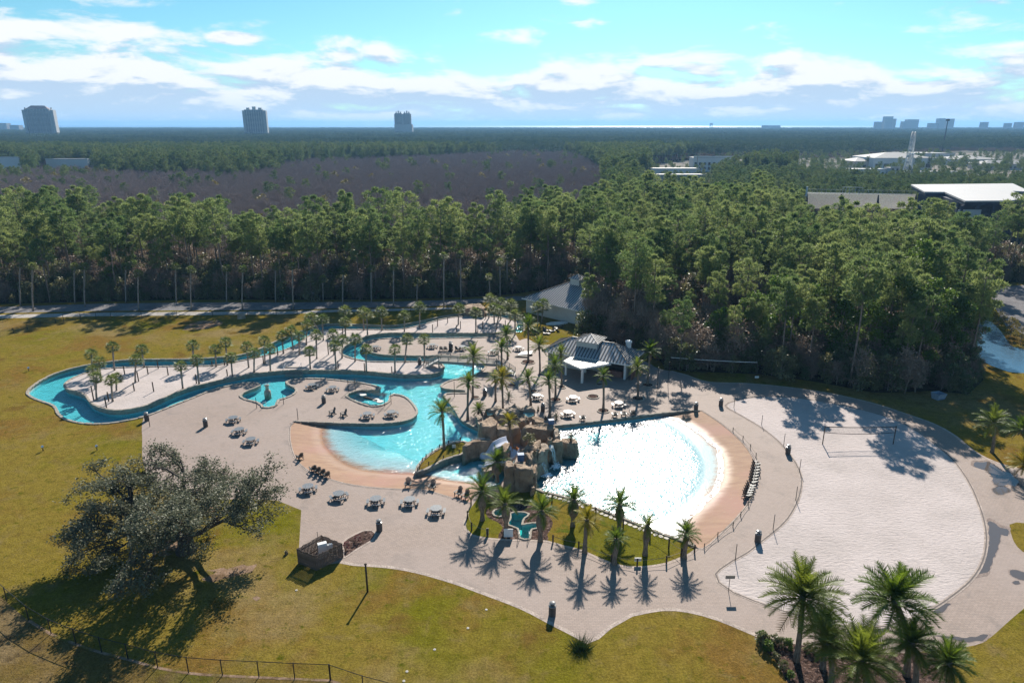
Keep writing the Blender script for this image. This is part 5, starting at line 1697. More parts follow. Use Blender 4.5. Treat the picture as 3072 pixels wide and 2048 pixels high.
cans = place_all(build_can(), [
    (E(995, 1002), 0.0, 'round slatted litter bin at the end of the gravel bed by the timber enclosure'),
    (A(1452, 1010), 0.2, 'litter bin on the open deck left of the picnic tables'),
    (B(505, 1055), 0.4, 'litter bin on the spit near the shallow basin'),
    (A(1038, 968), 0.1, 'litter bin at the river edge where the lawn meets the deck'),
    (N2(475, 320), 0.3, 'tall litter bin behind the foot bridge', 0.0, 1.25),
    (B(1350, 715), 0.2, 'litter bin on the sand beside the bridge steps', ISL_Z),
    (N3(1140, 175), 0.1, 'dark litter bin on the plaza beside the lagoon palms'),
    (N3(2275, 480), 0.0, 'litter bin behind the rock pool near the sago palm'),
    (Cw(2168, 1118), 0.2, 'litter bin on the end of the long pool wall'),
    (Dw(212, 512), 0.1, 'litter bin on the walkway above the wave beach'),
    (Dw(685, 850), 0.2, 'litter bin between the wave beach and the sand court'),
    (Iw(472, 292), 0.3, 'litter bin by the narrow corner of the sand court'),
    (Hw(2015, 690), 0.1, 'litter bin standing alone at the lawn edge in the foreground')])
for o in cans: tag(o, cat='litter bin', group='slatted litter bins')

# ---------------------------------------------------------------- posts, poles, ropes
def post(name, base, h, r, m, label, cat, group=None, cap=False, n=6):
    o = empty(name, base)
    MB().tube([(0, 0, -0.1), (0, 0, h)], [r, r * 0.92], n).build('shaft', m, o, n > 6)
    if cap: MB().lathe([(r * 1.5, h), (r * 1.5, h + 0.05), (0.02, h + 0.13)], 8).build('cap', m, o)
    if label: tag(o, label, cat, group)
    return o
IP = [(A, ((880, 640, 582), (1045, 640, 585), (1187, 646, 592), (1117, 600, 538), (978, 690, 622), (948, 757, 700), (1085, 762, 695), (662, 825, 722), (768, 832, 765), (752, 877, 802), (1387, 705, 640), (1605, 652, 605), (1498, 586, 546), (1585, 577, 540), (1860, 562, 510), (1960, 506, 450))),
      (B, ((100, 632, 562), (545, 627, 497), (672, 462, 392), (1465, 432, 362), (1508, 377, 312), (1597, 347, 297), (1675, 427, 367), (1710, 397, 332), (1863, 432, 372), (1905, 402, 337), (2105, 372, 322), (865, 777, 702), (632, 747, 682), (1105, 792, 732))),
      (N1, ((350, 745, 632), (452, 680, 552), (887, 632, 522), (505, 490, 392)))]
objs = []
for w, L in IP:
    for x, yb, yt in L:
        b = at(*w(x, yb), ISL_Z); h = min(2.6, height_of(b, w(x, yt)[1]))
        objs.append(post('timber_post', b, h, 0.10, M['woodpost'], None, None))
third = sorted(objs, key=lambda o: to_px(o.location)[0])
for a_, b_, where in ((0, 12, 'on the west end of the sand island'), (12, 23, 'on the middle of the sand island'), (23, 40, 'on the east end of the sand island')):
    label_row(third[a_:b_], 'short dark timber post', where, 'post', 'timber posts on the sand island')
# thin poles beside the sand court
objs = []
for w, x, yb, yt in ((Dw, 305, 522, 462), (Dw, 500, 645, 575), (Dw, 656, 790, 705), (Dw, 767, 975, 885), (Dw, 741, 1175, 1077), (Iw, 581, 207, 98), (Iw, 314, 425, 307)):
    b = at(*w(x, yb)); objs.append(post('shower_pole', b, height_of(b, w(x, yt)[1]), 0.04, M['black'], None, None))
label_row(objs, 'thin dark pole', 'along the inner edge of the sand court', 'pole', 'poles along the sand court')
# poles on the deck by the lagoon
for w, x, yb, yt, lab in ((A, 1058, 1010, 935, 'thin pole at the river end of the deck'), (A, 1812, 880, 805, 'thin pole left of the fountain basin steps'), (A, 2002, 852, 785, 'thin pole right of the fountain basin steps'), (A, 2103, 960, 880, 'thin pole at the root of the spit wall'),
                     (N2, 545, 1240, 940, 'thin pole on the lagoon tip below the bridge'), (B, 722, 955, 852, 'first dark pole at the head of the netted basin'), (B, 782, 938, 838, 'second dark pole at the head of the netted basin'),
                     (B, 1042, 1082, 975, 'first dark pole at the foot of the netted basin'), (B, 1098, 1062, 960, 'second dark pole at the foot of the netted basin'), (Cw, 1825, 955, 740, 'tall thin pole at the edge of the tree shade'), (Cw, 1922, 900, 690, 'second tall thin pole in the tree shade')):
    b = at(*w(x, yb)); post('light_pole', b, height_of(b, w(x, yt)[1]), 0.05, M['black'], lab, 'pole')
b = at(*Hw(712, 526)); post('lamp_post', b, height_of(b, Hw(705, 335)[1]), 0.10, M['woodpost'], 'single dark post with a long shadow on the front lawn', 'post', None, True, 8)
for x, yb, yt, lab in ((457, 130, 85, 'small street lamp on the far verge of the road at the left'), (2215, 130, 70, 'small street lamp on the far verge of the road by the palms')):
    b = at(*A(x, yb)); o = post('street_lamp', b, height_of(b, A(x, yt)[1]), 0.06, M['black'], lab, 'street lamp')
    h = height_of(b, A(x, yt)[1]); MB().lathe([(0.28, h), (0.28, h + 0.1), (0.1, h + 0.2)], 8).build('lamp_head', M['canlid'], o)
b = at(*N1(1012, 130)); o = post('street_lamp', b, height_of(b, 885), 0.06, M['black'], 'street lamp beside the corner of the changing house', 'street lamp')
MB().lathe([(0.28, 4.4), (0.28, 4.5), (0.1, 4.6)], 8).build('lamp_head', M['canlid'], o)

def rope_fence(name, spots, h, r, label, z=0.0, pm='woodpost', sag=0.12, close=False):
    P = [at(p[0], p[1], z) for p in spots]
    root = empty(name, P[0])
    for p in P:
        MB().tube([(0, 0, -0.1), (0, 0, h), (0, 0, h + 0.05)], [r, r, r * 0.4], 7).build('post', M[pm], root, loc=p - P[0])
    m = MB()
    for a, b in zip(P, P[1:] + ([P[0]] if close else [])):
        path = []
        for i in range(7):
            t = i / 6; q = a.lerp(b, t) - P[0]; path.append(Vector((q.x, q.y, h * 0.86 - sag * 4 * t * (1 - t))))
        m2 = MB().tube(path, 0.025, 5); m2.build('rope', M['rope'], root)
    return tag(root, label, 'rope fence')
rope_fence('rope_fence', [E(1330, 482), E(1352, 445), E(1375, 395), E(1407, 360), E(1460, 315), E(1525, 275), E(1605, 240), E(1710, 215)], 0.55, 0.07, 'rope and post edging round the grass spit on the lagoon side', 0.15)
rope_fence('rope_fence', [E(1345, 470), E(1430, 425), E(1560, 370), E(1700, 320)], 0.5, 0.07, 'rope and post edging of the grass spit on the slide side', 0.15)
rope_fence('rope_fence', [Fw(872, 880), Fw(1245, 990), Fw(1480, 1090), Fw(1710, 1165), Fw(1870, 1265), Fw(1975, 1340)], 1.1, 0.09, 'rope and post fence across the palm lawn beside the pool')
rope_fence('rope_fence', [Fw(180, 900), Fw(150, 1010), Fw(185, 1110), Fw(320, 1165)], 0.95, 0.09, 'rope and post fence round the hot tub lawn corner')
rope_fence('rope_fence', [Fw(880, 1215), Fw(1100, 1270), Fw(1380, 1385), Fw(1600, 1420), Fw(1850, 1395), Fw(2090, 1300)], 0.9, 0.09, 'rope and post fence along the front edge of the palm lawn')
rope_fence('rope_fence', [Dw(298, 690), Dw(368, 750), Dw(420, 810), Dw(460, 872), Dw(478, 935), Dw(487, 1003)], 0.62, 0.05, 'low rope fence along the upper wave beach', 0.0, 'black')
rope_fence('rope_fence', [Dw(440, 1145), Dw(405, 1215), Dw(352, 1290), Dw(298, 1365), Iw(190, 260), Iw(95, 340)], 0.62, 0.05, 'low rope fence along the lower wave beach', 0.0, 'black')

# volleyball nets
def net_obj(pa, pb, h, label, z0):
    a, b = at(*pa), at(*pb)
    root = empty('volleyball_net', a)
    d = b - a
    for p in (Vector((0, 0, 0)), d):
        MB().tube([p + Vector((0, 0, -0.1)), p + Vector((0, 0, h))], 0.07, 8).build('post', M['woodpost'], root)
    def line(z, sag):
        return [d * (i / 14) + Vector((0, 0, z - sag * 4 * (i / 14) * (1 - i / 14))) for i in range(15)]
    top = line(h - 0.12, 0.12); bot = line(z0, 0.25)
    MB().tube(top, 0.055, 5).build('tape', M['white'] if z0 > 2 else M['black'], root)
    MB().tube(bot, 0.04, 5).build('tape', M['black'], root)
    m = MB()
    for i in range(57):
        t = i / 56 * 14; k = min(13, int(t)); f = t - k
        m.bar(top[k].lerp(top[k + 1], f), bot[k].lerp(bot[k + 1], f), 0.012)
    for s in (0.25, 0.5, 0.75):
        for k in range(14): m.bar(top[k].lerp(bot[k], s), top[k + 1].lerp(bot[k + 1], s), 0.006)
    m.build('netting', M['black'], root)
    return tag(root, label, 'volleyball net')
hnet = height_of(at(*Dw(930, 780)), Dw(949, 652)[1])
net_obj(Dw(930, 780), Dw(1428, 780), hnet, 'volleyball net stretched between two posts on the white sand', hnet - 1.0)
net_obj(Cw(1935, 770), Dw(462, 300), 2.7, 'long sagging net at the foot of the woods behind the walkway', 2.3)

# lily-pad crossing in the shallow basin: overhead net on the four poles, floats in the water
root = empty('climbing_net', at(*B(900, 990)))
q = [at(*B(722, 955)) + Vector((0, 0, 2.0)), at(*B(782, 938)) + Vector((0, 0, 2.0)), at(*B(1098, 1062)) + Vector((0, 0, 1.7)), at(*B(1042, 1082)) + Vector((0, 0, 1.7))]
q = [p - root.location for p in q]
m = MB()
for s in range(6):
    a, b = q[0].lerp(q[1], s / 5), q[3].lerp(q[2], s / 5)
    pth = [a.lerp(b, i / 10) - Vector((0, 0, 1.1 * 4 * (i / 10) * (1 - i / 10) * 0.5)) for i in range(11)]
    m.tube(pth, 0.022, 4)
for i in range(1, 10):
    t = i / 10; sg = Vector((0, 0, 2.2 * t * (1 - t)))
    m.bar(q[0].lerp(q[3], t) - sg, q[1].lerp(q[2], t) - sg, 0.03)
m.build('netting', M['rope'], root)
tag(root, 'sagging rope net hung over the shallow basin between four poles', 'rope net')
M['pad'] = plain('float_pad', (0.62, 0.60, 0.55), 0.6, 0.15, 2.0)
objs = []
for p in (B(820, 970), B(850, 985), B(1000, 1045), B(965, 1030)):
    o = empty('float_pad', at(p[0], p[1], WATER_Z)); MB().lathe([(0.55, -0.05), (0.6, 0.05), (0.55, 0.14), (0.05, 0.16)], 16).build('float', M['pad'], o); objs.append(o)
    MB().tube([(0, 0, -1.2), (0, 0, -0.04)], 0.03, 5).build('tether', M['steel'], o)
label_row(objs, 'round white float pad', 'in the shallow basin under the rope net', 'float', 'float pads in the basin')
lg = empty('floating_log', at(*B(915, 1020), WATER_Z)); MB().tube([at(*B(860, 1003), 0.05) - at(*B(915, 1020)), at(*B(975, 1035), 0.05) - at(*B(915, 1020))], 0.2, 8).build('log', M['woodpost'], lg)
tag(lg, 'dark floating log crossing the shallow basin', 'log')

# mushroom fountain in its basin
fo = empty('fountain', at(*A(1890, 790), WATER_Z))
MB().lathe([(0.55, -1.3), (0.55, 0.5), (0.5, 0.85), (0.3, 0.95), (0.25, 1.6), (0.42, 1.75), (0.40, 1.85), (0.05, 2.0)], 16).build('pedestal', M['rockpale'], fo, True)
spray, stt, sb = mat('spray'); sb.inputs['Base Color'].default_value = c4((0.9, 0.93, 0.95)); sb.inputs['Roughness'].default_value = 0.3
jm = MB()
for k in range(26):
    a = 2 * math.pi * k / 26; R = rnd.uniform(0.9, 1.8); hh = rnd.uniform(0.8, 1.5)
    for i in range(7):
        t = (i + rnd.random()) / 7; r = R * t; z = 1.9 + hh * t * 1.2 - (hh + 1.7) * t * t
        jm.lathe([(0.0, -0.05), (0.03, 0.0), (0.0, 0.05)], 4, (r * math.cos(a), r * math.sin(a), max(0.02, z)), cap=False)
tag(jm.build('spray', spray, fo), kind='stuff')
tag(fo, 'stone mushroom fountain spraying in its round basin', 'fountain')

# steps into the river from the sand island
st_ = empty('pool_steps', at(*B(235, 770), ISL_Z))
for i in range(5):
    y = B(235, 742 + i * 9)
    a = at(*B(165 - i * 1.5, 742 + i * 10), ISL_Z) - st_.location; b = at(*B(312 + i * 1.5, 742 + i * 10), ISL_Z) - st_.location
    zz = 0.02 - i * 0.19
    MB().bar(Vector((a.x, a.y, zz)), Vector((b.x, b.y, zz)), 0.42, 0.2).build('tread', M['woodgrey'], st_)
for x in (172, 308):
    a = at(*B(x, 740), ISL_Z) - st_.location
    MB().tube([a + Vector((0, 0, 0)), a + Vector((0, 0, 0.9)), a + Vector((0, -1.6, 0.35)), a + Vector((0, -1.6, -0.8))], 0.03, 6).build('handrail', M['steel'], st_)
tag(st_, 'wooden steps with steel handrails going down into the river', 'steps')
# steps of the fountain basin
st_ = empty('basin_steps', at(*A(1905, 872)))
for i in range(3):
    a = at(*A(1862, 880 - i * 7)) - st_.location; b = at(*A(1950, 863 - i * 7)) - st_.location
    MB().bar(Vector((a.x, a.y, -0.2 - 0.2 * i)), Vector((b.x, b.y, -0.2 - 0.2 * i)), 0.45, 0.2).build('tread', M['tubstone'], st_)
for x, y in ((1858, 880), (1955, 862)):
    a = at(*A(x, y)) - st_.location
    MB().tube([a, a + Vector((0, 0, 0.95)), a + Vector((0, 1.3, 0.6)), a + Vector((0, 1.3, -0.6))], 0.03, 6).build('handrail', M['steel'], st_)
tag(st_, 'short flight of steps with steel rails into the fountain basin', 'steps')
# hot tub rails
hr = empty('hot_tub_rails', at(*N6(1370, 930)))
for x in (1290, 1485):
    a = at(*N6(x, 925)) - hr.location
    MB().tube([a, a + Vector((0, 0, 0.9)), a + Vector((0, 0.5, 0.92)), a + Vector((0, 1.1, 0.55)), a + Vector((0, 1.1, -0.4))], 0.03, 6).build('rail', M['steel'], hr)
    a = at(*N6(x - 45, 1045)) - hr.location
for i in range(2):
    a = at(*N6(1300, 905 - i * 22)) - hr.location; b = at(*N6(1500, 905 - i * 22)) - hr.location
    MB().bar(Vector((a.x, a.y, -0.12 - i * 0.2)), Vector((b.x, b.y, -0.12 - i * 0.2)), 0.34, 0.2).build('step', M['tubstone'], hr)
tag(hr, 'pair of steel handrails and steps at the hot tub entry', 'handrail')

# ---------------------------------------------------------------- fences
fm, ft, fb = mat('chain_link')
trn = ft.node('ShaderNodeBsdfTransparent'); mx_ = ft.node('ShaderNodeMixShader'); mx_.inputs[0].default_value = 0.10
fb.inputs['Base Color'].default_value = c4((0.02, 0.02, 0.02))
ft.link(trn.outputs[0], mx_.inputs[1]); ft.link(fb.outputs[0], mx_.inputs[2]); ft.link(mx_.outputs[0], fm.node_tree.nodes['Material Output'].inputs[0])
def chain_fence(spots, h, label, n_extra=0):
    P = [at(*p) for p in spots]
    root = empty('chain_link_fence', P[0])
    for i, p in enumerate(P):
        q = p - P[0]
        MB().tube([q + Vector((0, 0, -0.1)), q + Vector((0, 0, h + 0.06))], 0.045, 6).build('post', M['black'], root)
        if i + 1 < len(P):
            r = P[i + 1] - P[0]
            MB().tube([q + Vector((0, 0, h)), r + Vector((0, 0, h))], 0.028, 5).build('top_rail', M['black'], root)
            MB().poly([q + Vector((0, 0, 0.03)), r + Vector((0, 0, 0.03)), r + Vector((0, 0, h)), q + Vector((0, 0, h))]).build('mesh_panel', fm, root)
    return tag(root, label, 'fence')
chain_fence([G(-60, 950), G(-10, 1035), G(42, 1087), G(170, 1197), G(302, 1277), G(448, 1337), G(600, 1387), G(755, 1427), G(930, 1475), G(1112, 1507), G(1312, 1522), G(1527, 1532), G(1738, 1542), G(1950, 1550), Hw(448, 1150), Hw(682, 1230), Hw(905, 1290), Hw(1150, 1380)], 1.55, 'black chain-link fence curving round the oak lawn in the foreground')
chain_fence([A(-120, 408), A(0, 380), A(97, 352), A(195, 326), A(290, 298), A(395, 285), A(450, 268)], 1.2, 'low chain-link fence at the far corner of the lawn')
chain_fence([A(450, 262), A(570, 257), A(680, 251), A(785, 248), A(1000, 244), A(1250, 240), A(1500, 236), A(1750, 233), A(1950, 230), B(270, 285), B(500, 278), B(750, 272), B(1000, 262), B(1270, 255), B(1500, 246), B(1640, 240)], 1.5, 'long black chain-link fence between the lawn and the road footpath')

# timber enclosure with the white cabinet
cr = [at(*p) for p in (E(282, 1290), E(440, 1355), E(672, 1240), E(495, 1168))]
root = empty('timber_enclosure', cr[0])
hh = height_of(cr[0], E(280, 1160)[1])
slat = MB().box((0, 0, hh / 2), (0.125, 0.03, hh)).mesh('slat', M['gate'])
def side(a, b):
    d = b - a; n = int(d.length / 0.165)
    for i in range(n + 1):
        p = a + d * (i / n) - cr[0]
        o = link('slat', slat, root, p, math.atan2(d.y, d.x)); o.scale = (1, 1, rnd.uniform(0.96, 1.03))
    for z in (0.35, hh - 0.4):
        MB().bar(a - cr[0] + Vector((0, 0, z)), b - cr[0] + Vector((0, 0, z)), 0.05, 0.1).build('rail', M['gate'], root)
for i in range(4): side(cr[i], cr[(i + 1) % 4])
tag(root, 'square enclosure of upright timber slats at the deck corner', 'enclosure')
cb = empty('electric_cabinet', at(*E(500, 1235)), 0.45)
MB().box((0, 0, 0.85), (0.9, 0.45, 1.7)).build('body', M['white'], cb)
MB().box((0.1, -0.235, 0.9), (0.62, 0.02, 1.3)).build('door', M['white'], cb)
MB().box((0.75, 0, 1.1), (0.55, 0.3, 0.5)).build('side_box', M['white'], cb)
tag(cb, 'white metal cabinet inside the timber enclosure', 'cabinet')
ant = post('marker_pole', at(*E(455, 1110)), 1.4, 0.03, M['black'], 'thin marker pole behind the timber enclosure', 'pole')
# ---------------------------------------------------------------- foot bridge
M['bridge'] = plain('grey_bridge_timber', (0.34, 0.31, 0.27), 0.8, 0.25, 2.0)
def foot_bridge():
    a = at(*N2(240, 715)); b = at(*N2(1372, 775))
    ax = (b - a); L = ax.length; ax.normalize()
    rz = math.atan2(ax.y, ax.x)
    root = empty('foot_bridge', a, rz)
    W = 2.0; Z = 1.75; ny = W                       # local x along, y across (away from camera)
    MB().box((L / 2, W / 2, Z - 0.05), (L + 0.2, W, 0.1)).build('deck', M['bridge'], root)
    for y in (0.06, W - 0.06):
        MB().box((L / 2, y, Z - 0.30), (L + 0.2, 0.12, 0.44)).build('beam', M['bridge'], root)
    def railing(p, q, n):
        p, q = Vector(p), Vector(q)
        for h in (0.98, 0.14):
            MB().bar(p + Vector((0, 0, h)), q + Vector((0, 0, h)), 0.09, 0.06).build('rail', M['bridge'], root)
        for i in range(n + 1):
            e = p.lerp(q, i / n)
            MB().box((e.x, e.y, e.z + 0.42), (0.11, 0.11, 1.25)).build('rail_post', M['bridge'], root)
        m = MB(); k = int((q - p).length / 0.15)
        for i in range(k):
            e = p.lerp(q, (i + 0.5) / k); m.bar(e + Vector((0, 0, 0.14)), e + Vector((0, 0, 0.97)), 0.035)
        tag(m.build('balusters', M['bridge'], root), kind='stuff')
    for y in (0.05, W - 0.05):
        railing((0, y, Z), (L, y, Z), 6)
    def flight(x0, dx, dy, n):
        x1 = x0 + dx
        for i in range(n):
            t = (i + 0.7) / n
            MB().box((x0 + dx * t, W / 2 + dy * t, Z * (1 - t)), (abs(dx) / n + 0.06, W - 0.15, 0.06)).build('tread', M['white'], root)
        for y in (0.05, W - 0.05):
            railing((x0, y, Z), (x1, y + dy, 0.05), 3)
            MB().bar((x0, y, Z - 0.1), (x1, y + dy, -0.05), 0.08, 0.28).build('stringer', M['bridge'], root)
    flight(0, -2.9, 0.1, 8); flight(L, 3.3, -1.2, 9)
    for x in (0, L):
        for y in (0.1, W - 0.1):
            MB().box((x, y, 0.55), (0.2, 0.2, 2.5)).build('pile', M['bridge'], root)
    tag(root, 'grey timber foot bridge with stairs at both ends over the channel', 'bridge')
foot_bridge()

# ---------------------------------------------------------------- pavilions with standing-seam roofs
M['roof'] = plain('standing_seam_metal', (0.42, 0.41, 0.40), 0.42, 0.10, 0.8, metal=0.3, spec=0.5)
M['seam'] = plain('roof_seam_metal', (0.085, 0.083, 0.085), 0.5, 0.1, 1.0, metal=0.2)
M['wallcream'] = plain('cream_stucco', (0.62, 0.60, 0.54), 0.8, 0.12, 0.6)
M['wallred'] = plain('brown_panel', (0.22, 0.11, 0.085), 0.7, 0.2, 1.0)
M['darkopen'] = plain('dark_shutter', (0.03, 0.032, 0.035), 0.5, 0.2, 1.0)
def seams_on(root, quad, step=0.60, w=0.17, h=0.07):
    """ribs up a roof plane: quad = eave a, eave b, top b, top a"""
    a, b, tb, ta = [Vector(p) for p in quad]
    e = (b - a); L = e.length; e.normalize()
    n = (b - a).cross(ta - a).normalized()
    if n.z < 0: n = -n
    up = n.cross(e)
    if up.z < 0: up = -up
    A0 = Vector((0, 0)); 
    def co(p): return ((p - a).dot(e), (p - a).dot(up))
    xa, ya = co(ta); xb, yb = co(tb)
    m = MB(); k = int(L / step)
    for i in range(k + 1):
        x = L * i / max(1, k)
        if x <= xa: y = ya * x / max(1e-6, xa)
        elif x >= xb: y = yb * (L - x) / max(1e-6, L - xb)
        else: y = ya + (yb - ya) * (x - xa) / max(1e-6, xb - xa)
        if y < 0.15: continue
        p = a + e * x + n * (h / 2); m.bar(p, p + up * (y - 0.03), w, h, up=n)
    tag(m.build('roof_seams', M['seam'], root), kind='stuff')
def hip_roof(root, FL, FR, BR, BL, ze, zr, inset=None, fascia=0.22):
    """corners are local 2-D; returns ridge ends"""
    FL, FR, BR, BL = [Vector((p[0], p[1], ze)) for p in (FL, FR, BR, BL)]
    mL, mR = (FL + BL) / 2, (FR + BR) / 2
    d = (mR - mL); L = d.length; d.normalize()
    ins = inset if inset is not None else min(L / 2 - 0.01, (FL - BL).length / 2)
    R1, R2 = mL + d * ins + Vector((0, 0, zr - ze)), mR - d * ins + Vector((0, 0, zr - ze))
    m = MB(); m.v = [FL, FR, BR, BL, R1, R2]
    m.f = [(0, 1, 5, 4), (1, 2, 5), (2, 3, 4, 5), (3, 0, 4)]
    m.build('roof', M['roof'], root)
    for q in ((FL, FR, R2, R1), (FR, BR, R2, R2), (BR, BL, R1, R2), (BL, FL, R1, R1)): seams_on(root, q)
    for p, q in ((FL, FR), (FR, BR), (BR, BL), (BL, FL)):
        MB().bar(p - Vector((0, 0, fascia / 2 + 0.01)), q - Vector((0, 0, fascia / 2 + 0.01)), 0.08, fascia).build('fascia', M['white'], root)
    caps = MB()
    for p, q in ((FL, R1), (BL, R1), (FR, R2), (BR, R2), (R1, R2)):
        MB().bar(p + Vector((0, 0, 0.05)), q + Vector((0, 0, 0.05)), 0.22, 0.07).build('ridge_cap', M['seam'], root)
    return R1, R2
def cupola(root, c, w, h, zr, rz=0.0):
    cu = MB().box((c.x, c.y, c.z), (w, w, h), rz).build('cupola', M['wallcream'], root)
    e = w / 2 + 0.35; ca, sa = math.cos(rz), math.sin(rz)
    cs = [Vector((c.x + x * ca - y * sa, c.y + x * sa + y * ca, c.z + h / 2)) for x, y in ((-e, -e), (e, -e), (e, e), (-e, e))]
    ap = Vector((c.x, c.y, c.z + h / 2 + zr))
    m = MB(); m.v = cs + [ap]; m.f = [(0, 1, 4), (1, 2, 4), (2, 3, 4), (3, 0, 4)]
    m.build('roof', M['roof'], cu)
    for i in range(4): seams_on(cu, (cs[i], cs[(i + 1) % 4], ap, ap), 0.6)
    mm = MB()
    for i in range(4): MB().bar(cs[i], ap, 0.14, 0.07).build('ridge_cap', M['seam'], cu)

ZE = 3.1
FL = at(*N7(320, 350), ZE); FR = at(*N7(1605, 562), ZE); BR = at(*N7(1882, 388), ZE)
fx = (FR - FL).normalized()
dep = (BR - FR).dot(Vector((-fx.y, fx.x, 0)))
org = Vector((FL.x, FL.y, 0))
rz = math.atan2(fx.y, fx.x)
Lp = (FR - FL).length; Dp = min(max(8.5, dep), 13.0)
snack = empty('snack_pavilion', org, rz)
r1, r2 = hip_roof(snack, (0, 0), (Lp, 0), (Lp, Dp), (0, Dp), ZE, ZE + Dp * 0.25)
for nm, c, s in (('wall', (Lp / 2, Dp - 0.9, ZE / 2 - 0.05), (Lp - 1.6, 0.2, ZE - 0.12)), ('wall', (0.9, Dp / 2, ZE / 2 - 0.05), (0.2, Dp - 2.0, ZE - 0.12)),
                 ('wall', (Lp - 0.9, Dp / 2 + 0.1, ZE / 2 - 0.05), (0.2, Dp - 2.2, ZE - 0.12)), ('wall', (Lp * 0.26, 1.6, ZE / 2 - 0.05), (Lp * 0.44, 0.2, ZE - 0.12)), ('wall', (Lp * 0.60, 2.6, ZE / 2 - 0.05), (Lp * 0.24, 0.2, ZE - 0.12))):
    MB().box(c, s).build(nm, M['wallcream'], snack)
MB().box((Lp * 0.80, 1.5, 0.55), (Lp * 0.22, 0.7, 1.1)).build('counter', M['wallred'], snack)
MB().box((Lp * 0.80, 2.4, 1.9), (Lp * 0.22, 0.08, 1.9)).build('shutter', M['darkopen'], snack)
MB().box((Lp + 0.2, 2.2, 1.3), (0.16, 2.6, 2.6)).build('screen_wall', M['wallred'], snack)
for x in (Lp * 0.5, Lp * 0.69, Lp - 0.95):
    MB().box((x, 0.75, ZE / 2 - 0.02), (0.34, 0.34, ZE - 0.08)).build('column', M['white'], snack)
cupola(snack, Vector((Lp * 0.47, Dp / 2, ZE + Dp * 0.25 - 0.55)), 4.0, 1.4, 1.0)
# porch roof thrust out toward the plaza
loc = lambda p, z: (lambda q: Vector(((q.x - org.x) * math.cos(rz) + (q.y - org.y) * math.sin(rz), -(q.x - org.x) * math.sin(rz) + (q.y - org.y) * math.cos(rz), z)))(at(p[0], p[1], z))
pa, pb, pc, pd = loc(N7(640, 500), 2.75), loc(N7(897, 612), 2.75), loc(N7(1340, 540), 2.85), loc(N7(760, 430), 2.98)
pd = Vector((pd.x, 0.3, 2.98)); pc2 = Vector((pc.x, 0.3, 2.98))
m = MB(); m.v = [pa, pb, pc, pc2, pd]; m.f = [(0, 1, 4), (1, 2, 3, 4)]
M['porch'] = plain('pale_porch_metal', (0.46, 0.45, 0.43), 0.35, 0.1, 1.0, metal=0.2)
m.build('porch_roof', M['porch'], snack)
sm = MB()
for i in range(16):
    t = (i + 0.5) / 16
    sm.bar(pb.lerp(pc, t) + Vector((0, 0, 0.04)), pd.lerp(pc2, t) + Vector((0, 0, 0.04)), 0.05, 0.05)
for i in range(6):
    t = (i + 0.5) / 6
    sm.bar(pa.lerp(pb, t) + Vector((0, 0, 0.04)), pa.lerp(pd, min(1, t + 0.2)) + Vector((0, 0, 0.04)), 0.05, 0.05)
tag(sm.build('porch_seams', M['seam'], snack), kind='stuff')
for p, q in ((pa, pb), (pb, pc)): MB().bar(p - Vector((0, 0, 0.13)), q - Vector((0, 0, 0.13)), 0.1, 0.24).build('fascia', M['white'], snack)
for px_, zz in ((N7(887, 812), 2.6),):
    q = loc(px_, 0); MB().box((pb.x + 0.15, pb.y + 0.3, 1.32), (0.36, 0.36, 2.64)).build('column', M['white'], snack)
MB().box((pa.x + 0.35, pa.y + 0.35, 1.32), (0.3, 0.3, 2.64)).build('column', M['white'], snack)
MB().lathe([(0.5, 0), (0.5, 0.9), (0.62, 0.95), (0.62, 1.25), (0.3, 1.4)], 14, (Lp * 0.86, Dp * 0.75, ZE + 1.0)).build('roof_vent', M['white'], snack)
tag(snack, 'open snack pavilion with grey seamed hip roof, cupola and pale porch', 'pavilion')

ZE1 = 3.6
FL = at(*Cw(632, 128), ZE1); FR0 = at(*Cw(1010, 212), ZE1)
fx = (FR0 - FL).normalized(); rz1 = math.atan2(fx.y, fx.x)
L1 = (FR0 - FL).length * 1.55; D1 = L1 * 0.85
house = empty('changing_house', Vector((FL.x, FL.y, 0)), rz1)
r1, r2 = hip_roof(house, (0, 0), (L1, 0), (L1, D1), (0, D1), ZE1, ZE1 + D1 * 0.235)
MB().box((L1 / 2, 0.85, ZE1 / 2), (L1 - 1.6, 0.2, ZE1 - 0.1)).build('wall', M['wallcream'], house)
MB().box((0.85, D1 / 2, ZE1 / 2), (0.2, D1 - 2.0, ZE1 - 0.1)).build('wall', M['wallcream'], house)
MB().box((L1 / 2, D1 - 0.85, ZE1 / 2), (L1 - 1.6, 0.2, ZE1 - 0.1)).build('wall', M['wallcream'], house)
MB().box((L1 - 0.85, D1 / 2, ZE1 / 2), (0.2, D1 - 2.0, ZE1 - 0.1)).build('wall', M['wallcream'], house)
cupola(house, Vector((L1 * 0.5, D1 / 2, ZE1 + D1 * 0.235 + 0.1)), 2.6, 1.6, 1.0)
MB().box((0.72, 1.9, 1.3), (0.06, 1.7, 2.4)).build('gate', plain('green_gate', (0.02, 0.06, 0.055), 0.6), house)
tag(house, 'pale changing house with big seamed hip roof and cupola by the road', 'building')

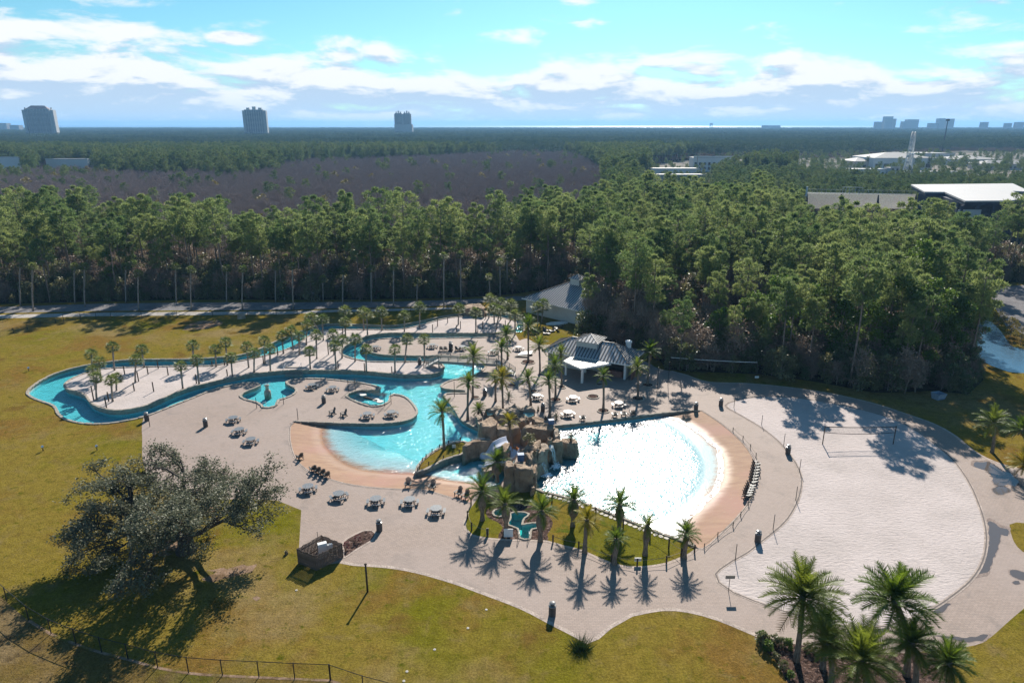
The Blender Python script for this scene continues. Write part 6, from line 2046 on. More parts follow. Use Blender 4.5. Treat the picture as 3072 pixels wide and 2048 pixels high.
# ---------------------------------------------------------------- artificial rocks of the slide grotto
def rock(parent, outline, z0, z1, m='rock', seed=0, bulge=0.06, rough=0.22, name='rock', crown=0.25):
    """boulder or rock wall: outline of its top (world 2-D), slumped sides, rounded lip, lumpy faces"""
    o = [Vector((p[0], p[1], 0)) for p in outline]
    o = resample(o, max(20, int(sum((o[(i + 1) % len(o)] - o[i]).length for i in range(len(o))) / 0.20)), True)
    c = sum(o, Vector()) / len(o)
    n = len(o); H = z1 - z0
    prof = [(1.0 + bulge * 1.6, 0.0), (1.0 + bulge * 1.3, 0.2), (1.0 + bulge * 0.7, 0.42), (1.0 + bulge, 0.62), (1.0 + bulge * 0.3, 0.82), (1.0, 0.95), (0.95, 1.0), (0.82, 1.0 + 0.02), (0.55, 1.0), (0.25, 0.99)]
    fine = []
    for (s0, u0), (s1, u1) in zip(prof, prof[1:]):
        fine += [(s0, u0), ((s0 + s1) / 2, (u0 + u1) / 2)]
    prof = fine + [prof[-1]]
    mb = MB(); off = Vector((seed * 3.1, seed * 1.7, seed * 0.9))
    for (s, u) in prof:
        for p in o:
            q = c + (p - c) * s; z = z0 + H * u
            w = Vector((q.x, q.y, z))
            d = noise.noise_vector((w + off) * 0.55) * rough * 1.5 + noise.noise_vector((w + off) * 1.6) * rough * 0.75 + noise.noise_vector((w + off) * 4.0) * rough * 0.3
            cr_ = abs(noise.noise((w + off) * Vector((0.9, 0.9, 0.45)).length * 0.55)); d += (c - q).normalized() * (0.30 * rough * 3 * max(0, 0.10 - cr_) / 0.10)
            if s < 0.9: d.z *= 1.0 + crown
            mb.v.append(w + Vector((d.x, d.y, d.z * 0.7)))
    for i in range(len(prof) - 1):
        for k in range(n):
            k2 = (k + 1) % n
            mb.f.append((i * n + k, i * n + k2, (i + 1) * n + k2, (i + 1) * n + k))
    mb.f.append(tuple((len(prof) - 1) * n + k for k in range(n)))
    me = mb.mesh(name, M[m], True)
    ob = link(name, me, parent)
    if parent: ob.location = -parent.location
    return ob
def top(w, z, *xy): return [at(*w(xy[i], xy[i + 1]), z) for i in range(0, len(xy), 2)]
G0 = at(*N5(1100, 700)); G0.z = 0
grot = empty('rock_grotto', G0)
rock(grot, top(N5, 3.0, 1030, 470, 1120, 430, 1300, 420, 1420, 470, 1430, 540, 1380, 570, 1200, 590, 1060, 570), -0.2, 3.0, seed=1, rough=0.16)          # front tower
rock(grot, top(N5, 3.3, 860, 440, 960, 400, 1060, 420, 1060, 520, 960, 540, 870, 520), -0.2, 3.3, seed=2)
rock(grot, top(N5, 2.2, 1420, 440, 1500, 430, 1530, 500, 1500, 640, 1440, 650, 1410, 560), -0.8, 2.2, 'rock', 3)
rock(grot, top(N4, 4.0, 720, 960, 800, 915, 900, 930, 1040, 910, 1060, 960, 960, 1040, 900, 1150, 820, 1380, 760, 1380, 740, 1200, 640, 1130), -0.3, 3.4, 'rock', 4, rough=0.4)   # ridge
rock(grot, top(N4, 2.6, 920, 1200, 960, 1100, 1080, 1070, 1190, 1100, 1150, 1200, 1110, 1260, 960, 1300), -0.8, 2.6, 'rockpale', 5, rough=0.28)
rock(grot, top(N4, 1.9, 880, 1300, 1000, 1250, 1120, 1240, 1060, 1320, 960, 1400, 850, 1420), -0.8, 1.9, 'rockpale', 6, rough=0.28)
rock(grot, top(N4, 1.3, 840, 1440, 950, 1400, 1040, 1440, 1000, 1520, 900, 1540), -0.8, 1.3, 'rockpale', 7, rough=0.22)
rock(grot, top(N4, 2.9, 1140, 950, 1200, 930, 1260, 960, 1240, 1010, 1170, 1020), -0.8, 2.9, 'rock', 8)                  # round boulder
rock(grot, top(N4, 2.3, 1250, 1060, 1310, 960, 1380, 940, 1470, 990, 1480, 1060, 1350, 1080), -0.8, 2.3, 'rock', 9)
rock(grot, top(N4, 1.5, 1470, 960, 1600, 940, 1760, 960, 1830, 1020, 1800, 1060, 1640, 1070, 1480, 1060, 1400, 1020), -0.8, 1.5, 'rock', 10, rough=0.1)   # planter tower
rock(grot, top(N4, 2.8, 620, 700, 740, 640, 900, 650, 1100, 640, 1290, 650, 1310, 720, 1200, 760, 1000, 750, 800, 740, 690, 750), -0.3, 2.7, 'rock', 11, rough=0.2)     # back wall of the court
rock(grot, top(N4, 2.6, 1290, 700, 1360, 730, 1410, 800, 1400, 880, 1330, 900, 1290, 800), -0.8, 2.3, 'rockpale', 12)
rock(grot, top(N3, 3.0, 1020, 700, 1120, 640, 1230, 580, 1340, 560, 1360, 640, 1350, 760, 1250, 790, 1100, 780), -0.8, 2.9, 'rock', 13, rough=0.2)   # block by the lagoon
rock(grot, top(N3, 2.2, 1000, 690, 1090, 670, 1170, 730, 1160, 760, 1050, 770), -0.8, 2.3, 'rockpale', 14, rough=0.15)
rock(grot, top(N3, 2.2, 1350, 720, 1500, 780, 1640, 760, 1800, 760, 1830, 800, 1700, 840, 1500, 860, 1380, 850), -0.3, 2.3, 'rock', 15, rough=0.15)
rock(grot, top(N3, 2.0, 700, 1130, 780, 1060, 900, 1000, 1100, 990, 1250, 950, 1290, 985, 1150, 1040, 1000, 1050, 850, 1090, 760, 1150), -0.8, 1.7, 'rock', 16, rough=0.15)   # low flume wall
rock(grot, top(N3, 1.6, 1480, 1250, 1530, 1180, 1660, 1190, 1680, 1330, 1600, 1400, 1500, 1380), -0.3, 2.4, 'rock', 17, rough=0.2)
rock(grot, top(N3, 2.0, 1380, 1260, 1440, 1200, 1490, 1240, 1480, 1310, 1400, 1310), -0.5, 2.0, 'rockpale', 18, rough=0.15)
rock(grot, top(N5, 0.9, 420, 480, 560, 440, 680, 480, 640, 540, 480, 540), -0.9, 0.5, 'rockpale', 19, rough=0.2)
rock(grot, top(N5, 1.2, 480, 960, 600, 900, 720, 860, 800, 900, 720, 1010, 560, 1030), -0.2, 0.8, 'rock', 20, rough=0.2)
rock(grot, top(N5, 1.0, 1390, 880, 1450, 860, 1470, 920, 1400, 960), -0.3, 1.1, 'rock', 21, rough=0.15)
rock(grot, top(N3, 0.9, 960, 620, 1060, 590, 1100, 640, 1000, 690), -0.8, 1.3, 'rockpale', 22, rough=0.2)
rock(grot, top(N3, 1.2, 1140, 400, 1230, 370, 1420, 330, 1480, 360, 1440, 420, 1300, 440, 1200, 430), -0.2, 1.0, 'rockpale', 23, rough=0.25)
rock(grot, top(N3, 1.2, 1340, 500, 1420, 440, 1520, 450, 1560, 520, 1480, 560, 1380, 550), -0.2, 1.3, 'rockpale', 24, rough=0.25)
rock(grot, top(N3, 1.3, 1530, 430, 1620, 390, 1740, 350, 1820, 400, 1800, 480, 1680, 500, 1560, 490), -0.2, 1.5, 'rockpale', 25, rough=0.35)
rock(grot, top(N3, 1.2, 1820, 380, 1950, 350, 2100, 380, 2110, 430, 2000, 440, 1860, 430), -0.2, 1.0, 'rockpale', 26, rough=0.25)
rock(grot, top(N3, 1.2, 1790, 530, 1920, 540, 1980, 600, 1960, 680, 1830, 680, 1790, 620), -0.2, 1.2, 'rock', 27, rough=0.25)
rock(grot, top(N3, 1.2, 2060, 600, 2130, 560, 2280, 620, 2260, 690, 2100, 690), -0.2, 1.2, 'rock', 28, rough=0.2)
tag(grot, 'brown artificial rock grotto with slides and cascades between the two pools', 'rock grotto')
# upper rock pools
M['poolcup'] = opaque_water('rock_pool_water', (0.22, 0.42, 0.42), 0.05, 0.02, 2.0)
for i, (w, xy, lab) in enumerate(((N3, (1160, 450, 1200, 430, 1340, 470, 1290, 540, 1200, 560), 'small turquoise pool among the upper rocks'), (N3, (1880, 480, 1950, 450, 2090, 460, 2090, 560, 1980, 590, 1900, 540), 'small grey-green spring pool with a post beside it'))):
    lp = smooth_loop(top(w, 0.6, *xy), True, 0.4)
    ob = fill(lp, 0.6).build('rock_pool', M['poolcup'], None)
    skirt(lp, -0.1, 0.59).build('rim', M['rockpale'], ob)
    tag(ob, lab, 'rock pool')
# waterfalls
wfm, wt_, wb = mat('falling_water')
wco = objco(wt_); wv = wt_.scalev(wco, (6.0, 6.0, 0.5)); wn = wt_.noise(wv, 1.0, 4.0)
wb.inputs['Base Color'].default_value = c4((0.78, 0.86, 0.88)); wb.inputs['Roughness'].default_value = 0.2
wtr = wt_.node('ShaderNodeBsdfTransparent'); wmx = wt_.node('ShaderNodeMixShader')
wt_.link(wt_.ramp(wn, 0.38, 0.62, 0.1, 0.75), wmx.inputs[0]); wt_.link(wtr.outputs[0], wmx.inputs[1]); wt_.link(wb.outputs[0], wmx.inputs[2])
wt_.link(wmx.outputs[0], wfm.node_tree.nodes['Material Output'].inputs[0])
def waterfall(a, b, z1, label, out=(0.5, -0.35)):
    a, b = at(a[0], a[1], z1), at(b[0], b[1], z1)
    base = Vector((a.x, a.y, WATER_Z)); root = empty('waterfall', base)
    m = MB(); n = 10; k = 7
    for i in range(n + 1):
        p = a.lerp(b, i / n)
        for j in range(k + 1):
            t = j / k
            m.v.append(Vector((p.x + out[0] * t ** 0.6, p.y + out[1] * t ** 0.6, z1 + 0.08 - (z1 + 0.08 - WATER_Z) * t * t)) - base + Vector((rnd.uniform(-.05, .05), rnd.uniform(-.05, .05), 0)))
    for i in range(n):
        for j in range(k): m.f.append((i * (k + 1) + j, (i + 1) * (k + 1) + j, (i + 1) * (k + 1) + j + 1, i * (k + 1) + j + 1))
    m.build('sheet', wfm, root, True)
    f = MB()
    for i in range(90):
        p = a.lerp(b, rnd.random()); r = rnd.uniform(0.05, 0.16)
        f.lathe([(0.01, -r * 0.4), (r, 0), (0.01, r * 0.5)], 5, (p.x - base.x + out[0] * 1.1 + rnd.gauss(0, .3), p.y - base.y + out[1] * 1.2 + rnd.gauss(0, .3), 0.03), cap=False)
    tag(f.build('foam', spray, root), kind='stuff')
    tag(root, label, 'waterfall')
waterfall(N4(1150, 1180), N4(1220, 1100), 2.2, 'white waterfall dropping off the rocks into the wave pool', (0.9, -0.3))
waterfall(N4(970, 1490), N4(1040, 1450), 1.1, 'smaller waterfall beside the front rock tower', (0.8, -0.4))
# slides
M['slide'] = plain('pale_slide_gelcoat', (0.62, 0.63, 0.70), 0.25, 0.08, 1.0, spec=0.6)
def slide(points, width, label, mm='slide', wall=0.38):
    P = smooth_loop([Vector(p) for p in points], False, 0.3)
    root = empty('water_slide', P[0])
    m = MB(); n = len(P)
    for i, p in enumerate(P):
        d = (P[min(n - 1, i + 1)] - P[max(0, i - 1)]); s = Vector((-d.y, d.x, 0)).normalized()
        for u, h in ((-1.0, wall), (-0.92, wall * 0.95), (-0.6, 0.06), (0, 0), (0.6, 0.06), (0.92, wall * 0.95), (1.0, wall), (1.02, -0.15), (-1.02, -0.15)):
            m.v.append(p - P[0] + s * (u * width / 2) + Vector((0, 0, h)))
    for i in range(n - 1):
        for k_ in range(9):
            k2 = (k_ + 1) % 9
            m.f.append((i * 9 + k_, i * 9 + k2, (i + 1) * 9 + k2, (i + 1) * 9 + k_))
    m.build('flume', M[mm], root, True)
    tag(root, label, 'water slide')
slide([at(*N3(1600, 1085), 1.7), at(*N3(1440, 1130), 1.5), at(*N3(1310, 1200), 1.0), at(*N3(1230, 1330), 0.1), at(*N3(1150, 1440), -0.5)], 2.3, 'wide pale slide running down into the small lagoon')
slide([at(*N5(1080, 180), 2.3), at(*N5(1010, 330), 1.6), at(*N5(820, 440), 0.9), at(*N5(600, 500), 0.1), at(*N5(430, 500), -0.5)], 1.3, 'narrow white curving slide behind the stout palm')
M['orange'] = plain('orange_slide_gelcoat', (0.55, 0.20, 0.07), 0.35, 0.1, 1.0)
slide([at(*N4(450, 1150), 2.6), at(*N4(470, 1230), 2.0), at(*N4(440, 1310), 1.4)], 1.0, 'short orange slide mouth between the rocks', 'orange')
# grass planter plants on the rocks
t_, c_ = leafy_variant(700, 1.1, 0.9, 420, M['shrub'], M['greybark'], 0.1, 0.12, name='rockshrub')
for p, s, lab in ((at(*N4(770, 1040), 3.6), 1.0, 'green shrub growing in the hollow of the rock ridge'),):
    o = empty('rock_shrub', p, 0, s); link('stem', t_, o); link('foliage', c_, o); tag(o, lab, 'shrub')
b = at(*N4(1660, 1010), 1.55); o = empty('sago_palm', b)
MB().lathe([(0.18, -0.1), (0.22, 0.3), (0.12, 0.5)], 8).build('trunk', M['deadfrond'], o)
for j in range(28): link('frond', FR_SAGO[min(7, int(j / 28 * 7.0))], o, (0, 0, 0.45), j * 2.4, rnd.uniform(0.85, 1.1))
tag(o, 'grey-green sago palm on top of the round rock planter in the pool', 'sago palm', 'sago palms')
# far grotto by the road
g2 = empty('rock_arch', at(*N1(290, 390)))
rock(g2, top(N1, 2.0, 60, 240, 200, 200, 400, 200, 490, 260, 480, 320, 300, 300, 120, 300), -0.8, 2.0, 'rock', 31, rough=0.25)
rock(g2, top(N1, 0.9, 420, 330, 520, 330, 540, 380, 440, 400), -0.8, 0.9, 'rockpale', 32, rough=0.2)
tag(g2, 'brown rock arch at the river source by the road', 'rock arch')
# signs, equipment and small things
def sign_box(p, w, h, z, label, post_h=0.0, col='white', rz=0.0, cat='sign', d=0.06, bz=0.0):
    b = at(p[0], p[1], bz); o = empty('sign_board' if cat == 'sign' else 'equipment_box', b, rz)
    MB().box((0, 0, z + h / 2), (w, d, h)).build('panel' if cat == 'sign' else 'body', M[col], o)
    if post_h: MB().tube([(0, 0.06, -0.1), (0, 0.06, z + h)], 0.03, 6).build('post', M['black'], o)
    else: MB().box((0, d * 0.3, z / 2), (w * 0.4, d, max(0.05, z))).build('stand', M['black'], o)
    tag(o, label, cat)
sign_box(N6(1080, 870), 1.0, 1.0, 0.15, 'large white notice board beside the hot tub steps', 0, 'white', 0.0)
sign_box(N3(535, 1215), 0.5, 0.5, 0.15, 'small white sign on the grass spit', 1)
sign_box(N6(670, 830), 0.3, 0.9, 0.1, 'grey marker post plate in the shaded hot tub lawn', 0, 'woodgrey')
sign_box(Dw(1128, 330), 0.9, 0.5, 0.3, 'small white sign at the foot of the woods', 1)
sign_box(Dw(465, 325), 0.7, 0.35, 0.3, 'low white sign at the end of the long net', 1)
sign_box(Iw(268, 645), 0.9, 0.35, 1.5, 'dark rules sign on a thin post at the corner of the sand court', 1, 'woodgrey')
sign_box(Fw(1605, 1400), 0.7, 0.4, 0.35, 'white sign on the rope at the front edge of the palm lawn', 1)
sign_box(Fw(820, 860), 0.8, 0.35, 0.3, 'white plate at the pool edge near the rock tower', 1)
sign_box(N4(1235, 660), 0.75, 0.7, 0.05, 'blue box standing on the rock wall top', 0, 'white', 0.2, 'equipment box', 0.6, 2.7)
M['blue'] = plain('blue_plastic', (0.10, 0.17, 0.30), 0.5, 0.2, 2.0)
bpy.data.objects[[o.name for o in COL.objects if o.name.startswith('equipment_box')][0]].children[0].data.materials[0] = M['blue']
sign_box(N5(1190, 400), 0.8, 0.9, 0.05, 'dark blue pump box behind the rock tower', 0, 'blue', 0.1, 'equipment box', 0.7, 2.9)
ns = at(*N3(1085, 1190), 0.0); o = empty('notice_plate', Vector((ns.x, ns.y, 0.6)))
MB().box((0, -0.3, 0.55), (0.95, 0.04, 0.95)).build('panel', M['white'], o); MB().box((0, -0.2, 0.5), (0.2, 0.2, 0.4)).build('bracket', M['black'], o)
tag(o, 'white notice plate fixed to the low rock wall', 'sign')
# white bin trailer at the wood edge
M['skipgrey'] = plain('blue_grey_plastic', (0.28, 0.34, 0.42), 0.5, 0.2, 2.0)
bn = empty('open_tub', at(*Dw(1745, 460)), 0.35)
m = MB(); m.v = [Vector(p) for p in ((-0.95, -0.7, 0), (0.95, -0.7, 0), (0.95, 0.7, 0), (-0.95, 0.7, 0), (-1.2, -0.95, 1.35), (1.2, -0.95, 1.2), (1.2, 0.95, 1.2), (-1.2, 0.95, 1.35), (-1.0, -0.75, 0.7), (1.0, -0.75, 0.6), (1.0, 0.75, 0.6), (-1.0, 0.75, 0.7), (-1.1, -0.85, 1.35), (1.1, -0.85, 1.2), (1.1, 0.85, 1.2), (-1.1, 0.85, 1.35))]
m.f = [(0, 1, 5, 4), (1, 2, 6, 5), (2, 3, 7, 6), (3, 0, 4, 7), (3, 2, 1, 0), (4, 5, 13, 12), (5, 6, 14, 13), (6, 7, 15, 14), (7, 4, 12, 15), (12, 13, 9, 8), (13, 14, 10, 9), (14, 15, 11, 10), (15, 12, 8, 11), (8, 9, 10, 11)]
bn.scale = (0.8, 0.8, 0.8); m.build('hull', M['skipgrey'], bn)
MB().box((0, -0.86, 0.25), (1.9, 0.06, 0.12)).build('rim', M['blue'], bn)
tag(bn, 'pale blue-grey open tub lying on the lawn at the foot of the woods', 'tub')
# boulder on the far lawn
bd = empty('boulder', at(*A(1705, 248))); rock(bd, [at(*A(1705, 248)) + Vector((0.9 * math.cos(a), 0.6 * math.sin(a), 0)) for a in (0, 1, 2, 3, 4, 5)], -0.2, 1.1, 'rockpale', 41, rough=0.18)
tag(bd, 'pale boulder on the lawn below the road', 'boulder')
# lawn lights
objs = []
for w, x, y in ((A, 205, 618), (G, 255, 200), (G, 573, 196)):
    o = empty('lawn_light', at(*w(x, y)))
    MB().lathe([(0.06, -0.05), (0.06, 0.45)], 8).build('stem', M['black'], o); MB().lathe([(0.17, 0.42), (0.2, 0.6), (0.14, 0.78), (0.03, 0.82)], 10).build('head', M['steel'], o); objs.append(o)
label_row(objs, 'short bright metal lawn light', 'on the grass left of the river', 'lawn light', 'lawn lights')
objs = []
for x, y in ((1185, 935), (1420, 784), (1550, 654), (990, 1090), (968, 1157), (210, 517)):
    o = empty('valve_cover', at(*Hw(x, y))); MB().lathe([(0.12, 0.0), (0.12, 0.04), (0.09, 0.05)], 10).build('cover', M['tubstone'], o); MB().box((0, 0, 0.075), (0.1, 0.02, 0.01)).build('handle', M['steel'], o); objs.append(o)
label_row(objs, 'small round white valve cover', 'in the foreground lawn', 'valve cover', 'valve covers')
# small shrubs
def small_shrub(p, s, lab, i):
    o = empty('shrub', at(*p), i * 1.1, s); t2, c2 = SMALL[i % 3]; link('stem', t2, o); link('foliage', c2, o); tag(o, lab, 'shrub', 'small shrubs in the beds'); return o
SMALL = [leafy_variant(720 + i, 0.7, 0.40, 420, M[('shrub', 'broadleaf', 'shrub')[i]], M['greybark'], 0.1, 0.07, name='small') for i in range(3)]
BS = [(505, 1010, 1.3), (540, 1060, 1.1), (590, 1010, 1.0), (640, 1025, 0.9), (690, 1035, 1.0), (600, 1120, 0.8), (650, 1185, 0.9), (700, 1255, 0.8), (820, 1060, 0.9), (880, 1080, 0.8), (500, 980, 1.0)]
objs = [small_shrub(Iw(x, y), s * 1.2, '', i) for i, (x, y, s) in enumerate(BS)]
label_row(objs, 'low round shrub', 'in the gravel bed under the foreground palms', 'shrub', 'shrubs under the foreground palms')
RD = leafy_variant(740, 0.8, 0.4, 160, plain('red_leaves', (0.20, 0.05, 0.05), 0.6, 0.3, 4.0), M['greybark'], 0.2, 0.07, name='red')
for p, lab in ((E(805, 1100), 'taller red-leaved plant in the gravel bed by the enclosure'), (E(705, 1165), 'shorter red-leaved plant hard by the timber enclosure')):
    o = empty('red_plant', at(*p)); link('stem', RD[0], o); link('foliage', RD[1], o); tag(o, lab, 'plant')
# clump of tall grass at the deck point
gc = empty('grass_clump', at(*Hw(2215, 925)))
rng_ = np.random.default_rng(9); n_ = 420
cc = np.stack([rng_.normal(0, .35, n_), rng_.normal(0, .3, n_), np.zeros(n_)], 1)
dd = unit(np.stack([cc[:, 0] * 1.2 + rng_.normal(0, .2, n_), cc[:, 1] * 1.2 + rng_.normal(0, .2, n_), np.ones(n_)], 1))
V, F = blades(rng_, cc, dd, rng_.uniform(0.5, 1.3, n_), 0.05)
link('leaves', tri_mesh('grass_clump', V, F, [M['sagofrond']]), gc)
tag(gc, 'clump of tall dark grass at the point of the deck', 'grass clump')
# white canopy and pile of furniture by the pavilions
cp = empty('shade_canopy', at(*N1(1300, 1200)))
p0 = cp.location
ps = [at(*N1(*q)) - p0 for q in ((1210, 1170), (1430, 1160), (1420, 1215), (1130, 1240))]
MB().prism([(p.x, p.y) for p in ps], 0.28, 0.36).build('sheet', M['white'], cp)
for p in ps: MB().tube([(p.x, p.y, 0), (p.x, p.y, 0.3)], 0.04, 5).build('leg', M['steel'], cp)
tag(cp, 'low white canopy sheet lying on the plaza behind the ring palm', 'canopy')
dk = empty('wooden_platform', at(*N1(1220, 1240))); p0 = dk.location
a, b, c, d = [at(*N1(*q)) - p0 for q in ((1110, 1225), (1340, 1230), (1330, 1262), (1060, 1250))]
for i in range(6):
    t = i / 6; MB().bar(a.lerp(d, t) + Vector((0, 0, 0.2)), b.lerp(c, t) + Vector((0, 0, 0.2)), 0.2, 0.06).build('plank', M['woodgrey'], dk)
tag(dk, 'grey plank platform in front of the white canopy', 'platform')
objs = []
for i in range(7):
    p = at(*N1(1660 + i * 48, 790 - i * 22 + (i % 2) * 30))
    o = empty('stacked_lounger', p, i * 0.7)
    MB().box((0, 0, 0.3), (0.65, 1.6, 0.06)).build('seat', M['tabledark'] if i % 2 else M['chairgrey'], o)
    MB().bar((0, 0.7, 0.35), (0, 1.25, 0.95), 0.62, 0.05).build('backrest', M['tabledark'] if i % 2 else M['chairgrey'], o)
    for sx in (-0.28, 0.28):
        MB().box((sx, -0.6, 0.14), (0.06, 0.06, 0.28)).build('leg', M['tabledark'], o); MB().box((sx, 0.6, 0.14), (0.06, 0.06, 0.28)).build('leg', M['tabledark'], o)
    objs.append(o)
label_row(objs, 'lounger dumped in a pile', 'on the grass between the two pavilions', 'lounger', 'pile of loungers')
bt = empty('upturned_boat', at(*N1(1900, 600)), 0.25)
m = MB()
for i in range(9):
    u = -1 + i / 4; w = 0.75 * math.sqrt(max(0.02, 1 - u * u)); 
    for a in range(6):
        t = math.pi * a / 5; m.v.append(Vector((u * 2.6, w * math.cos(t), 0.6 * math.sin(t) * (1 - 0.4 * u * u))))
for i in range(8):
    for a in range(5): m.f.append((i * 6 + a, i * 6 + a + 1, (i + 1) * 6 + a + 1, (i + 1) * 6 + a))
m.build('hull', M['white'], bt, True); MB().box((0, 0, 0.62), (3.6, 0.08, 0.06)).build('keel', M['woodgrey'], bt)
tag(bt, 'upturned white boat lying beside the changing house', 'boat')
# drum beside the wall
dr = empty('round_tank', at(*N1(1830, 480))); MB().lathe([(0.7, 0), (0.72, 0.1), (0.72, 1.1), (0.6, 1.3), (0.1, 1.35)], 16).build('body', M['black'], dr); MB().lathe([(0.2, 1.33), (0.2, 1.45)], 10).build('lid', M['black'], dr)
tag(dr, 'round black tank against the wall of the changing house', 'tank')
# ---------------------------------------------------------------- amphitheatre, far buildings, towers
M['roofwhite'] = plain('white_membrane_roof', (0.42, 0.40, 0.385), 0.6, 0.06, 0.1)
M['navy'] = plain('dark_blue_cladding', (0.030, 0.038, 0.065), 0.6, 0.2, 0.2)
M['alu'] = plain('aluminium_bench', (0.45, 0.46, 0.48), 0.35, 0.1, 0.5, metal=0.6)
M['bldwhite'] = plain('white_building', (0.66, 0.66, 0.65), 0.7, 0.08, 0.05)
M['bldgrey'] = plain('grey_building', (0.44, 0.45, 0.46), 0.7, 0.08, 0.05)
M['bldtan'] = plain('tan_building', (0.50, 0.45, 0.39), 0.7, 0.08, 0.05)
M['glass'] = plain('dark_glass', (0.035, 0.05, 0.065), 0.15, 0.2, 0.3, spec=0.6)
M['roofgrey'] = plain('grey_flat_roof', (0.24, 0.235, 0.225), 0.7, 0.1, 0.1)
M['tower'] = plain('condo_wall', (0.40, 0.39, 0.37), 0.7, 0.08, 0.02)
M['redroof'] = plain('dark_red_roof', (0.16, 0.09, 0.08), 0.7, 0.1, 0.05)

def amphitheatre():
    ZR = 15.0
    px_ = [P1(1165, 187), P1(2235, 176), P1(2420, 262), P1(2230, 255), P1(2400, 330), P1(2200, 355), P1(1735, 358), P1(1520, 265), P1(1310, 263)]
    ol = [at(p[0], p[1], ZR) for p in px_]
    base = sum(ol, Vector()) / len(ol); base.z = 0
    root = empty('amphitheatre_stage', base)
    o2 = [(p.x - base.x, p.y - base.y) for p in ol]
    MB().prism(o2, ZR - 0.6, ZR).build('roof', M['roofwhite'], root)
    MB().prism([(x * 0.985, y * 0.985) for x, y in o2], ZR - 1.8, ZR - 0.62).build('roof_truss', M['navy'], root)
    ww = [at(p[0], p[1], ZR) for p in (P1(1260, 240), P1(2300, 240), P1(2300, 340), P1(1740, 340), P1(1540, 280))]
    w2 = [(p.x - base.x, p.y - base.y) for p in ww]
    MB().prism([(x * 0.93, y * 0.90 + 4) for x, y in w2], 0, ZR - 1.82).build('stage_house', M['navy'], root)
    f0 = at(*P1(1735, 358), ZR) - base; f1 = at(*P1(2230, 355), ZR) - base
    for i in range(4):
        p = f0.lerp(f1, i / 3); MB().box((p.x, p.y + 1.2, (ZR - 1.85) / 2), (0.9, 0.9, ZR - 1.85)).build('column', M['navy'], root)
    pnl = f0.lerp(f1, 0.17); MB().box((pnl.x, pnl.y + 1.0, 7), (9, 0.2, 9)).build('screen_panel', M['bldgrey'], root)
    for x, y in ((1300, 285), (1495, 300), (1545, 343)):
        p = at(*P1(x, y), ZR - 3) - base; MB().box((p.x, p.y, ZR - 3), (2.2, 0.6, 0.5)).build('light_truss', M['alu'], root)
    tag(root, 'big open-air stage with wide white flat roof and dark blue walls', 'amphitheatre')
    # grandstand
    zt, zb = 12.0, 4.5
    a1, b1 = at(*P1(78, 272), zt), at(*P1(1222, 292), zt)
    a0, b0 = at(*P1(78, 430), zb), at(*P1(1215, 430), zb)
    st = empty('grandstand', Vector((a1.x, a1.y, 0)))
    n = 16; og = st.location
    for i in range(n):
        t = i / (n - 1); z = zb + (zt - zb) * t
        p, q = a0.lerp(a1, t) - og, b0.lerp(b1, t) - og
        p.z = q.z = z
        MB().bar(p, q, 0.55, 0.10).build('bench', M['alu'], st)
        MB().bar(p - Vector((0, -0.5, 0.42)), q - Vector((0, -0.5, 0.42)), 1.5, 0.08).build('footboard', M['roofgrey'], st)
    for t in (0.0, 0.32, 0.66, 1.0):
        lo, hi = a0.lerp(b0, t) - og, a1.lerp(b1, t) - og
        lo.z, hi.z = zb - 0.6, zt - 0.6
        MB().bar(lo, hi, 0.4, 0.5).build('stringer', M['navy'], st)
        MB().box((hi.x, hi.y, zt / 2 - 0.5), (0.4, 0.4, zt - 1)).build('column', M['navy'], st); MB().box((lo.x, lo.y, zb / 2 - 0.4), (0.4, 0.4, zb - 0.8)).build('column', M['navy'], st)
    p, q = a1 - og, b1 - og
    MB().bar(p + Vector((0, 0, 1.6)), q + Vector((0, 0, 1.6)), 0.1, 0.1).build('top_rail', M['alu'], st)
    for i in range(24):
        e = p.lerp(q, i / 23); MB().box((e.x, e.y, zt + 0.75), (0.09, 0.09, 1.7)).build('rail_post', M['alu'], st)
    for i in range(7):
        e = p.lerp(q, 0.34 + 0.03 * i); MB().box((e.x, e.y + 1.5, zt + 1.1), (0.14, 0.14, 3.0)).build('frame_post', M['alu'], st)
    MB().bar(p.lerp(q, 0.33) + Vector((0, 1.5, 2.6)), p.lerp(q, 0.53) + Vector((0, 1.5, 2.6)), 0.2, 0.2).build('frame_beam', M['alu'], st)
    MB().box((p.x - 0.4, p.y, zt + 0.5), (0.6, 0.6, 4.5)).build('end_wall', M['bldwhite'], st)
    tag(st, 'long grandstand of metal benches beside the white-roofed stage', 'grandstand')
amphitheatre()

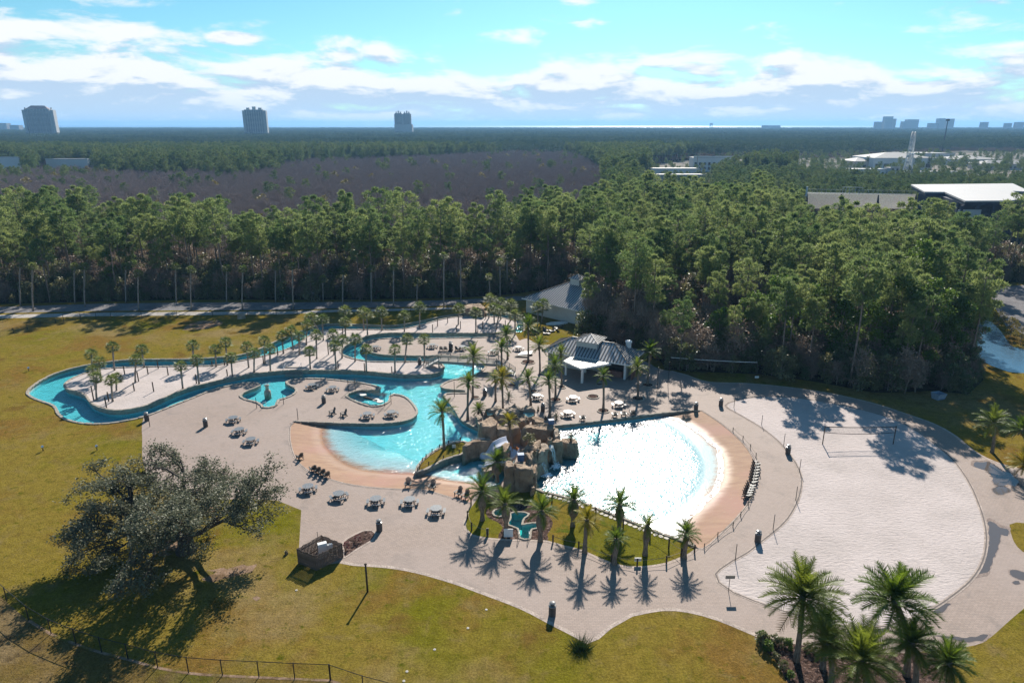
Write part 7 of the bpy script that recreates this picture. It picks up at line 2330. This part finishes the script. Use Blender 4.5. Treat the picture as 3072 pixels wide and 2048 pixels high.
def block(name, x0, x1, ytop, dist, depth, mats, label, cat='building', base_z=0.0, win=None, roof='roofgrey', parapet=0.5, hip=0.0, group=None):
    """building whose front spans photo columns x0..x1 with its eaves at row ytop, standing at forward distance dist"""
    a = at_dist(x0, ytop, dist); b = at_dist(x1, ytop, dist)
    w = b.x - a.x; H = a.z
    root = empty(name, Vector(((a.x + b.x) / 2, dist, 0)))
    MB().box((0, depth / 2, H / 2), (w, depth, H)).build('wall', M[mats], root)
    if hip:
        m = MB(); e = 0.6; m.v = [Vector(p) for p in ((-w / 2 - e, -e, H), (w / 2 + e, -e, H), (w / 2 + e, depth + e, H), (-w / 2 - e, depth + e, H), (-w / 2 + depth / 2, depth / 2, H + hip), (w / 2 - depth / 2, depth / 2, H + hip))]
        if w < depth: m.v[4] = m.v[5] = Vector((0, depth / 2, H + hip))
        m.f = [(0, 1, 5, 4), (1, 2, 5), (2, 3, 4, 5), (3, 0, 4), (3, 2, 1, 0)]
        m.build('roof', M[roof], root)
    else:
        MB().box((0, depth / 2, H + 0.16), (w + 0.3, depth + 0.3, 0.3)).build('roof', M[roof], root)
        if parapet: MB().box((0, -0.05, H + 0.31 + parapet / 2), (w + 0.2, 0.25, parapet)).build('parapet', M[mats], root)
    if win:
        nx_, nz, z0, hz_, fr = win
        for i in range(nx_):
            for j in range(nz):
                wf = MB().box((-w / 2 + w * (i + 0.5) / nx_, -0.06, z0 + hz_ * (j + 0.5)), (w / nx_ * fr + 0.3, 0.14, hz_ * 0.62 + 0.3)).build('window', M[mats], root)
                MB().box((-w / 2 + w * (i + 0.5) / nx_, -0.09, z0 + hz_ * (j + 0.5)), (w / nx_ * fr, 0.12, hz_ * 0.62)).build('pane', M['glass'], wf)
    tag(root, label, cat, group)
    return root
block('white_building', 2081, 2206, 474, 663, 16, 'bldwhite', 'white two-storey commercial building with dark windows beyond the pines', win=(9, 2, 1.0, 4.2, 0.5), parapet=1.4)
block('long_building', 1951, 2099, 508, 560, 14, 'bldwhite', 'long low white building at the far clearing edge', win=(14, 1, 0.8, 3.0, 0.4), roof='roofwhite')
block('low_building', 1974, 2117, 527, 500, 16, 'bldgrey', 'low building with grey roof in front of the long white one', roof='roofgrey', win=(10, 1, 0.6, 2.6, 0.4))
block('hip_building', 2262, 2321, 482, 680, 16, 'bldtan', 'small building with white hipped roof beyond the woods', roof='roofwhite', hip=4.0, win=(6, 1, 1.0, 3.0, 0.4))
block('great_hall', 2624, 2801, 474, 690, 45, 'bldwhite', 'large pale convention hall with hipped roof near the wheel', roof='roofgrey', hip=4.5, win=(7, 1, 1.0, 6.0, 0.6))
block('side_hall', 2566, 2622, 484, 700, 30, 'bldtan', 'tan side wing left of the large hall', roof='roofgrey', hip=3.0, win=(3, 1, 1.0, 4.0, 0.5))
block('rear_hall', 2743, 2866, 462, 820, 50, 'bldgrey', 'long grey-roofed hall behind the large hall', roof='roofgrey', win=(8, 1, 1.0, 6.0, 0.5))
block('market_building', 2866, 3004, 478, 760, 40, 'bldgrey', 'long grey building right of the hall with red lots behind', roof='roofgrey', hip=3.0, win=(9, 1, 1.0, 4.0, 0.5))
block('shop_row', 2952, 3100, 492, 690, 24, 'bldtan', 'row of shops with pale roof at the picture edge', roof='roofgrey', hip=3.0, win=(10, 1, 0.8, 3.2, 0.5))
block('blue_shop', 2568, 2668, 510, 560, 18, 'bldwhite', 'white shop building with terrace left of the wheel', roof='roofwhite', win=(8, 2, 0.6, 3.2, 0.5))
block('stair_tower', 2672, 2700, 505, 555, 10, 'bldgrey', 'small grey tower building beside the wheel foot', win=(2, 3, 1.0, 3.0, 0.5), parapet=1.0)
block('terrace_shops', 2722, 2900, 518, 560, 16, 'bldwhite', 'row of white shops with dark fronts right of the wheel', roof='roofwhite', win=(14, 1, 0.6, 3.2, 0.6))
block('white_shed', 136, 262, 479, 640, 14, 'bldwhite', 'long white shed in the trees on the far left', roof='roofwhite', win=(10, 1, 0.8, 2.4, 0.4))
block('white_barn', -10, 56, 473, 690, 14, 'bldwhite', 'white barn at the left picture edge among trees', roof='roofwhite', win=(5, 1, 0.8, 2.4, 0.4))

def tower_block(x0, x1, ytop, dist, depth, label, style, mats='tower'):
    a = at_dist(x0, ytop, dist); b = at_dist(x1, ytop, dist)
    w = b.x - a.x; H = a.z; rz = -math.atan2((a.x + b.x) / 2, dist) * 0.5
    root = empty('apartment_tower', Vector(((a.x + b.x) / 2, dist, 0)), rz)
    MB().box((0, depth / 2, H / 2), (w * 0.8, depth, H)).build('wall', M[mats], root)
    for s in (-1, 1): MB().box((s * w * 0.44, depth / 2 + 2, H * 0.485), (w * 0.12, depth - 4, H * 0.97)).build('side_wing', M[mats], root)
    fl = int(H / 3.3); m = MB(); g = MB()
    for j in range(2, fl):
        z = j * 3.3
        m.box((0, -0.9, z), (w * 0.78, 1.8, 0.35))
        g.box((0, -0.06, z + 1.5), (w * 0.76, 0.2, 1.9))
    tag(g.build('window_rows', M['glass'], root), kind='stuff')
    tag(m.build('balconies', M[mats], root), kind='stuff')
    for i in range(9):
        MB().box((-w * 0.39 + w * 0.78 * i / 8, -0.9, H / 2), (0.7, 1.9, H - 2)).build('pier', M[mats], root)
    if style == 'hip':
        m = MB(); q = w * 0.36; m.v = [Vector(p) for p in ((-q, 2, H), (q, 2, H), (q, depth - 2, H), (-q, depth - 2, H), (-q * 0.6, depth / 2, H + 9), (q * 0.6, depth / 2, H + 9))]
        m.f = [(0, 1, 5, 4), (1, 2, 5), (2, 3, 4, 5), (3, 0, 4), (3, 2, 1, 0)]; m.build('roof', M['redroof'], root)
        for s in (-1, 1): MB().box((s * w * 0.42, depth / 2, H + 2), (3, 3, 4)).build('chimney', M[mats], root)
    else:
        for s, q, hh in ((-0.26, 0.12, 5), (0.0, 0.14, 8), (0.25, 0.14, 5)):
            MB().box((s * w, depth / 2, H + hh / 2), (w * q, depth * 0.5, hh)).build('roof_house', M[mats], root)
    tag(root, label, 'apartment tower')
tower_block(68, 150, 327, 2000, 30, 'grey seaside tower with red hipped top at the far left', 'hip')
tower_block(726, 794, 329, 2000, 28, 'broad grey seaside tower left of centre on the skyline', 'flat')
tower_block(1182, 1207, 340, 2400, 26, 'left half of the twin seaside towers', 'flat')
tower_block(1207, 1232, 340, 2400, 26, 'right half of the twin seaside towers', 'flat')
block('tower_podium', 1183, 1236, 374, 2388, 30, 'tower', 'low podium joining the foot of the twin seaside towers', 'podium')
for i, (x0, x1, y, d, lab) in enumerate(((2631, 2647, 366, 3800, 'lowest tower at the start of the right skyline'), (2658, 2681, 350, 3800, 'tallest tower on the right skyline'), (2681, 2690, 357, 3820, 'narrow wing beside the tallest right tower'),
        (2711, 2725, 365, 3800, 'low left step of the stepped skyline block'), (2724, 2758, 359, 3830, 'wide stepped block on the right skyline'), (2792, 2814, 370, 3800, 'low wide block before the twin right towers'), (2819, 2838, 356, 3800, 'left tower of the right pair beside the mast'), (2840, 2865, 357, 3810, 'right tower of the pair beside the mast'),
        (2951, 2967, 367, 3800, 'small far block right of the pair'), (3023, 3037, 370, 3800, 'smallest far block toward the picture edge'), (3054, 3074, 367, 3800, 'far block cut by the right picture edge'),
        (-4, 18, 370, 3300, 'far block at the left picture edge'), (28, 55, 376, 3300, 'low far block beside the hipped tower'), (2290, 2342, 377, 4300, 'long low block against the bright sea'))):
    block('skyline_tower', x0, x1, y, d, 30, 'tower', lab, 'tower', win=None)

# ferris wheel seen nearly edge-on
def wheel():
    c = at_dist(2731, 463, 560.0); R = 17.0
    root = empty('ferris_wheel', Vector((c.x, c.y, 0)), 1.00)
    H = c.z
    for y in (-1.0, 1.0):
        pth = [Vector((R * math.cos(2 * math.pi * i / 48), y, H + R * math.sin(2 * math.pi * i / 48))) for i in range(49)]
        MB().tube(pth, 0.22, 5, cap=False).build('rim', M['bldwhite'], root)
        for i in range(24):
            a = 2 * math.pi * i / 24
            MB().bar((0, y * 1.2, H), (R * math.cos(a), y, H + R * math.sin(a)), 0.14).build('spoke', M['bldwhite'], root)
        for sx in (-1, 1): MB().bar((0, y * 2.0, H), (sx * 8, y * 3.4, 0), 0.7).build('support_leg', M['bldwhite'], root)
    MB().tube([(0, -2.4, H), (0, 2.4, H)], 0.8, 10).build('hub', M['bldwhite'], root)
    for i in range(24):
        a = 2 * math.pi * i / 24; p = Vector((R * math.cos(a), 0, H + R * math.sin(a)))
        MB().box((p.x, p.y, p.z - 0.9), (1.4, 1.5, 1.7)).build('cabin', M['bldgrey'], root)
    MB().box((0, 0, 0.6), (20, 9, 1.2)).build('platform', M['bldgrey'], root)
    tag(root, 'white ferris wheel seen almost edge-on above the shops', 'ferris wheel')
wheel()
b = Vector((at_dist(2828, 447, 1175).x, 1175, 0)); o = empty('radio_mast', b)
MB().tube([(0, 0, 0), (0, 0, 51)], [0.9, 0.6], 6).build('shaft', M['black'], o); MB().box((0, 0, 49), (5, 2, 3)).build('head', M['black'], o)
tag(o, 'tall dark mast rising above the far trees on the right', 'mast')
b = Vector((at_dist(2134, 371, 7200).x, 7200, -0.5)); o = empty('offshore_platform', b)
MB().box((0, 0, 42), (26, 26, 18)).build('deck', M['black'], o)
for x in (-10, 10):
    for y in (-10, 10): MB().box((x, y, 15), (3, 3, 36)).build('leg', M['black'], o)
tag(o, 'small dark platform on the bright horizon', 'platform')
# power poles and line beyond the right woods
P = [Vector((at_dist(x, 470, 640).x, 640 + i * 10, 0)) for i, x in enumerate((1925, 2102, 2268, 2440))]
o = empty('power_line', P[0])
for i, p in enumerate(P):
    q = p - P[0]
    MB().tube([q, q + Vector((0, 0, 17))], 0.3, 6).build('pole', M['woodgrey'], o); MB().box((q.x, q.y, 16), (3, 0.3, 0.3)).build('crossarm', M['woodgrey'], o)
    if i + 1 < len(P):
        r = P[i + 1] - P[0]
        MB().tube([q.lerp(r, k / 8) + Vector((0, 0, 16.2 - 4 * (k / 8) * (1 - k / 8))) for k in range(9)], 0.12, 4).build('wire', M['black'], o)
tag(o, 'power line on tall poles along the far edge of the clearing', 'power line')
# ---------------------------------------------------------------- air
hz = MB().box((0, 10000, 47.5), (33000, 20400, 103.0))
hm, ht, hb = mat('haze')
hm.node_tree.nodes.remove(hb)
pv = ht.node('ShaderNodeVolumePrincipled')
pv.inputs['Color'].default_value = c4((0.30, 0.60, 1.0))
pv.inputs['Density'].default_value = 0.00010
pv.inputs['Anisotropy'].default_value = 0.2
ht.link(pv.outputs[0], hm.node_tree.nodes['Material Output'].inputs['Volume'])
tag(hz.build('haze', hm), kind='stuff')
